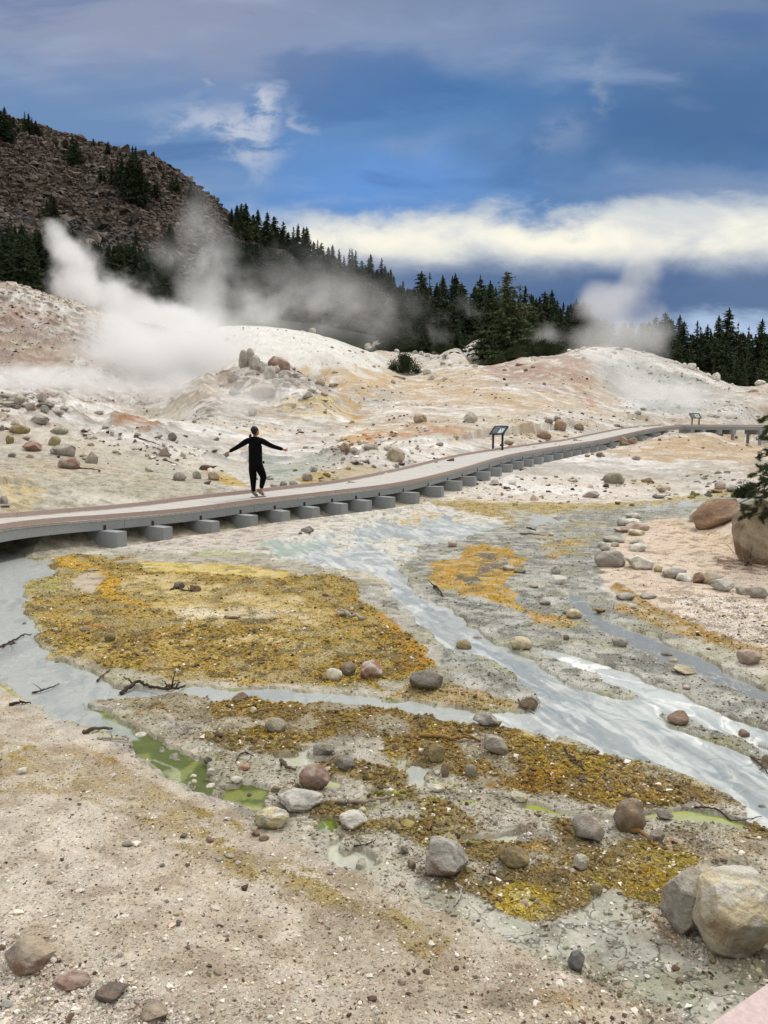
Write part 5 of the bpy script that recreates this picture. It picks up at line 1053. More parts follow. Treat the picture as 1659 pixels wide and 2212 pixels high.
TXT = '''
C 772 352 52 36 a dg|dark grey rock beside the rusty one on the big mustard gravel bar
C 838 364 66 28 a rb|rusty brown rock next to the dark grey rock on the mustard bar
C 1403 384 34 15 a b|small dark brown stone alone near the far rim of the mustard bar
C 1440 750 84 54 r cw|pale cream boulder lying against the mossy and orange boulders
C 1504 728 80 58 r ob|olive brown boulder between the cream one and the orange one
C 1602 748 118 88 ru kbw|orange-red boulder at the stream side of the mustard bar
C 1091 892 34 30 r c|round cream stone on the brown gravel bar below the stream
C 1190 975 112 60 r omt|low olive tan boulder half sunk in the pale mud
C 1000 482 84 22 f t|flat tan slab bedded in the middle of the mustard bar
C 397 276 54 10 f g|thin grey slab near the boardwalk side of the mustard bar
C 363 534 56 15 f b|flat brown slab on the streamward edge of the mustard bar
C 470 582 50 38 c mb|crumbly mustard brown lump at the edge of the bar
C 625 624 30 16 a d|small dark stone on the orange part of the mustard bar
C 238 534 22 16 r w|small white stone near the flat brown slab
C 788 526 26 13 r w|small white stone in the yellow streak of the bar
C 1520 444 24 13 r w|white pebble just above the grey driftwood
C 1147 621 20 14 r w|lone white pebble in the ochre gravel
C 103 511 20 15 r d|small grey stone standing in the grey stream
C 246 676 26 14 a d|dark stone breaking the surface of the wide grey stream
C 1036 838 90 36 a bd|dark brown lump on the near shore of the narrow stream
C 1400 1078 112 56 a gom|greyish olive boulder in the mud under the brown bar
C 602 1000 54 26 c wg|crusty white lump at the head of the green pool
E 186 357 168 86 ru dgm|dark grey boulder with a pale speckled face and yellow foot
E 346 180 78 46 cu mgm|mustard crusted boulder at the edge of the main stream
E 597 181 106 56 ru cgm|cream boulder with a yellow foot in the main stream
E 828 43 76 46 ru ctm|cream yellow boulder amid the dark mud and rivulets
E 1026 163 76 42 r g|plain grey rounded rock in the dark mud
E 1593 240 118 66 r pt|pinkish round boulder on the edge of the pink gravel
E 1310 286 118 38 f cg|long pale flat rock beside the dark rivulet
E 630 432 92 54 a bd|dark brown boulder at the meeting of the two streams
E 456 520 148 68 a gwd|speckled grey and white boulder on the shore by the dead log
E 482 630 128 82 a gct|pale broken boulder at the end of the dead log
E 222 670 104 84 cu mb|mustard crusted boulder under the dead log
E 374 730 60 62 r og|grey olive stone behind the orange gravel
E 265 726 40 62 c bm|upright brown stone on the mud
E 228 717 38 24 a w|bright white split stone on the grey mud
E 230 797 78 36 cu wym|white and yellow crusted rock in the pale pool
E 588 852 86 46 cu ywm|crusty pale yellow rock at the head of the green strip
E 1076 976 154 158 ru bgtm|big brown egg-shaped boulder beside the green strip
G 905 360 172 124 a ggb|grey flat-topped boulder beside the egg-shaped one
E 1220 916 92 36 f dg|dark flat rock in the green strip behind the egg-shaped boulder
E 1288 507 108 58 a bp|angular brown boulder on the dark island between braids
E 1562 562 60 40 a bd|dark brown rock at the tip of the dark island
E 1655 700 50 72 ru bc|brown rock with a pale cap at the stream's edge by a stick
E 1642 870 48 24 a d|small dark rock in the wide stream near the gravel point
E 790 133 30 26 r b|small round brown rock in the dark mud
E 1312 349 36 20 r pw|small pale pink rock in the foaming braid
E 405 135 52 14 f d|dark flat stone awash next to the mustard crusted boulder
E 1230 208 56 24 f dg|dark flat rock at the dark rivulet
E 1255 236 50 24 f co|pale stone below the dark flat rock at the rivulet
E 1405 178 20 12 a b|small brown stone on the mud beyond the rivulet
E 620 405 26 14 a d|small dark stone on the muddy spit
G 1182 362 96 62 a gb|grey brown rock next to the yellow stained log
G 275 524 256 190 a xgwr|large pale grey boulder with white veins on the clay
G 572 468 158 88 cu mmb|low mustard lump in the middle of the crusted flat
G 856 477 86 78 cu wgym|white and yellow crusted boulder amid the ochre clods
G 922 580 56 58 cu mt|mustard round rock on the crusted flat
G 838 910 92 92 r ss|dark slate-grey smooth rock on the bare clay
G 1496 1050 34 28 a w|bright white angular stone by the pinkish rail
G 1324 937 28 26 r p|small pinkish stone on the cracked clay
G 1144 942 36 16 a w|small white wedge on the cracked clay
G 1281 962 38 26 r b|small brown-grey stone on the cracked clay
G 1318 985 22 18 a w|tiny white stone between the brown and the pale one
G 1391 992 34 24 a wp|pale stone on the cracked clay nearest the rail
G 1521 941 18 14 a c|tiny cream stone under the great boulder
G 1019 710 32 30 a y|pale yellow block on the edge of the clay channel
G 1090 682 34 34 a y|pale yellow block at the head of the clay channel
G 1134 666 36 26 a m|mustard block right of the pale yellow one
G 1045 640 22 30 a y|small upright yellow stone at the clay channel
G 1026 902 38 34 r p|round pinkish stone on the clay by the slate-grey rock
G 1020 1022 28 30 r m|small round mustard stone low on the clay
G 893 1004 26 24 a c|small cream stone low on the clay
G 1428 877 38 24 r m|yellow stone tucked under the great boulder
G 234 563 30 28 r c|small cream stone under the large pale grey boulder
G 259 557 22 34 r y|small upright cream stone beside the white stick
G 148 532 32 28 a x|pale block beside the large pale grey boulder
G 82 545 36 24 a t|small tan stone near the large pale grey boulder
G 78 966 44 34 a p|pinkish grey stone on the front sand
G 120 470 40 52 a bm|brown lump beside the large pale grey boulder
G 90 404 40 36 a db|dark brown rock on the mud behind the large pale boulder
G 45 305 62 44 au mb|mustard rock standing in the pale pool
G 240 290 50 30 a mb|mustard brown lump at the foot of the pale pool
G 333 274 28 22 r k|small bright orange stone on the grey mud
G 660 620 32 22 r m|small mustard stone on the yellow crust
G 748 615 38 30 r m|round mustard stone on the rim of the yellow crust
G 612 625 34 26 r p|small pinkish stone in the yellow crust
G 1215 385 34 20 a bd|small dark stone under the yellow stained log
F 1352 246 158 122 ru rbgm|red-brown boulder with a yellow foot by the green pool
F 1286 338 234 92 f xwg|large pale flat-topped boulder in the green pool
F 1166 412 178 92 cu ywgm|crusty yellow-white boulder at the foot of the green pool
F 1520 412 150 82 cu wkgm|white boulder with an orange streak below the small green pool
F 1492 162 122 66 a sgm|dark grey low boulder in the pale mud
F 1566 342 42 36 r yc|round yellow-white stone under the driftwood log
F 1356 393 42 26 c yg|small crusty stone between the green pool and the pale boulder
F 1188 247 46 30 c bm|mustard brown lump beside the green pool
F 895 132 44 38 a do|dark olive stone at the bank of the green pool
F 909 188 42 44 c wg|crusty white-grey stone standing in the green pool
F 908 232 52 26 cu wy|crusty white slab at the shore of the green pool
F 956 232 40 26 c gw|small grey crusted stone beside the white slab in the pool
F 1018 227 62 34 c wy|broad crusty white stone in the green pool
F 833 212 38 24 a ym|small yellow and white stone on the shore of the green pool
F 832 186 36 20 c wg|small white crusty stone on the shore of the green pool
F 1076 272 24 26 a dg|small grey stone near the end of the green pool
F 1052 152 58 26 r kc|small orange and cream stone above the green pool
F 767 116 26 20 a g|small grey stone in the upper green pool
F 500 990 1 1 r w|x
F 770 822 28 28 a s|small slate-dark stone alone on the sand
F 545 478 50 20 a d|dark flat stone on the sandy bank
F 811 924 26 18 a d|small dark stone lying alone low on the sandy bank
F 790 442 38 22 a db|dark brown stone near the yellow edge of the sand
F 905 462 46 20 a rb|brown slab near the yellow edge of the sand
F 1138 452 52 22 r bd|dark ringed brown stone on the grey mud
F 1105 435 40 28 a br|brown stone beside the crusty yellow-white boulder
F 945 545 36 18 f g|flat grey stone by the pale gravel
F 990 530 50 18 f g|second flat grey stone by the pale gravel
F 1138 588 32 22 a w|white chip under the pale gravel patch
F 1030 560 26 20 r w|white pebble beside the flat grey stones
F 88 166 44 28 a w|white chunk on the yellow sand
F 568 276 28 18 r y|yellow pebble alone on the sandy bank
F 360 270 20 14 r y|small yellow pebble on the yellow sand
F 518 957 30 32 a w|white upright chip on the front sand
F 979 868 30 22 a w|white chip in the middle of the front sand
F 719 723 24 16 a s|small blue-grey pebble on the sandy bank
F 760 778 32 16 f c|cream flat pebble above the slate-dark stone
F 745 1172 24 22 r w|white round pebble low on the front sand
F 916 1204 26 22 r w|white pebble between two others at the very front
F 850 1228 38 22 a w|white flat chip at the very front
F 1013 1146 22 20 r w|white round pebble in front of the boardwalk corner
F 1165 1232 34 24 r w|white round pebble at the front edge
F 1630 1204 28 26 r w|white pebble below the clay
F 1427 600 30 26 a w|white chip by the pale gravel patch near the clay
F 699 566 30 16 a d|small dark stone under the flat dark one
F 210 640 34 14 a b|small brown stone on the grey sand
F 340 680 44 16 f w|flat pale chip on the grey sand
F 98 1044 255 158 L tgr|big grey-brown angular boulder at the near corner of the sand
F 292 1108 190 72 L prt|reddish brown slab next to the big angular boulder
F 460 1160 170 78 a drb|dark purple-brown jagged rock in the white gravel
F 645 1250 160 84 a tbg|sandy brown rock at the very front edge
F 8 928 30 34 a br|small brown rock against the big angular boulder
F 30 932 36 16 f w|flat white chip beside the big angular boulder
F 20 1184 64 38 a xg|pale grey rock in the white gravel
B 48 350 90 64 r tgo|big tan boulder beyond the boardwalk rail
B 18 305 50 22 a gb|grey slab behind the big tan boulder
B 158 180 64 38 ru tob|olive tan boulder on the pale hillside
B 376 182 66 44 r xt|pale tan boulder with a rough top on the hillside
B 764 217 60 50 ru nb|brown boulder, biggest of the brown group beyond the walk
B 714 191 40 22 r b|small brown boulder of the group beyond the walk
B 750 176 40 24 a gb|grey-brown rock on top of the brown group
B 846 216 46 28 r bn|brown rock lying apart from the brown group
B 693 252 70 40 r rgp|red and grey boulder close to the far rail
B 541 279 46 20 a bn|brown slab at the foot of the wayside panel
B 310 254 34 16 a t|small tan rock on the streaked slope
B 240 284 40 16 f gb|flat grey-brown rock near the far rail
B 1099 166 32 20 r g|grey rock on the flat before the far hill
B 1010 200 34 12 f b|flat brown rock close to the walk's far rail
B 1030 280 56 40 ru nm|olive brown boulder against the near rail
B 1078 276 42 26 r nb|smaller brown boulder against the near rail
B 1050 280 40 12 f b|thin brown slab between the two boulders at the rail
B 1005 450 102 50 r og|lone olive-grey oval boulder on the white slope
B 930 332 38 22 a b|brown rock on the slope below the walk
B 880 333 30 12 a b|thin brown rock on the slope below the walk
B 1095 347 44 18 f gb|flat grey brown rock on the slope below the walk
B 832 458 16 10 a r|tiny red-brown stone on the white slope
B 1216 484 60 26 r tg|grey tan rock near the yellow rivulet
B 1460 472 52 34 r gp|grey rock left of the low juniper
B 1512 480 62 30 r xs|pale blue-grey rock beside the low juniper
B 1190 510 56 15 f ds|dark flat rock in the yellow rivulet
B 1412 487 36 12 f b|flat brown rock by the rivulet bend
B 1420 420 1 1 r w|x
B 1355 610 62 56 r xw|pale boulder beside the great orange boulder
B 1087 598 72 26 r xw|pale rock farthest of the row along the sandy bank
B 1036 628 52 36 r xw|white-grey rock at the bend of the row
B 1076 630 84 36 r wx|white oval rock in the row along the sandy bank
B 1040 657 84 26 f pb|pinkish flat rock in the row along the sandy bank
B 1102 652 118 36 r pn|long pink-tan rock in the row along the sandy bank
B 1096 670 82 28 f cx|cream flat rock in front of the pink-tan one
B 1000 702 98 32 r xg|grey-white rock at the water side of the row
B 948 720 46 26 r w|bright white rock at the water side of the row
B 1002 718 42 20 r xg|small grey rock next to the bright white one
B 1096 708 62 24 r xp|pale round rock in the sand behind the row
B 1106 740 84 34 r wc|broad cream-white rock in the sand behind the row
B 964 738 52 24 r g|grey rock in front of the bright white one
B 992 808 154 74 r ggo|big dull grey boulder at the shore of the sandy bank
B 1116 818 134 66 a wyc|big pale yellow-white boulder beside the dull grey one
B 1190 828 42 34 cu ym|small yellow crusted rock by the big pale boulder
B 1266 857 114 46 r gxo|greyish boulder half buried in the sandy bank
B 1311 870 82 34 a wx|pale rock in front of the greyish one
B 1376 877 82 52 a rbd|reddish brown rock in the row across the sand
B 1434 887 108 58 r ttg|tan boulder beside the reddish brown one
B 1478 914 114 54 a xwo|pale green-white boulder in the row across the sand
B 1566 927 74 38 a xs|pale bluish rock between the last two boulders
B 1628 942 86 54 r gp|grey-pink boulder at the end of the row
B 760 880 92 38 r ww|bright white oval stone alone in the mud flat
B 746 837 50 38 ru xo|pale round stone behind the bright white oval
B 544 822 62 26 r xt|pale stone on the rim of the mustard triangle
B 592 832 62 22 r og|olive stone beside the pale one on the rim
B 1052 950 88 34 r gxo|grey rounded rock on the ochre shore
B 1150 944 78 26 r gt|tan grey rock behind the ochre shore
B 701 970 54 26 ru xm|pale rock with a yellow foot in the rivulets
B 650 898 46 15 f om|flat olive rock in the mud flat
B 938 1003 52 18 f mb|flat ochre brown rock by the thin rivulet
B 297 720 42 26 r pc|small pinkish rock at the head of the mustard triangle
B 298 706 30 12 r p|x
B 724 672 26 16 r w|small white rock in the dark mud
B 695 690 20 12 r x|x
B 790 1010 36 14 f bo|x
C 1326 107 60 24 a ds|dark wet rock in the white mud below the walk
C 1297 114 20 12 r n|small orange-brown stone by the dark wet rock
A 62 542 78 44 r gs|tall grey rock on the rim of the bank by the steam
A 18 517 48 22 r g|grey rock at the very end of the rim
A 22 552 60 28 a gd|grey angular rock below the rim's end
A 60 560 60 20 a dg|x
A 126 574 54 32 r gb|grey-brown round rock on the rim of the bank
A 187 581 40 32 r go|olive grey round rock on the rim
A 182 556 92 22 f ds|long dark slab on the rim
A 272 569 40 17 r g|small grey rock on the rim
A 243 584 62 18 f gb|flat grey rock just under the rim
A 424 587 48 20 a gs|grey rock where the rim runs out
A 158 629 92 36 a gd|broad grey slab on the white streaks
A 247 674 88 30 r og|olive grey oval rock on the white streaks
A 72 670 92 36 ru mb|mustard brown rock low on the bank
A 38 714 38 44 cu mb|upright mustard rock at the border of the bank
A 60 636 50 22 a gx|pale grey rock above the mustard brown one
A 6 657 26 26 a dg|dark rock at the border of the bank
A 228 722 56 38 ru mg|grey and mustard boulder in the midst of the bank
A 110 698 36 14 a dg|small dark rock in the midst of the bank
A 130 746 98 46 a rpb|reddish broken boulder on the bank
A 270 767 118 50 a gb|large grey brown tilted boulder on the bank
A 231 757 44 26 r g|grey round rock tucked beside the large tilted one
A 283 820 98 50 r rxg|rounded boulder with a reddish top and grey side
A 373 784 50 18 f gt|flat tan-grey rock by the large tilted one
A 356 769 34 12 f b|x
A 48 769 38 18 r d|small dark rock on the pale sand
A 740 698 44 34 r ds|dark round rock alone on the streaked slope
A 768 871 64 37 r gb|grey boulder, first of three above the walk
A 848 863 44 33 r gt|grey-tan boulder, second of three above the walk
A 918 869 62 38 ru tm|yellow-stained boulder, third of three above the walk
A 10 972 42 34 r gs|grey round rock at the border above the walk
A 8 985 60 12 f g|flat grey slab under the round rock at the border
A 492 752 36 12 a g|x
A 1328 872 50 36 r gb|grey boulder behind the person's feet
A 1355 834 38 26 a xg|pale pointed rock above the grey boulder
A 1222 901 36 28 r gs|grey stone right of the person's legs
A 1266 894 42 22 ru gm|x
A 1186 905 46 20 r gm|x
A 1490 757 52 46 a rpb|reddish broken rock at the mouth of the gully
A 1530 760 60 30 a gb|grey rock pile stone at the mouth of the gully
A 1600 740 80 26 a gb|x
A 1540 802 40 18 r g|x
A 1048 394 46 74 r gg|left upright slab of the rock pile on the knoll
A 1080 378 48 72 r gx|tall middle slab of the rock pile on the knoll
A 1098 398 62 68 a gx|leaning grey slab in front of the tall middle slab
A 1206 397 118 68 a prg|biggest reddish tilted boulder atop the rock pile
A 1142 404 50 42 a xg|pale block between the slabs and the tilted boulder
A 1166 432 56 56 r xg|pale egg-shaped boulder below the tilted one
A 1190 408 44 36 a pg|x
A 1228 426 60 32 r g|x
A 1195 460 60 30 r xg|x
A 1235 443 32 26 r x|x
A 1282 461 36 22 r xg|x
A 1307 452 46 28 a xw|x
A 1236 470 42 24 r g|x
A 1262 450 30 22 r g|x
A 1385 459 54 24 a pg|x
A 1442 474 52 20 a gb|x
A 1003 456 56 40 r g|x
A 1042 476 64 36 r gx|x
A 1100 456 42 26 r x|x
A 1060 440 60 24 a xg|x
A 1270 424 34 18 r d|x
A 1296 432 34 16 r g|x
A 1330 440 40 16 a g|x
A 1014 503 62 28 r dg|dark rounded boulder under the rock pile
A 1130 528 124 66 r gp|largest boulder at the foot of the rock pile
A 1330 516 54 28 a gb|x
A 1345 490 44 20 a gb|x
A 1400 510 36 16 a b|x
A 905 571 46 20 r g|x
A 1090 592 42 34 r gs|grey block fading in the steam above the person
A 1446 406 28 12 r g|x
A 1404 583 20 14 r s|x
A 980 272 26 16 r g|x
A 1434 298 18 9 r g|x
A 1565 318 22 10 r g|x
A 1615 382 18 10 r g|x
A 1510 312 18 8 r g|x
A 1628 307 46 40 r xg|large pale boulder on the crest of the white dome
A 1592 308 40 32 r gx|grey boulder beside the large pale one on the dome
A 1350 232 34 22 r xg|single pale boulder on top of the white dome
J 90 556 66 36 r xg|x
J 184 540 34 26 r xg|x
J 244 548 56 32 r xg|x
J 210 552 34 18 r xw|x
J 270 560 40 22 r xw|x
J 390 572 42 24 r gx|x
J 430 580 40 26 r xg|x
J 440 560 30 18 r gx|x
J 470 592 36 20 r x|x
J 516 576 36 22 r gx|x
J 500 602 34 16 r xw|x
J 548 600 36 18 r x|x
J 570 640 40 20 r xg|x
J 620 650 36 16 r x|x
J 686 640 26 20 r w|x
J 725 655 30 16 r xw|x
J 780 660 44 18 r xw|x
J 468 704 62 38 r xt|pale tan boulder at the lip of the low hill
J 357 706 44 22 r xw|white rock below the round green shrub
J 404 700 34 18 r xw|x
J 300 736 62 16 f gt|flat tan rock in the dip below the shrub
J 500 746 62 34 a xt|tan block on the brow of the low hill
J 584 742 38 20 a xw|x
J 246 768 34 26 a g|x
J 48 798 30 12 f o|x
J 122 660 24 14 r g|x
J 1070 650 62 22 a pb|pinkish flat rock on the brown brow
J 1112 684 32 16 a b|x
J 1162 666 32 16 a b|x
J 976 684 28 14 a b|x
J 988 784 24 18 r g|x
J 1234 776 30 22 a gb|x
J 1398 556 34 18 r w|x
J 1450 560 44 20 r w|x
J 1492 608 28 18 r g|x
J 1490 545 40 18 r w|x
J 1560 545 60 20 r w|x
J 1450 588 44 18 a w|x
J 1620 570 50 32 a w|x
I 170 574 66 34 r xw|x
I 228 602 72 44 r wx|white boulder under the plume on the far dome
I 320 525 90 34 a xw|x
I 270 560 90 34 r x|x
I 540 552 34 22 r w|x
I 836 646 46 24 r w|x
I 912 686 54 44 r w|white boulder next to the biggest one on the far rim
I 978 708 86 62 r ww|biggest white boulder on the far rim of the dome
I 1026 718 30 36 r w|x
I 1124 766 52 32 r ww|x
I 1204 806 78 76 a wx|upright white boulder by the forest edge
I 1160 786 50 24 a x|x
I 1470 850 70 34 a wx|x
I 1430 850 50 34 a w|x
I 1600 836 100 42 a ww|big white broken boulder at the end of the rim
I 1540 900 100 46 a wx|broad white block below the broken one
I 1530 842 60 22 f w|x
I 1340 846 30 18 r w|x
I 957 840 40 30 r w|white boulder alone on the far slope
I 605 682 26 14 r g|x
I 1134 1112 66 24 r wb|white topped rock above the far walkway
I 1148 1134 72 34 r wb|white rock with a brown foot above the far walkway
I 490 1142 66 30 r gb|grey rock on the flat before the steaming hill
I 180 876 40 18 a p|x
B 1490 170 30 18 r w|white round rock beyond the far rail
B 1440 160 30 12 a gb|x
B 1610 160 40 8 f g|x
'''
grp = {'A': ('grey boulder heaped on the rock pile of the knoll', 'boulders heaped on the knoll'), 'J': ('pale rock strewn along the saddle below the forest', 'pale rocks below the forest'),
       'I': ('white rock strewn along the rim of the steaming hill', 'white rocks on the steaming hill'), 'B': ('small rock by the rivulets and the walk', 'small rocks by the rivulets')}
for ln in TXT.strip().split('\n'):
    a, lb = ln.split('|'); t = a.split(); c = t[0]; x, y, w, h = map(float, t[1:5])
    if w < 5: continue
    g = None
    if lb == 'x':
        if c == 'A' and not (1000 < x < 1460 and 380 < y < 540): lb, g = 'small grey rock lying on the slopes beyond the walk', 'small grey rocks on the slopes'
        elif c == 'J' and y > 645 and x > 900 or c == 'J' and x < 600 and y > 640: lb, g = 'small brown or pale rock on the brow of the low hill', 'small rocks on the low hill'
        else: lb, g = grp[c]
    rock(c, x, y, w, h, t[5], t[6], lb, g, name='boulder' if w * cs(c) > 32 else 'rock')
# the great boulders
def big(c, x, yb, w, h, shape, colr, **k): return rock(c, x, yb, w, h, shape, colr, k.pop('label', None), name='boulder', **k)
o = big('B', 1462, 628, 200, 140, 'L', 'ntn', label='great tan-orange tilted boulder on the sandy bank', depth=.7); o.rotation_euler = (0, R(-20), 0); o.scale = (1.08, 1, .84); o.location.z -= .07
o = big('B', 1655, 798, 262, 285, 'L', 'tnb', label='great brown boulder behind the pine branches', depth=.8, rot=0.1, sink=.16)
# boulder split by a crack: two lobes of one stone
p = hit(*cm('G', 1540, 880)); r = empty('split_boulder', tuple(p), label='great cream and grey boulder split by a vertical crack, beside the pinkish rail', cat='boulder')
def lobe(x, yb, w, h, colr, seed, dep, yoff, tilt=0):
    X, Y_ = cm('G', x, yb); a, e = ray(X, Y_); q = hit(X, Y_); W = w * cs('G') / FPX * q[1]; H = h * cs('G') / FPX * q[1] * 1.0
    D = dep * W; H = H * 1.02
    P_, F, C = rock_mesh('lobe', W, D, H, 'L', colr, seed, 6); P_[:, 2] += H * .42
    P_ += np.array((q[0] - p[0], q[1] - p[1] + D * .4 + yoff, q[2] - p[2])); ob = mesh_np('lobe', P_, F, M_R, r, col=C); return ob
lobe(1592, 885, 470, 432, 'ctxw', 404, .8, 0, 'L'); lobe(1345, 790, 230, 315, 'gxt', 91, 1.0, .04, 'L')
# ---------------------------------------------------------------- dead wood
def stick(c, pl, th, mat, label, twigs=0, seed=1, lift=.3, name='dead_branch', cat='branch', group=None, knots=2, forks=()):
    """a branch following surveyed points on the ground; th = thickness on the sheet"""
    r = random.Random(seed); P_ = []
    for x, y in pl:
        X, Y_ = cm(c, x, y); q = hit(X, Y_); P_.append(q)
    P_ = np.array(P_); d0 = P_[0][1]; R0 = th * cs(c) / FPX * d0 / 2
    P_[:, 2] = np.maximum(P_[:, 2], 0) + R0 * .7
    for i in range(1, len(P_) - 1): P_[i, 2] += R0 * r.uniform(.2, 1.6) * lift * 3
    C_ = crom(P_, 6) if len(P_) > 2 else np.array([P_[0] + (P_[1] - P_[0]) * t for t in np.linspace(0, 1, 9)])
    m = MB(); C_ = C_ + np.array([[r.gauss(0, R0 * .25) for _ in range(3)] for _ in C_])
    def tube(Q, ra, rb, ns=7):
        n = len(Q); base_i = len(m.v)
        for i in range(n):
            t = Q[min(i + 1, n - 1)] - Q[max(i - 1, 0)]; t = t / (np.linalg.norm(t) + 1e-9); a_ = np.cross(t, up); a_ /= (np.linalg.norm(a_) + 1e-9); b_ = np.cross(a_, t)
            rad = (ra + (rb - ra) * i / (n - 1)) * r.uniform(.8, 1.2)
            for k in range(ns):
                an = 2 * math.pi * k / ns; m.v.append(tuple(Q[i] + (a_ * math.cos(an) + b_ * math.sin(an)) * rad * r.uniform(.85, 1.15)))
        for i in range(n - 1):
            for k in range(ns):
                m.f.append((base_i + i * ns + k, base_i + i * ns + (k + 1) % ns, base_i + (i + 1) * ns + (k + 1) % ns, base_i + (i + 1) * ns + k))
        m.f.append(tuple(base_i + k for k in range(ns))); m.f.append(tuple(base_i + (n - 1) * ns + k for k in reversed(range(ns))))
    tube(C_, R0, R0 * .45)
    for k in range(twigs):
        i = r.randrange(2, len(C_) - 1); dv = np.array((r.uniform(-1, 1), r.uniform(-.6, .6), r.uniform(.05, .6))); dv /= np.linalg.norm(dv); L_ = np.linalg.norm(P_[-1] - P_[0]) * r.uniform(.2, .45)
        Q = np.array([C_[i] + dv * L_ * t + np.array((0, 0, .15 * L_ * math.sin(t * 3) * r.uniform(-1, 1))) for t in np.linspace(0, 1, 5)]); tube(Q, R0 * .5, R0 * .2, 5)
    for fk in forks:
        Q = []
        for (x, y, hgt) in fk: X, Y_ = cm(c, x, y); q = hit(X, Y_ + hgt * cs(c)); q[2] += hgt * cs(c) / FPX * q[1] + R0 * .6; Q.append(q)
        tube(crom(Q, 4) if len(Q) > 2 else np.array(Q), R0 * .6, R0 * .22, 5)
    cen = P_.mean(0); cen[2] = P_[:, 2].min(); m.v = [tuple(np.array(v) - cen) for v in m.v]
    o = m.build(name, mat, None, smooth=True); o.location = tuple(cen); tag(o, label, cat, group); return o
stick('C', [(0, 612), (30, 600), (70, 583), (100, 565), (135, 560)], 11, M_wetwood, 'bare black branch with thin upright twigs, lying in the grey stream', 0, 3, forks=[[(66, 584, 0), (50, 584, 20), (35, 590, 50), (10, 600, 95), (25, 600, 130)], [(20, 600, 0), (12, 600, 50), (0, 600, 90)], [(40, 595, 0), (60, 590, 15), (75, 590, 40)]])
stick('C', [(420, 764), (445, 740), (480, 706)], 12, M_bark, 'straight brown stick leaning out of the stream by the mustard bar', 0, 4)
stick('C', [(520, 818), (560, 800), (600, 783), (640, 797), (690, 806), (740, 800), (796, 790)], 20, M_wetwood, 'dark rotting branch pile at the head of the brown bar', 5, 5)
stick('C', [(140, 812), (180, 806), (225, 792), (258, 773)], 9, M_wetwood, 'thin dark stick in the widest part of the stream', 1, 6)
stick('C', [(40, 856), (90, 852), (136, 850)], 15, M_wetwood, 'dark bark slab on the pale bank by the stream', 1, 7, name='bark_slab', cat='driftwood')
stick('C', [(420, 1000), (470, 1005), (520, 1013), (560, 1020)], 15, M_gwood, 'grey driftwood piece on the mud beside the green pool', 1, 8, name='driftwood', cat='driftwood')
stick('C', [(362, 975), (420, 970), (484, 972)], 22, M_bark, 'flat brown wood chunk above the grey driftwood piece', 0, 9, name='driftwood', cat='driftwood')
stick('C', [(1462, 466), (1510, 478), (1570, 490)], 26, M_gwood, 'thick grey weathered driftwood on the mustard bar', 1, 10, name='driftwood', cat='driftwood')
stick('C', [(735, 358), (770, 352), (800, 366), (868, 358)], 10, M_wetwood, 'dark twig across the pair of rocks on the mustard bar', 2, 11)
stick('E', [(150, 550), (220, 560), (290, 572), (360, 568), (418, 574)], 20, M_tanwood, 'long tan dead log pointing at the pale broken boulder', 1, 12, name='log', cat='log')
stick('E', [(782, 604), (796, 640), (820, 668), (860, 696), (918, 733)], 9, M_wetwood, 'curved dark stick across the brown gravel point', 1, 13)
stick('E', [(580, 392), (600, 430), (650, 466)], 8, M_bark, 'thin split stick beside the dark brown boulder', 2, 14)
stick('E', [(1340, 862), (1400, 870), (1440, 884), (1470, 912), (1500, 928), (1560, 934), (1630, 912)], 8, M_wetwood, 'black forked branch lying across the green strip', 3, 15)
stick('E', [(1588, 648), (1615, 680), (1659, 728)], 14, M_bark, 'brown stick at the edge of the wide stream', 1, 16)
stick('F', [(1432, 292), (1490, 300), (1560, 302), (1620, 294), (1680, 276)], 24, M_dead, 'long pale brown driftwood log by the small green pool', 2, 17, name='log', cat='log')
stick('F', [(1214, 122), (1240, 140), (1284, 152)], 20, M_bark, 'brown stub of wood behind the red-brown boulder', 0, 18, name='driftwood', cat='driftwood')
stick('F', [(1018, 116), (1036, 88), (1060, 78), (1096, 90)], 8, M_wetwood, 'arched dark twig on the mud above the green pool', 1, 19)
stick('F', [(1530, 506), (1575, 480), (1622, 452)], 9, M_wetwood, 'thin dark stick across the pale mud channel', 0, 20)
stick('G', [(308, 532), (330, 560), (330, 590), (304, 632)], 18, M_gwood, 'white and grey bent stick below the large pale boulder', 1, 21)
stick('G', [(1062, 305), (1120, 335), (1174, 370)], 26, M_tanwood, 'mustard stained log under the egg-shaped boulder', 0, 22, name='log', cat='log')
stick('B', [(212, 892), (232, 905), (256, 936)], 12, M_wetwood, 'short dark stick between the stream and the mustard triangle', 1, 23)
stick('B', [(588, 664), (640, 668), (692, 672)], 7, M_wetwood, 'thin black stick on the dark mud', 0, 24)
stick('B', [(620, 638), (656, 648)], 9, M_wetwood, 'stubby black stick behind the thin one', 0, 25)
stick('A', [(595, 688), (640, 705), (692, 724)], 7, M_wetwood, 'dark broken stick on the streaked slope', 0, 26)
stick('A', [(705, 784), (765, 801)], 5, M_wetwood, 'thin dark stick above the three boulders', 0, 27)
stick('A', [(335, 818), (380, 822), (432, 826)], 7, M_wetwood, 'dark stick beside the boulder with the reddish top', 1, 28)
stick('A', [(200, 1000), (210, 1001)], 1, M_wetwood, 'x') if False else None
stick('F', [(190, 872 + 0), (240, 880)], 6, M_bark, 'thin brown twig on the front sand', 0, 29)
stick('G', [(455, 490), (510, 512)], 12, M_wetwood, 'dark splinter between the pale boulder and the mustard lump', 0, 30)
stick('G', [(205, 260), (208, 290), (214, 335)], 16, M_bark, 'mossy brown stub behind the large pale boulder', 1, 31)

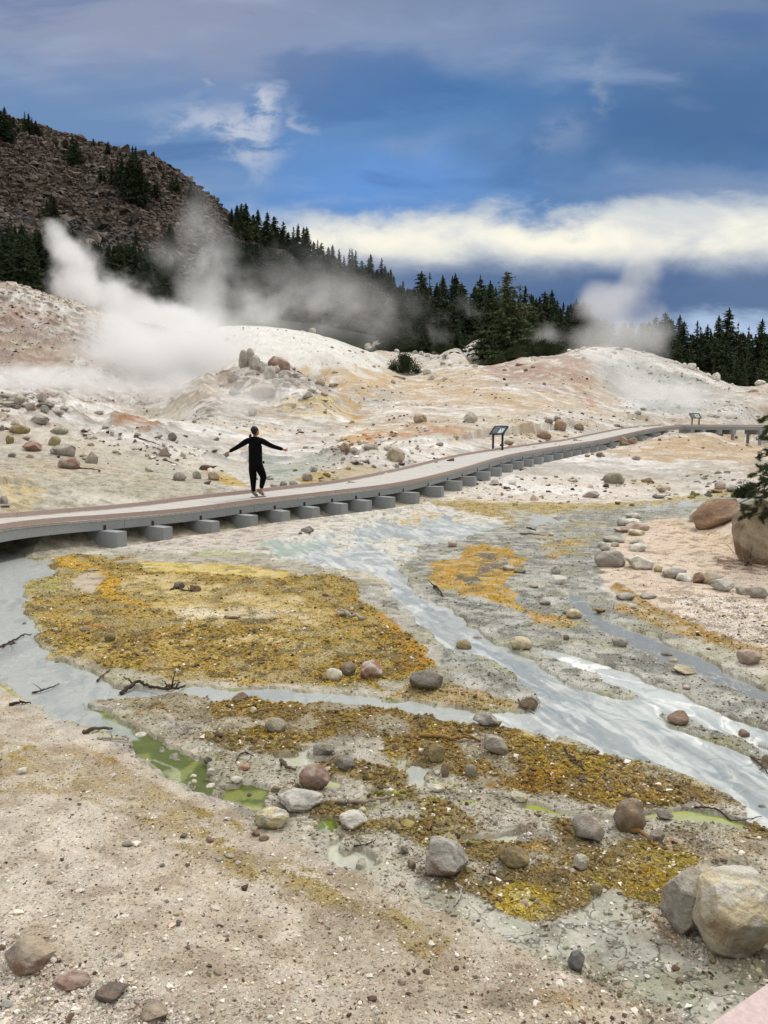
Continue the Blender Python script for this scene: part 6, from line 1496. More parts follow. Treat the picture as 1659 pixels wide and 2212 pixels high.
# ---------------------------------------------------------------- conifers
def leaf_mat(name, c):
    m, t, b = newmat(name)
    tc = t.n.new('ShaderNodeTexCoord'); oi = t.n.new('ShaderNodeObjectInfo')
    n = t.noise(tc.outputs['Object'], .7, 3); n2 = t.noise(tc.outputs['Object'], 6, 2)
    f = t.math('MULTIPLY', t.ramp(n, .3, .7, .55, 1.5, False), t.ramp(n2, .3, .7, .7, 1.3, False)); f = t.math('MULTIPLY', f, t.ramp(oi.outputs['Random'], 0, 1, .7, 1.3, False))
    t.set(b, 'Base Color', t.mix(1.0, c4(c), f, 'MULTIPLY')); t.set(b, 'Roughness', .75); t.set(b, 'Specular IOR Level', .2)
    return m
M_fir = leaf_mat('fir_needles', '3f4c33'); M_pine = leaf_mat('pine_needles', '4d573a'); M_brownf = leaf_mat('dry_needles', '5a4a32'); M_shrub = leaf_mat('shrub_needles', '3d4b2f')
def conifer_mesh(h, r, seed, whorls, per, clumps, tuft, bare=.08, droop=.25, irregular=.25, lean=0.0, fan=.5):
    rr = np.random.default_rng(seed); T = []
    az0 = 0; asym = rr.uniform(0, 6.28)
    for k in range(whorls):
        t = bare + (1 - bare) * ((k + rr.uniform(-.3, .3)) / whorls); t = min(max(t, bare), .995)
        Lm = r * (1 - t) ** .75 * (1 if t > bare + .12 else .75) + .04 * r
        for j in range(max(2, int(per * (1 - .45 * t)))):
            a = rr.uniform(0, 6.28); Lb = Lm * rr.uniform(1 - irregular * 1.6, 1 + irregular * .6) * (1 + .2 * math.cos(a - asym))
            if rr.random() < irregular * .5: continue
            n = max(2, int(clumps * Lb / r + 1.5)); s = (np.arange(n) + rr.uniform(.3, 1, n)) / n
            up_ = .25 * (1 - t) if t < .75 else .5
            x = s * Lb * math.cos(a); y = s * Lb * math.sin(a); z = t * h + s * Lb * (up_ * .3) - droop * Lb * s ** 1.6
            x += lean * t * h
            P0 = np.stack([x, y, z], -1); sz = tuft * (1.15 - .5 * s) * (.55 + .6 * (1 - t)) * rr.uniform(.7, 1.3, n)
            dirv = np.array((math.cos(a), math.sin(a), -.25))
            for q in range(3):
                side = rr.normal(0, 1, (n, 3)); side[:, 2] *= fan * .7; side /= np.linalg.norm(side, axis=1)[:, None]
                u = dirv + side * .9; u /= np.linalg.norm(u, axis=1)[:, None]
                v = np.cross(u, rr.normal(0, 1, (n, 3))); v /= np.linalg.norm(v, axis=1)[:, None]
                T.append(np.stack([P0 - u * sz[:, None] * .4 + v * sz[:, None] * .32, P0 - u * sz[:, None] * .4 - v * sz[:, None] * .32, P0 + u * sz[:, None] * .95 + rr.normal(0, .1, (n, 3)) * sz[:, None]], 1))
    # leader
    for q in range(10):
        z0 = h * rr.uniform(.93, 1.0); v = rr.normal(0, 1, 3); v[2] = 0; v /= np.linalg.norm(v); c_ = np.array((lean * z0, 0, z0))
        T.append(np.array([[c_ + v * tuft * .2, c_ - v * tuft * .2, c_ + np.array((0, 0, tuft * .8)) + v * .05]]))
    T = np.concatenate(T); V = T.reshape(-1, 3); F = np.arange(len(V)).reshape(-1, 3); return V, F
def trunk_mesh(h, r0, lean=0.0, sides=7, seed=1, limbs=6):
    rr = random.Random(seed); m = MB(); n = 9
    def tube(Q, ra, rb, ns):
        b0 = len(m.v)
        for i, q in enumerate(Q):
            rad = ra + (rb - ra) * i / (len(Q) - 1)
            for k in range(ns): an = 2 * math.pi * k / ns; m.v.append((q[0] + math.cos(an) * rad, q[1] + math.sin(an) * rad, q[2]))
        for i in range(len(Q) - 1):
            for k in range(ns): m.f.append((b0 + i * ns + k, b0 + i * ns + (k + 1) % ns, b0 + (i + 1) * ns + (k + 1) % ns, b0 + (i + 1) * ns + k))
    tube([(lean * h * t + .02 * h * math.sin(t * 5 + seed) * .3, 0, h * t - .5 * (t == 0)) for t in np.linspace(0, .97, n)], r0, r0 * .12, sides)
    for k in range(limbs):
        t = rr.uniform(.1, .8); a = rr.uniform(0, 6.28); L_ = .13 * h * (1 - t) + .3; p0 = np.array((lean * h * t, 0, h * t)); dv = np.array((math.cos(a), math.sin(a), rr.uniform(-.2, .5)))
        tube([p0 + dv * L_ * s for s in (0, .5, 1)], r0 * .22, r0 * .08, 4)
    return m
def make_tree(name, h, r, seed, mat, label=None, cat='tree', group=None, **k):
    lean = k.get('lean', 0.0); tr = k.pop('trunk', .018)
    e = empty(name, label=label, cat=cat, group=group)
    t = trunk_mesh(h, h * tr, lean, seed=seed).build('trunk', M_bark, None, smooth=True); t.parent = e
    V, F = conifer_mesh(h, r, seed, **k); c = mesh_np('crown', V, F, mat, e, smooth=False)
    e['h'] = h; return e
PRO = [make_tree('conifer', 12, 2.5, 3, M_fir, whorls=38, per=9, clumps=5, tuft=.78, droop=.35, irregular=.3),
       make_tree('conifer', 12, 3.1, 5, M_fir, whorls=34, per=10, clumps=6, tuft=.84, droop=.3, irregular=.35),
       make_tree('conifer', 12, 1.9, 8, M_fir, whorls=40, per=8, clumps=4, tuft=.64, droop=.4, irregular=.35),
       make_tree('conifer', 12, 3.4, 13, M_pine, whorls=28, per=10, clumps=6, tuft=.85, droop=.0, irregular=.5, bare=.14),
       make_tree('conifer', 12, 1.7, 21, M_brownf, whorls=26, per=6, clumps=5, tuft=.5, droop=.3, irregular=.6, bare=.2),
       make_tree('conifer', 12, 1.5, 34, M_fir, whorls=24, per=6, clumps=4, tuft=.5, droop=.45, irregular=.6, bare=.3)]
used_pro = set()
TREES = []
def plant(k, X, Y, z, h, label, group, wide=1.0, rz=None):
    src = PRO[k]
    if k in used_pro:
        e = src.copy(); COL.objects.link(e)
        for ch in src.children: c = ch.copy(); COL.objects.link(c); c.parent = e
    else: e = src; used_pro.add(k)
    s = h / 12.; e.location = (X, Y, z - .15 * s); e.scale = (s * wide, s * wide, s); e.rotation_euler = (R(random.gauss(0, 1.2)), R(random.gauss(0, 1.2)), random.uniform(0, 6.28) if rz is None else rz)
    if 'h' in e: del e['h']
    e['label'] = label
    if group: e['group'] = group
    elif 'group' in e: del e['group']
    TREES.append(e); return e
def zf(X, Y): return float(mz_at(np.array(X), np.array(Y))) if Y > 131 else float(ground(X, Y)[0])
def tree_px(x, ytop, Y, k, label, group, wide=1.0):
    a, e = ray(x, ytop); X = a * Y; z = zf(X, Y); h = ZC + e * Y - z
    return plant(k, X, Y, z, max(h, 2.0), label, group, wide)
def U_(x, y): return cm('U', x, y)
def T__(x, y): return cm('T', x, y)
# on the talus: foot and top surveyed
talus = [(12, 180, 62, 1), (30, 178, 50, 0), (48, 182, 75, 2), (60, 150, 78, 3), (0, 170, 60, 0), (112, 145, 62, 2), (125, 148, 66, 0), (140, 150, 80, 2), (158, 150, 92, 1), (170, 148, 110, 3), (318, 275, 165, 1), (335, 272, 180, 3),
         (436, 352, 290, 2), (450, 350, 310, 1), (485, 362, 282, 0), (508, 372, 262, 2), (532, 380, 262, 0), (548, 420, 300, 1), (566, 428, 275, 0), (580, 440, 232, 2), (602, 450, 236, 2), (590, 462, 300, 1), (612, 455, 300, 0), (628, 400, 322, 1), (640, 400, 345, 3), (600, 465, 350, 0), (680, 428, 358, 3), (668, 420, 365, 1),
         (405, 200, 166, 3), (430, 202, 175, 3), (468, 232, 182, 3), (520, 240, 222, 3), (545, 246, 226, 3), (575, 250, 232, 2), (600, 262, 235, 2), (228, 530, 415, 1), (240, 545, 430, 0), (205, 520, 440, 3), (398, 295, 268, 3), (568, 552, 505, 1), (590, 640, 560, 2), (765, 395, 330, 3), (745, 385, 335, 3), (790, 380, 350, 3), (826, 430, 356, 1), (855, 450, 384, 2), (870, 440, 388, 2), (845, 490, 430, 3), (735, 640, 540, 1), (750, 660, 560, 0), (1000, 560, 482, 1), (1030, 560, 484, 0), (1045, 565, 490, 2), (1018, 590, 510, 1), (1065, 610, 530, 3)]
for i, (x, yb, yt, k) in enumerate(talus):
    X, Yb = T__(x, yb); _, Yt = T__(x, yt); q = hitm(X, Yb); h = (Yb - Yt) / FPX * q[1] * 1.08
    if x < 75: lb, g = 'dark conifer in the clump on the mountain shoulder at the picture edge', 'conifers on the mountain shoulder'
    elif x < 180: lb, g = 'dark conifer of the small spiky clump on the skyline of the mountain', 'conifers of the spiky skyline clump'
    elif 430 < x < 690 and yb > 340: lb, g = 'dark conifer in the long stand running down the talus', 'conifers in the stand on the talus'
    elif x > 990: lb, g = 'misty conifer on the rocky spur where the forest begins', 'conifers on the rocky spur'
    else: lb, g = 'scattered bushy conifer among the talus blocks', 'scattered conifers on the talus'
    plant(k, q[0], q[1], q[2], max(h, 3), lb, g, wide=1.6 if k == 3 else 1.3)
def stand(n, xs, tops, Y0, Y1, label, group, jit=14, ks=(0, 1, 0, 1, 2), hmax=22, wide=1.0, seed=0, back=0.0):
    rr = random.Random(seed); x0, x1 = xs
    for i in range(n):
        x = x0 + (x1 - x0) * (i + rr.uniform(0, 1)) / n; Y = math.exp(rr.uniform(math.log(Y0), math.log(Y1)))
        yt = float(np.interp(x, [t[0] for t in tops], [t[1] for t in tops])) + abs(rr.gauss(0, jit)); yt += back * (Y1 - Y) / (Y1 - Y0)
        a, e = ray(x, yt); X = a * Y; z = zf(X, Y); h = ZC + e * Y - z
        h = min(max(h, 5), hmax) * rr.uniform(.92, 1.0)
        plant(rr.choice(ks), X, Y, z, h, label, group, wide * rr.uniform(.85, 1.2))
stand(42, (-40, 370), [(-40, 470), (0, 485), (30, 462), (60, 500), (90, 470), (125, 440), (150, 480), (190, 505), (240, 515), (300, 505), (340, 545), (370, 510)], 135, 215, 'dark conifer in the stand behind the bare hill at the mountain foot', 'conifers behind the bare hill', 16, seed=1, back=50)
stand(26, (350, 600), [(350, 560), (400, 580), (470, 545), (500, 520), (600, 560)], 230, 370, 'conifer on the steaming slope under the talus', 'conifers on the steaming slope', 18, seed=2)
stand(16, (-30, 140), [(-30, 480), (30, 470), (90, 480), (140, 500)], 128, 150, 'tall dark conifer in the stand behind the bare hill at the mountain foot', 'tall conifers behind the bare hill', 26, seed=31, hmax=24, wide=1.2)
# skyline of the ridge
rr = random.Random(5)
for i in range(52):
    x = 500 + 370 * (i + rr.uniform(0, 1)) / 52; a_ = (x - 829.5) / FPX
    Y = 428 - rr.uniform(0, 50); a, e = ray(x, 600); X = a * Y; z = zf(X, Y); plant(rr.choice((0, 1, 2, 3, 0)), X, Y, z, rr.uniform(8, 17), 'misty conifer on the long ridge descending behind the white dome', 'conifers on the descending ridge', rr.uniform(1.1, 1.8))
stand(44, (560, 900), [(560, 590), (650, 610), (750, 635), (800, 640), (860, 650), (900, 660)], 200, 380, 'misty conifer on the wooded slope behind the white dome', 'conifers on the wooded slope', 16, seed=7, back=30, hmax=18)
front = [(45, 240, 160, 0), (75, 245, 175, 1), (10, 192, 190, 0), (100, 300, 165, 3), (150, 186, 150, 1), (168, 215, 140, 0), (192, 192, 150, 4), (215, 240, 145, 0), (240, 204, 160, 2), (262, 215, 150, 0), (290, 212, 155, 2), (326, 200, 150, 0), (345, 235, 140, 1), (380, 300, 135, 1), (412, 208, 150, 3), (440, 250, 140, 1),
         (470, 230, 128, 0), (592, 245, 150, 4), (612, 252, 155, 2), (632, 285, 145, 4), (655, 300, 140, 1), (702, 272, 145, 1), (722, 272, 150, 0), (742, 305, 140, 1), (762, 345, 135, 0), (800, 325, 150, 1), (835, 308, 150, 3), (860, 315, 145, 1), (882, 322, 155, 2), (905, 370, 140, 0),
         (60, 330, 140, 1), (130, 300, 135, 1), (200, 300, 132, 0), (300, 320, 130, 1), (320, 390, 122, 2), (40, 420, 128, 1), (350, 440, 118, 0), (110, 400, 128, 1), (170, 390, 125, 1), (240, 380, 126, 0), (680, 350, 130, 1), (640, 340, 125, 1), (720, 380, 130, 0), (780, 400, 130, 1), (260, 300, 140, 1), (360, 300, 135, 0), (230, 440, 120, 1), (20, 330, 135, 0)]
lab_f = {150: 'tall conifer at the peak of the wood, between the misty slope and the bushy pine'}
for i, (x, y, Y, k) in enumerate(front):
    X, Yt = U_(x, y)
    if (x, y) == (192, 192): lb, g = 'brownish half-dry conifer in the middle of the wood', None
    elif (x, y) == (412, 208): lb, g = 'dark flat-topped pine between the wood and the great bushy pine', None
    elif (x, y) == (835, 308): lb, g = 'broad pale misty pine at the edge of the far plume', None
    elif k == 4: lb, g = 'thin half-bare conifer behind the great bushy pine', 'thin half-bare conifers'
    else: lb, g = 'dark green conifer in the wood above the saddle', 'conifers in the wood above the saddle'
    tree_px(X, Yt, Y, k, lb, g, 1.4 if k not in (3, 4) else 1.35)
# the far wood behind the named trees reads as one mass
def wood():
    Vs = []; bases = [conifer_mesh(12, 2.9, 90 + k, whorls=17, per=6, clumps=3, tuft=1.15, bare=.04, droop=.3, irregular=.35) for k in range(4)]; rr = np.random.default_rng(77)
    def add(n, x0, x1, Y0, Y1, xs, ys, h0, h1):
        c = 0
        while c < n:
            x = rr.uniform(x0, x1); Y = math.exp(rr.uniform(math.log(Y0), math.log(Y1))); a, e = ray(x, 600); X = a * Y; z = zf(X, Y); px_, py_ = proj(X, Y, z); h = rr.uniform(h0, h1)
            top = proj(X, Y, z + h)[1]; lim = float(np.interp(x, xs, ys)); c += 1
            if top < lim: h = h - (lim - top) / FPX * Y
            if h < 4: continue
            V, F = bases[rr.integers(4)]; s = h / 12; an = rr.uniform(0, 6.28); w_ = s * rr.uniform(1.1, 1.6); ca, sa = math.cos(an) * w_, math.sin(an) * w_
            Vs.append(np.stack([V[:, 0] * ca - V[:, 1] * sa + X, V[:, 0] * sa + V[:, 1] * ca + Y, V[:, 2] * s + z - .3], -1))
    add(1000, 340, 900, 190, 432, [340, 400, 450, 500, 560, 620, 700, 800, 900], [570, 600, 560, 515, 532, 548, 585, 615, 630], 9, 17)
    add(220, -120, 380, 140, 235, [-100, 0, 60, 90, 125, 190, 240, 300, 370], [520, 500, 520, 500, 470, 520, 530, 530, 560], 9, 16)
    add(110, 840, 1300, 135, 210, [840, 900, 1060, 1200, 1300], [650, 625, 620, 650, 690], 9, 16)
    add(110, 1420, 1950, 125, 200, [1420, 1500, 1560, 1700, 1950], [730, 725, 715, 725, 700], 9, 16)
    add(90, 1230, 1460, 130, 190, [1230, 1300, 1380, 1460], [660, 690, 700, 690], 10, 17)
    V = np.concatenate(Vs); o = mesh_np('far_wood', V, np.arange(len(V)).reshape(-1, 3), M_fir, smooth=False); tag(o, 'dark conifer wood filling the slopes behind the nearer trees', 'wood', kind='stuff')
wood()
# right hand wood
right = [(1180, 380, 145, 1), (1215, 362, 150, 1), (1248, 395, 140, 0), (1280, 378, 150, 0), (1300, 400, 140, 1), (1355, 400, 160, 2), (1378, 425, 150, 2), (1395, 418, 150, 0), (1415, 435, 155, 2), (1452, 378, 145, 0), (1492, 345, 140, 1), (1530, 402, 135, 5), (1548, 470, 140, 0), (1570, 420, 130, 5), (1590, 480, 140, 0), (1625, 394, 135, 0), (1640, 440, 130, 5), (1662, 450, 135, 0), (1700, 400, 135, 1),
         (1230, 440, 130, 1), (1330, 470, 135, 4), (1440, 470, 130, 0), (1480, 500, 126, 1), (1400, 500, 128, 1), (1360, 510, 126, 1), (1520, 560, 120, 0), (1560, 590, 118, 2), (1600, 570, 120, 1), (1470, 590, 118, 0), (1430, 560, 122, 4), (1640, 560, 118, 1), (1540, 540, 124, 0), (1270, 480, 128, 0), (1310, 520, 124, 1), (1750, 430, 135, 0)]
for (x, y, Y, k) in right:
    X, Yt = U_(x, y)
    if (x, y) == (1492, 345): lb, g = 'tallest full conifer of the wood behind the far walkway', None
    elif k == 5: lb, g = 'tall sparse conifer with a bare lower trunk by the far walkway', 'sparse bare-stemmed conifers'
    elif k == 4: lb, g = 'reddish half-dead conifer in the wood by the far walkway', 'reddish half-dead conifers'
    else: lb, g = 'dark conifer in the wood behind the steaming hill', 'conifers behind the steaming hill'
    tree_px(X, Yt, Y, k, lb, g, 1.3 if k not in (4, 5) else 1.1)
# the great bushy pine with its leaning neighbour, and the small pine beside them
def single(name, x, ytop, yb, Y, rU, label, seed, mat, cat='tree', **k):
    X, Yb = U_(x, yb); _, Yt = U_(x, ytop); a, e = ray(X, Yb); z = zf(a * Y, Y); h = ZC + ray(X, Yt)[1] * Y - z; r = rU * cs('U') / FPX * Y
    e_ = make_tree(name, h, r, seed, mat, label, cat, **k); e_.location = (a * Y, Y, z - .1); del e_['h']; return e_
single('pine', 525, 186, 590, 106, 205, 'great bushy pine, tallest tree of the wood', 41, M_pine, whorls=64, per=13, clumps=9, tuft=.62, bare=.04, droop=.1, irregular=.45, trunk=.02)
single('pine', 640, 300, 560, 104, 90, 'leaning pine with a pale bare lower trunk beside the great bushy pine', 43, M_pine, whorls=40, per=10, clumps=7, tuft=.55, bare=.35, droop=.1, irregular=.45, lean=-.22, trunk=.03)
single('pine', 455, 235, 590, 108, 120, 'dark dense pine leaning on the great bushy pine', 44, M_fir, whorls=50, per=11, clumps=7, tuft=.6, bare=.05, droop=.2, irregular=.4)
single('pine', 690, 395, 520, 100, 34, 'small slim pine with a bare stem above the spreading juniper', 45, M_pine, whorls=18, per=8, clumps=4, tuft=.4, bare=.45, droop=0, irregular=.3, trunk=.02)
single('pine', 315, 455, 540, 104, 45, 'young green conifer before the dark wood', 46, M_shrub, whorls=26, per=8, clumps=5, tuft=.45, bare=.03, droop=.1, irregular=.3)
single('conifer', 300, 555, 612, 97, 30, 'small bush-like conifer standing in the rocky saddle', 47, M_shrub, whorls=20, per=8, clumps=4, tuft=.35, bare=.02, droop=.0, irregular=.4)
def shrub(c, x, yb, w, h, label, seed, mat, Y=None, tuft=.16, n=1500, parent=None, flat=1.0):
    X, Yb = cm(c, x, yb); q = at(X, Yb, Y) if Y else hit(X, Yb); W = w * cs(c) / FPX * q[1]; H = h * cs(c) / FPX * q[1]
    rr = np.random.default_rng(seed); e = empty('shrub', tuple(q), label=label, cat='shrub')
    m = MB()
    for k in range(9):
        a = rr.uniform(0, 6.28); t = rr.uniform(.3, .9); p1 = np.array((math.cos(a) * W * .3 * t, math.sin(a) * W * .3 * t, H * .6)); 
        s0 = np.array((0, 0, -.05)); dv = p1 - s0; ax = np.cross(dv, up); ax /= np.linalg.norm(ax) + 1e-9; ay = np.cross(ax, dv); ay /= np.linalg.norm(ay) + 1e-9; rd = .02 * H + .01
        m.box([s0 - ax * rd, s0 - ay * rd, s0 + ax * rd, s0 + ay * rd], [p1 - ax * rd * .4, p1 - ay * rd * .4, p1 + ax * rd * .4, p1 + ay * rd * .4])
    o = m.build('stems', M_bark, None); o.parent = e
    nb = 26; cb = rr.normal(0, 1, (nb, 3)); cb /= np.linalg.norm(cb, axis=1)[:, None]; cb[:, 2] = np.abs(cb[:, 2]); cb *= rr.uniform(.45, .8, nb)[:, None]
    k = rr.integers(0, nb, n); P_ = cb[k] + rr.normal(0, .14, (n, 3)); P_[:, 2] = np.abs(P_[:, 2]); P_ *= np.array((W / 2, W / 2 * .8, H * 1.0))
    sz = tuft * W * rr.uniform(.35, .8, n) * .42; u = P_ / (np.linalg.norm(P_, axis=1)[:, None] + 1e-6) * .6 + rr.normal(0, .6, (n, 3)) + np.array((0, 0, .4)); u /= np.linalg.norm(u, axis=1)[:, None]
    v = np.cross(u, rr.normal(0, 1, (n, 3))); v /= np.linalg.norm(v, axis=1)[:, None]; T = []
    T.append(np.stack([P_ - v * sz[:, None] * .25, P_ + v * sz[:, None] * .25, P_ + u * sz[:, None]], 1)); v2 = np.cross(u, v); T.append(np.stack([P_ - v2 * sz[:, None] * .25, P_ + v2 * sz[:, None] * .25, P_ + u * sz[:, None]], 1))
    V = np.concatenate(T).reshape(-1, 3); mesh_np('foliage', V, np.arange(len(V)).reshape(-1, 3), mat, e, smooth=False); return e
shrub('U', 85, 628, 158, 100, 'round dark green shrub in the saddle beside the white dome', 1, M_shrub, n=4200)
shrub('U', 700, 556, 190, 74, 'wide spreading juniper under the leaning pine', 2, M_shrub, Y=96, n=4200)
shrub('U', 265, 568, 36, 28, 'little dark shrub behind the bush-like conifer', 3, M_shrub, n=900)
shrub('U', 495, 588, 62, 62, 'grey green shrub at the foot of the great bushy pine', 4, M_fir, Y=98, n=1500)
shrub('U', 255, 545, 110, 60, 'yellow green shrub thicket before the dark wood', 5, M_shrub, Y=103, n=2200)
shrub('U', 575, 560, 100, 70, 'dark shrub between the two pines', 6, M_fir, Y=100, n=1800)
shrub('B', 1585, 506, 170, 78, 'low grey green juniper mat beside the great orange boulder', 7, M_shrub, n=4200)
shrub('B', 1650, 262, 110, 30, 'dark shrub patch under the far walkway', 8, M_fir, n=1200)
# dead snag on the slope
def snag(x, yb, yt, Y, label):
    X, Yb = cm('A', x, yb); _, Yt = cm('A', x, yt); a, e = ray(X, Yt); z = zf(a * Y, Y); h = ZC + e * Y - z
    o = trunk_mesh(h, h * .014, .02, 5, 9, 24).build('dead_tree', M_dead, None, smooth=True); o.location = (a * Y, Y, z); tag(o, label, 'dead tree')
snag(1470, 190, 70, 200, 'pale bare snag in the mist above the white dome')

# ---------------------------------------------------------------- pine standing at the edge of the view, near the great brown boulder
def near_pine():
    base_p = hit(*cm('B', 1800, 800)); bx, by, bz = base_p
    e = empty('pine', (bx, by, bz), label='dark pine reaching in over the great brown boulder, mostly outside the view', cat='tree')
    tube = MB(); rr = np.random.default_rng(12)
    def limb(Q, ra, rb, ns=6):
        b0 = len(tube.v)
        for i, q in enumerate(Q):
            t = np.array(Q[min(i + 1, len(Q) - 1)]) - np.array(Q[max(i - 1, 0)]); t = t / (np.linalg.norm(t) + 1e-9); a_ = np.cross(t, (0.1, .9, .3)); a_ /= np.linalg.norm(a_) + 1e-9; b_ = np.cross(a_, t); rd = ra + (rb - ra) * i / (len(Q) - 1)
            for k in range(ns): an = 6.283 * k / ns; tube.v.append(tuple(np.array(q) + (a_ * math.cos(an) + b_ * math.sin(an)) * rd))
        for i in range(len(Q) - 1):
            for k in range(ns): tube.f.append((b0 + i * ns + k, b0 + i * ns + (k + 1) % ns, b0 + (i + 1) * ns + (k + 1) % ns, b0 + (i + 1) * ns + k))
    limb([(.0, 0, -.2), (.03, 0, 1.2), (-.02, 0, 2.6), (0, 0, 3.8)], .09, .02, 8)
    tips = []
    def tgt(x, y, dY): q = at(x, y, by + dY); return q - np.array((bx, by, bz))
    # (end x, end y on the sheet, depth offset, side twigs)
    for (x, y, dY, nt, zr) in ((1641, 912, -.1, 7, 3.0), (1650, 935, .1, 6, 2.9), (1636, 988, 0, 4, 2.3), (1652, 1012, .2, 5, 2.2), (1620, 1030, -.1, 9, 2.0), (1632, 1052, .1, 11, 1.9), (1625, 1066, -.2, 8, 1.8), (1650, 1075, .2, 8, 1.7), (1602, 1102, -.2, 6, 1.5), (1600, 1120, .1, 9, 1.4), (1622, 1128, .2, 9, 1.3), (1645, 1122, 0, 8, 1.35),
                               (1700, 900, 0, 12, 2.8), (1700, 960, .3, 12, 2.4), (1710, 1000, -.2, 12, 2.0), (1690, 1060, .2, 14, 1.7), (1700, 1110, -.3, 12, 1.2), (1760, 870, .3, 14, 3.0), (1800, 980, .4, 14, 2.2), (1900, 1000, .2, 14, 2.0), (1850, 900, 0, 14, 2.8), (1745, 830, -.1, 12, 3.3), (1760, 1080, .1, 14, 1.5)):
        end = tgt(x, y, dY); p0 = np.array((0, 0, min(zr, 3.7))); Q = [p0 + (end - p0) * t + np.array((0, 0, -.12 * math.sin(t * 3.1))) for t in np.linspace(0, 1, 7)]; limb(Q, .022, .006); tips.append((end, end - p0))
        for k in range(nt):
            t = rr.uniform(.62, 1.0); s = p0 + (end - p0) * t; dv = (end - p0) / np.linalg.norm(end - p0) * .5 + rr.normal(0, .5, 3); dv /= np.linalg.norm(dv); L_ = rr.uniform(.06, .17); en = s + dv * L_; limb([s, (s + en) / 2 + (0, 0, -.01), en], .006, .004, 4); tips.append((en, dv))
    o = tube.build('trunk', M_bark, None, smooth=True); o.parent = e
    T = []
    for p0, dv in tips:
        dv = dv / np.linalg.norm(dv); n = 170; al = rr.uniform(0, .13, n); s = p0 - dv * al[:, None]; u = dv * .6 + rr.normal(0, .55, (n, 3)) + np.array((0, 0, .25)); u /= np.linalg.norm(u, axis=1)[:, None]; L_ = rr.uniform(.04, .075, n)[:, None]
        v = np.cross(u, rr.normal(0, 1, (n, 3))); v /= np.linalg.norm(v, axis=1)[:, None]; T.append(np.stack([s - v * .0042, s + v * .0042, s + u * L_], 1))
    V = np.concatenate(T).reshape(-1, 3); mesh_np('crown', V, np.arange(len(V)).reshape(-1, 3), M_pine, e, smooth=False)
near_pine()
# dead lower twigs at the foot of the great brown boulder
stick('B', [(1560, 800), (1600, 770), (1659, 730)], 7, M_wetwood, 'tangle of black twigs at the foot of the great brown boulder', 9, 51)
stick('B', [(1600, 760), (1640, 735), (1700, 720)], 7, M_wetwood, 'upper spray of black twigs on the great brown boulder', 9, 52)
# ---------------------------------------------------------------- steam
def steam_mat(name, blobs, dens, nscale, lo, hi, stretch=(1, 1, 1), dist=.6, step=1.0, col=(1, 1, 1), erode=0):
    m = bpy.data.materials.new(name); m.use_nodes = True; t = NT(m); t.n.clear()
    out = t.n.new('ShaderNodeOutputMaterial'); v = t.n.new('ShaderNodeVolumePrincipled'); t.l.new(v.outputs[0], out.inputs['Volume'])
    v.inputs['Color'].default_value = (*col, 1); v.inputs['Anisotropy'].default_value = .1
    tc = t.n.new('ShaderNodeTexCoord'); P_ = tc.outputs['Object']
    wn = t.n.new('ShaderNodeTexNoise'); wn.inputs['Scale'].default_value = nscale * .6; wn.inputs['Detail'].default_value = 2; t.l.new(P_, wn.inputs['Vector'])
    wm = t.n.new('ShaderNodeVectorMath'); wm.operation = 'MULTIPLY_ADD'; t.l.new(wn.outputs['Color'], wm.inputs[0]); k = dist / nscale; wm.inputs[1].default_value = (k, k, k)
    sb = t.n.new('ShaderNodeVectorMath'); sb.operation = 'SUBTRACT'; t.l.new(P_, sb.inputs[0]); sb.inputs[1].default_value = (k / 2, k / 2, k / 2); t.l.new(sb.outputs[0], wm.inputs[2]); W_ = wm.outputs[0]
    f = None
    for (c, r_, wgt) in blobs:
        s = t.n.new('ShaderNodeVectorMath'); s.operation = 'SUBTRACT'; t.l.new(W_, s.inputs[0]); s.inputs[1].default_value = tuple(c)
        d = t.n.new('ShaderNodeVectorMath'); d.operation = 'DIVIDE'; t.l.new(s.outputs[0], d.inputs[0]); d.inputs[1].default_value = tuple(r_)
        l = t.n.new('ShaderNodeVectorMath'); l.operation = 'LENGTH'; t.l.new(d.outputs[0], l.inputs[0])
        g = t.ramp(l.outputs['Value'], 1.0, .1, 0, wgt)
        f = g if f is None else t.math('ADD', f, g)
    f = t.math('MINIMUM', f, 1.6)
    mp = t.n.new('ShaderNodeVectorMath'); mp.operation = 'MULTIPLY'; t.l.new(W_, mp.inputs[0]); mp.inputs[1].default_value = stretch
    n = t.noise(mp.outputs[0], nscale, 6, .62)
    if erode:
        g2 = t.ramp(t.math('SUBTRACT', t.math('MULTIPLY', f, 1.0), t.math('MULTIPLY', t.math('SUBTRACT', n, lo), erode)), 0, hi, 0, 1)
        t.set(v, 'Density', t.math('MULTIPLY', g2, dens)); m.cycles.volume_step_rate = step; return m
    n = t.ramp(n, lo, hi, 0, 1)
    t.set(v, 'Density', t.math('MULTIPLY', t.math('MULTIPLY', f, n), dens))
    m.cycles.volume_step_rate = step; m.cycles.homogeneous_volume = False
    return m
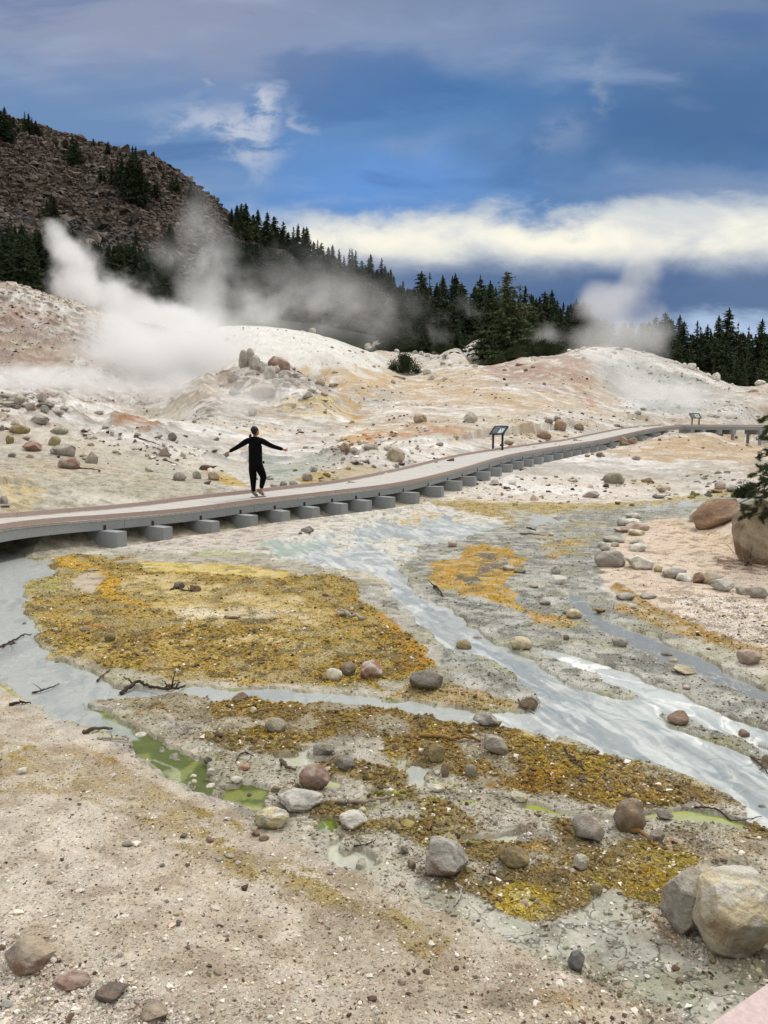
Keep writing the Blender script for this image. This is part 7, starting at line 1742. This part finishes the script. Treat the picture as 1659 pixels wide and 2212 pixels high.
def steam(name, label, specs, dens, nscale, lo, hi, group=None, **k):
    """specs: (sheet x, y, distance, half width px, half height px, half depth m, weight)"""
    bl = []; mn = np.full(3, 1e9); mx = -mn
    for (x, y, Y, rx, rz, ry, w) in specs:
        c = at(x, y, Y); r_ = np.array((rx / FPX * Y, ry, rz / FPX * Y)); bl.append((c, r_, w)); mn = np.minimum(mn, c - r_); mx = np.maximum(mx, c + r_)
    # domain: the hull of the puffs' bounding spheres
    b = bmesh.new()
    for c, r_, w in bl:
        q = bmesh.ops.create_icosphere(b, subdivisions=1, radius=1.06)['verts']
        for v in q: v.co = Vector((v.co.x * r_[0] * 1.15 + c[0], v.co.y * r_[1] * 1.15 + c[1], v.co.z * r_[2] * 1.15 + c[2]))
    h = bmesh.ops.convex_hull(b, input=b.verts); 
    bmesh.ops.delete(b, geom=[g for g in h['geom_interior'] if isinstance(g, bmesh.types.BMVert)], context='VERTS')
    bmesh.ops.delete(b, geom=[f for f in b.faces if not any(True for _ in f.edges)], context='FACES_ONLY')
    me = bpy.data.meshes.new(name); 
    vv = [v.co.copy() for v in b.verts]; b.free()
    b = bmesh.new(); [b.verts.new(c) for c in vv]; h = bmesh.ops.convex_hull(b, input=b.verts); loose = [v for v in b.verts if not v.link_faces]; bmesh.ops.delete(b, geom=loose, context='VERTS'); bmesh.ops.recalc_face_normals(b, faces=b.faces); b.to_mesh(me); b.free()
    me.materials.append(steam_mat(name, bl, dens, nscale, lo, hi, **k)); o = bpy.data.objects.new(name, me); COL.objects.link(o)
    return tag(o, label, 'steam', group, 'stuff')
steam('steam_plume', 'dense white steam column boiling up behind the bare hill', [(130, 520, 100, 62, 66, 9, 1.2), (175, 575, 98, 95, 80, 10, 1.3), (150, 635, 96, 75, 60, 10, 1.3), (250, 645, 94, 110, 90, 12, 1.2), (340, 700, 90, 140, 100, 14, 1.2), (420, 740, 90, 140, 90, 12, 1)], .46, .27, .32, 1.1, step=.22, erode=3.0)
steam('steam_plume', 'drifting pale steam veil between the bare hill and the white dome', [(320, 780, 64, 210, 115, 8, 1.2), (440, 750, 68, 140, 100, 8, 1), (270, 710, 70, 130, 80, 7, 1), (380, 850, 56, 150, 60, 6, .6)], .55, .26, .36, .60, step=.7)
steam('steam_plume', 'low thick steam bank behind the rim of the streaked bank', [(20, 825, 46, 140, 60, 5, 1.1), (150, 825, 48, 150, 64, 5, 1.2), (270, 830, 52, 120, 66, 5, 1), (-100, 820, 46, 130, 70, 5, 1.1)], .34, .40, .36, 1.0, step=.3, erode=3.4)
steam('steam_plume', 'tall thin steam drift before the talus slope', [(400, 660, 115, 120, 100, 12, 1), (450, 570, 135, 90, 120, 14, .8), (530, 650, 135, 130, 90, 14, .9), (430, 480, 150, 60, 90, 12, .4), (370, 610, 115, 70, 100, 10, .7)], .16, .14, .42, .66, step=.7)
steam('steam_veil', 'grey steam veil hanging before the wooded slope', [(640, 660, 115, 210, 100, 12, 1), (790, 680, 115, 170, 90, 12, .9), (560, 710, 108, 150, 80, 10, .9), (700, 580, 150, 190, 70, 14, .4)], .085, .16, .38, .68, step=.8)
steam('steam_plume', 'tall steam plume rising from the far white dome', [(1375, 735, 100, 140, 70, 9, 1.2), (1280, 730, 102, 90, 70, 9, 1.0), (1345, 660, 106, 115, 90, 10, 1.1), (1385, 580, 110, 95, 100, 10, 1.0), (1400, 505, 112, 80, 80, 10, .7), (1280, 655, 108, 90, 80, 10, .8), (1440, 700, 104, 70, 60, 8, .7)], .11, .20, .32, 1.0, step=.3, erode=2.1)
steam('steam_veil', 'thin steam curtain sliding down the grey crater face', [(1340, 800, 76, 110, 60, 4, 1), (1400, 845, 66, 150, 55, 4, 1), (1490, 860, 64, 130, 50, 4, .8), (1290, 775, 82, 90, 45, 4, 1)], .36, .3, .34, .68, step=1.0)
steam('steam_wisp', 'small wisp of steam among the dark wood', [(952, 715, 112, 40, 50, 3, 1)], .16, .35, .44, .72, step=1.2)
steam('steam_wisp', 'wisp of steam under the leaning pine', [(1180, 722, 99, 60, 30, 3, 1)], .22, .35, .40, .7, step=1.2)
steam('steam_wisp', 'twisting wisp of steam in front of the great bushy pine', [(1000, 655, 102, 40, 26, 3, .8), (1020, 675, 102, 34, 20, 3, .7)], .12, .35, .44, .75, step=1.2)
steam('steam_veil', 'faint steam over the grey mud pot behind the person', [(500, 870, 42, 150, 50, 3.5, 1), (560, 840, 46, 140, 55, 3.5, .8), (430, 900, 39, 100, 34, 3, .7)], .22, .35, .32, .7, step=1.3)

# ---------------------------------------------------------------- sky and light
SUN_EL, SUN_AZ = R(52), R(35)       # azimuth from the view direction, towards the far end of the walk
w = bpy.data.worlds.new('World'); sc.world = w; w.use_nodes = True; t = NT(w); t.n.clear()
out = t.n.new('ShaderNodeOutputWorld'); bg = t.n.new('ShaderNodeBackground'); bg.inputs['Strength'].default_value = .1; t.l.new(bg.outputs[0], out.inputs[0])
sky = t.n.new('ShaderNodeTexSky'); sky.sky_type = 'NISHITA'; sky.sun_disc = False; sky.sun_elevation = SUN_EL; sky.sun_rotation = SUN_AZ; sky.air_density = 1.4; sky.dust_density = 1.0; sky.ozone_density = 2.0
tc = t.n.new('ShaderNodeTexCoord'); D_ = tc.outputs['Generated']; sp = t.n.new('ShaderNodeSeparateXYZ'); t.l.new(D_, sp.inputs[0])
az = t.math('ARCTAN2', sp.outputs[0], sp.outputs[1]); el0 = t.math('ARCSINE', sp.outputs[2]); el = t.math('ARCTAN2', sp.outputs[2], t.math('MAXIMUM', sp.outputs[1], .3))
AZ = lambda x: math.atan((x - 829.5) / FPX); EL = lambda y: math.atan((1106 - y) / FPX) - PITCH
cv = t.n.new('ShaderNodeCombineXYZ'); t.l.new(az, cv.inputs[0]); t.l.new(t.math('MULTIPLY', el, 2.0), cv.inputs[1])
na = t.noise(cv.outputs[0], 2.6, 5, .5, .3); nb = t.noise(cv.outputs[0], 7, 6, .55, .3); nd = t.noise(cv.outputs[0], 22, 5, .6, .3)
wa = t.math('ADD', t.math('MULTIPLY', t.math('SUBTRACT', nb, .5), .16), t.math('MULTIPLY', t.math('SUBTRACT', nd, .5), .05))
wb = t.math('ADD', t.math('MULTIPLY', t.math('SUBTRACT', na, .5), .10), wa)
azw = t.math('ADD', az, wb); elw = t.math('ADD', el, t.math('MULTIPLY', wa, .6))
def blob(x, y, rx, ry, soft=1.0, warp=True):
    A_ = azw if warp else az; E__ = elw if warp else el
    dx = t.math('DIVIDE', t.math('SUBTRACT', A_, AZ(x)), rx / FPX); dy = t.math('DIVIDE', t.math('SUBTRACT', E__, EL(y)), ry / FPX)
    r_ = t.math('SQRT', t.math('ADD', t.math('MULTIPLY', dx, dx), t.math('MULTIPLY', dy, dy)))
    return t.ramp(r_, 1.0, 1 - soft, 0, 1)
S = 9.4
def c_(h, k=1.0): return (*(hx(h) * S * k), 1.0)
# the gaps of blue keep the sky texture, tinted by the thin cloud in front of it
blue = t.mix(.88, sky.outputs[0], c_('4f7cb2'))
cs_ = t.n.new('ShaderNodeCombineXYZ'); t.l.new(t.math('MULTIPLY', az, 1.2), cs_.inputs[0]); t.l.new(t.math('MULTIPLY', el, 5.5), cs_.inputs[1]); ns = t.noise(cs_.outputs[0], 2.6, 6, .5, .5)
col = blue
col = t.mix(t.ramp(elw, EL(300), EL(-40), 0, .85), col, c_('7484a2'))
col = t.mix(t.math('MULTIPLY', blob(300, 40, 900, 220), .75), col, c_('959cb4'))
col = t.mix(t.math('MULTIPLY', blob(900, 90, 460, 90), .5), col, c_('8b9cba'))
col = t.mix(t.math('MULTIPLY', blob(160, 290, 620, 170), .8), col, c_('6e8bb2'))
col = t.mix(t.math('MULTIPLY', blob(1500, 250, 700, 240), .8), col, c_('44658f'))
col = t.mix(t.math('MULTIPLY', blob(1000, 200, 420, 90), .6), col, c_('4a78ac'))
col = t.mix(t.math('MULTIPLY', blob(810, 400, 380, 110), .85), col, c_('6694d2'))
col = t.mix(t.math('MULTIPLY', t.ramp(ns, .52, .70), .40), col, c_('a2b2cc'))
col = t.mix(t.math('MULTIPLY', t.ramp(ns, .48, .34), .45), col, c_('3f659a'))
col = t.mix(t.math('MULTIPLY', blob(560, 470, 190, 60), .6), col, c_('a4b8d6'))
col = t.mix(t.math('MULTIPLY', blob(1500, 410, 360, 60), .7), col, c_('8093b2'))
# slate cloud base under the bright band
col = t.mix(t.math('MULTIPLY', t.ramp(elw, EL(520), EL(590)), t.ramp(az, AZ(560), AZ(900))), col, c_('5f7699'))
col = t.mix(t.math('MULTIPLY', blob(1250, 640, 420, 60), .8), col, c_('4c6690'))
col = t.mix(t.math('MULTIPLY', t.ramp(elw, EL(660), EL(720)), t.ramp(az, AZ(1300), AZ(1500))), col, c_('a9bdd8'))
# the bright band
elw2 = t.math('ADD', el, t.math('MULTIPLY', wa, .25)); top = t.math('SUBTRACT', elw, t.math('MULTIPLY', t.math('SUBTRACT', az, AZ(1100)), .03))
band = t.math('MULTIPLY', t.ramp(top, EL(430), EL(505)), t.ramp(elw2, EL(605), EL(540))); band = t.math('MULTIPLY', band, t.ramp(azw, AZ(500), AZ(700)))
band = t.math('MULTIPLY', band, t.ramp(nb, .2, .5, .8, 1.0)); bc = t.mix(t.ramp(nb, .3, .6), c_('d8dad8'), c_('f6f2e2', 1.0)); bc = t.mix(t.ramp(elw2, EL(515), EL(585), 0, .8), bc, c_('98a3b4'))
col = t.mix(band, col, bc)
# a few drifting scraps of steam-coloured cloud
for (x, y, rx, ry, k) in ((606, 208, 60, 46, 1.0), (590, 250, 80, 56, .8), (530, 290, 120, 76, .8), (450, 265, 140, 56, .6), (560, 335, 80, 90, .5), (680, 260, 30, 60, .5), (470, 180, 24, 18, .4), (1260, 190, 40, 90, .25), (1180, 290, 90, 60, .2)):
    f = t.math('MULTIPLY', blob(x, y, rx, ry), t.math('MULTIPLY', t.ramp(nd, .34, .60), k * .8)); col = t.mix(f, col, c_('c9ced8'))
# overcast dome outside the view: pale cloud overhead and behind
ov = t.math('MAXIMUM', t.ramp(el0, EL(-80), EL(-80) + .5), t.ramp(t.math('ABSOLUTE', az), .62, 1.3))
cc = t.mix(t.ramp(el0, .05, 1.2), c_('9aa2b0', .62), c_('f2f0ec', 1.75)); cc = t.mix(t.ramp(el0, .0, -.2), cc, c_('807868'))
col = t.mix(ov, col, cc)
t.l.new(col, bg.inputs[0])
sl = bpy.data.lights.new('sun', 'SUN'); sl.energy = 1.5; sl.angle = R(10); sl.color = (1, .96, .9)
so = bpy.data.objects.new('sun', sl); COL.objects.link(so)
sd = Vector((math.sin(SUN_AZ) * math.cos(SUN_EL), math.cos(SUN_AZ) * math.cos(SUN_EL), math.sin(SUN_EL))); so.rotation_euler = (-sd).to_track_quat('-Z', 'Y').to_euler(); so.location = (0, 0, 60)
vs = sc.view_settings; vs.view_transform = 'Standard'; vs.look = 'None'; vs.exposure = 0.2; vs.gamma = 1
cy = sc.cycles; cy.use_denoising = True; cy.max_bounces = 8; cy.diffuse_bounces = 3; cy.glossy_bounces = 2; cy.transmission_bounces = 2; cy.volume_bounces = 5; cy.transparent_max_bounces = 8
cy.use_adaptive_sampling = True; cy.adaptive_threshold = .02; cy.volume_max_steps = 256; cy.caustics_reflective = False; cy.caustics_refractive = False
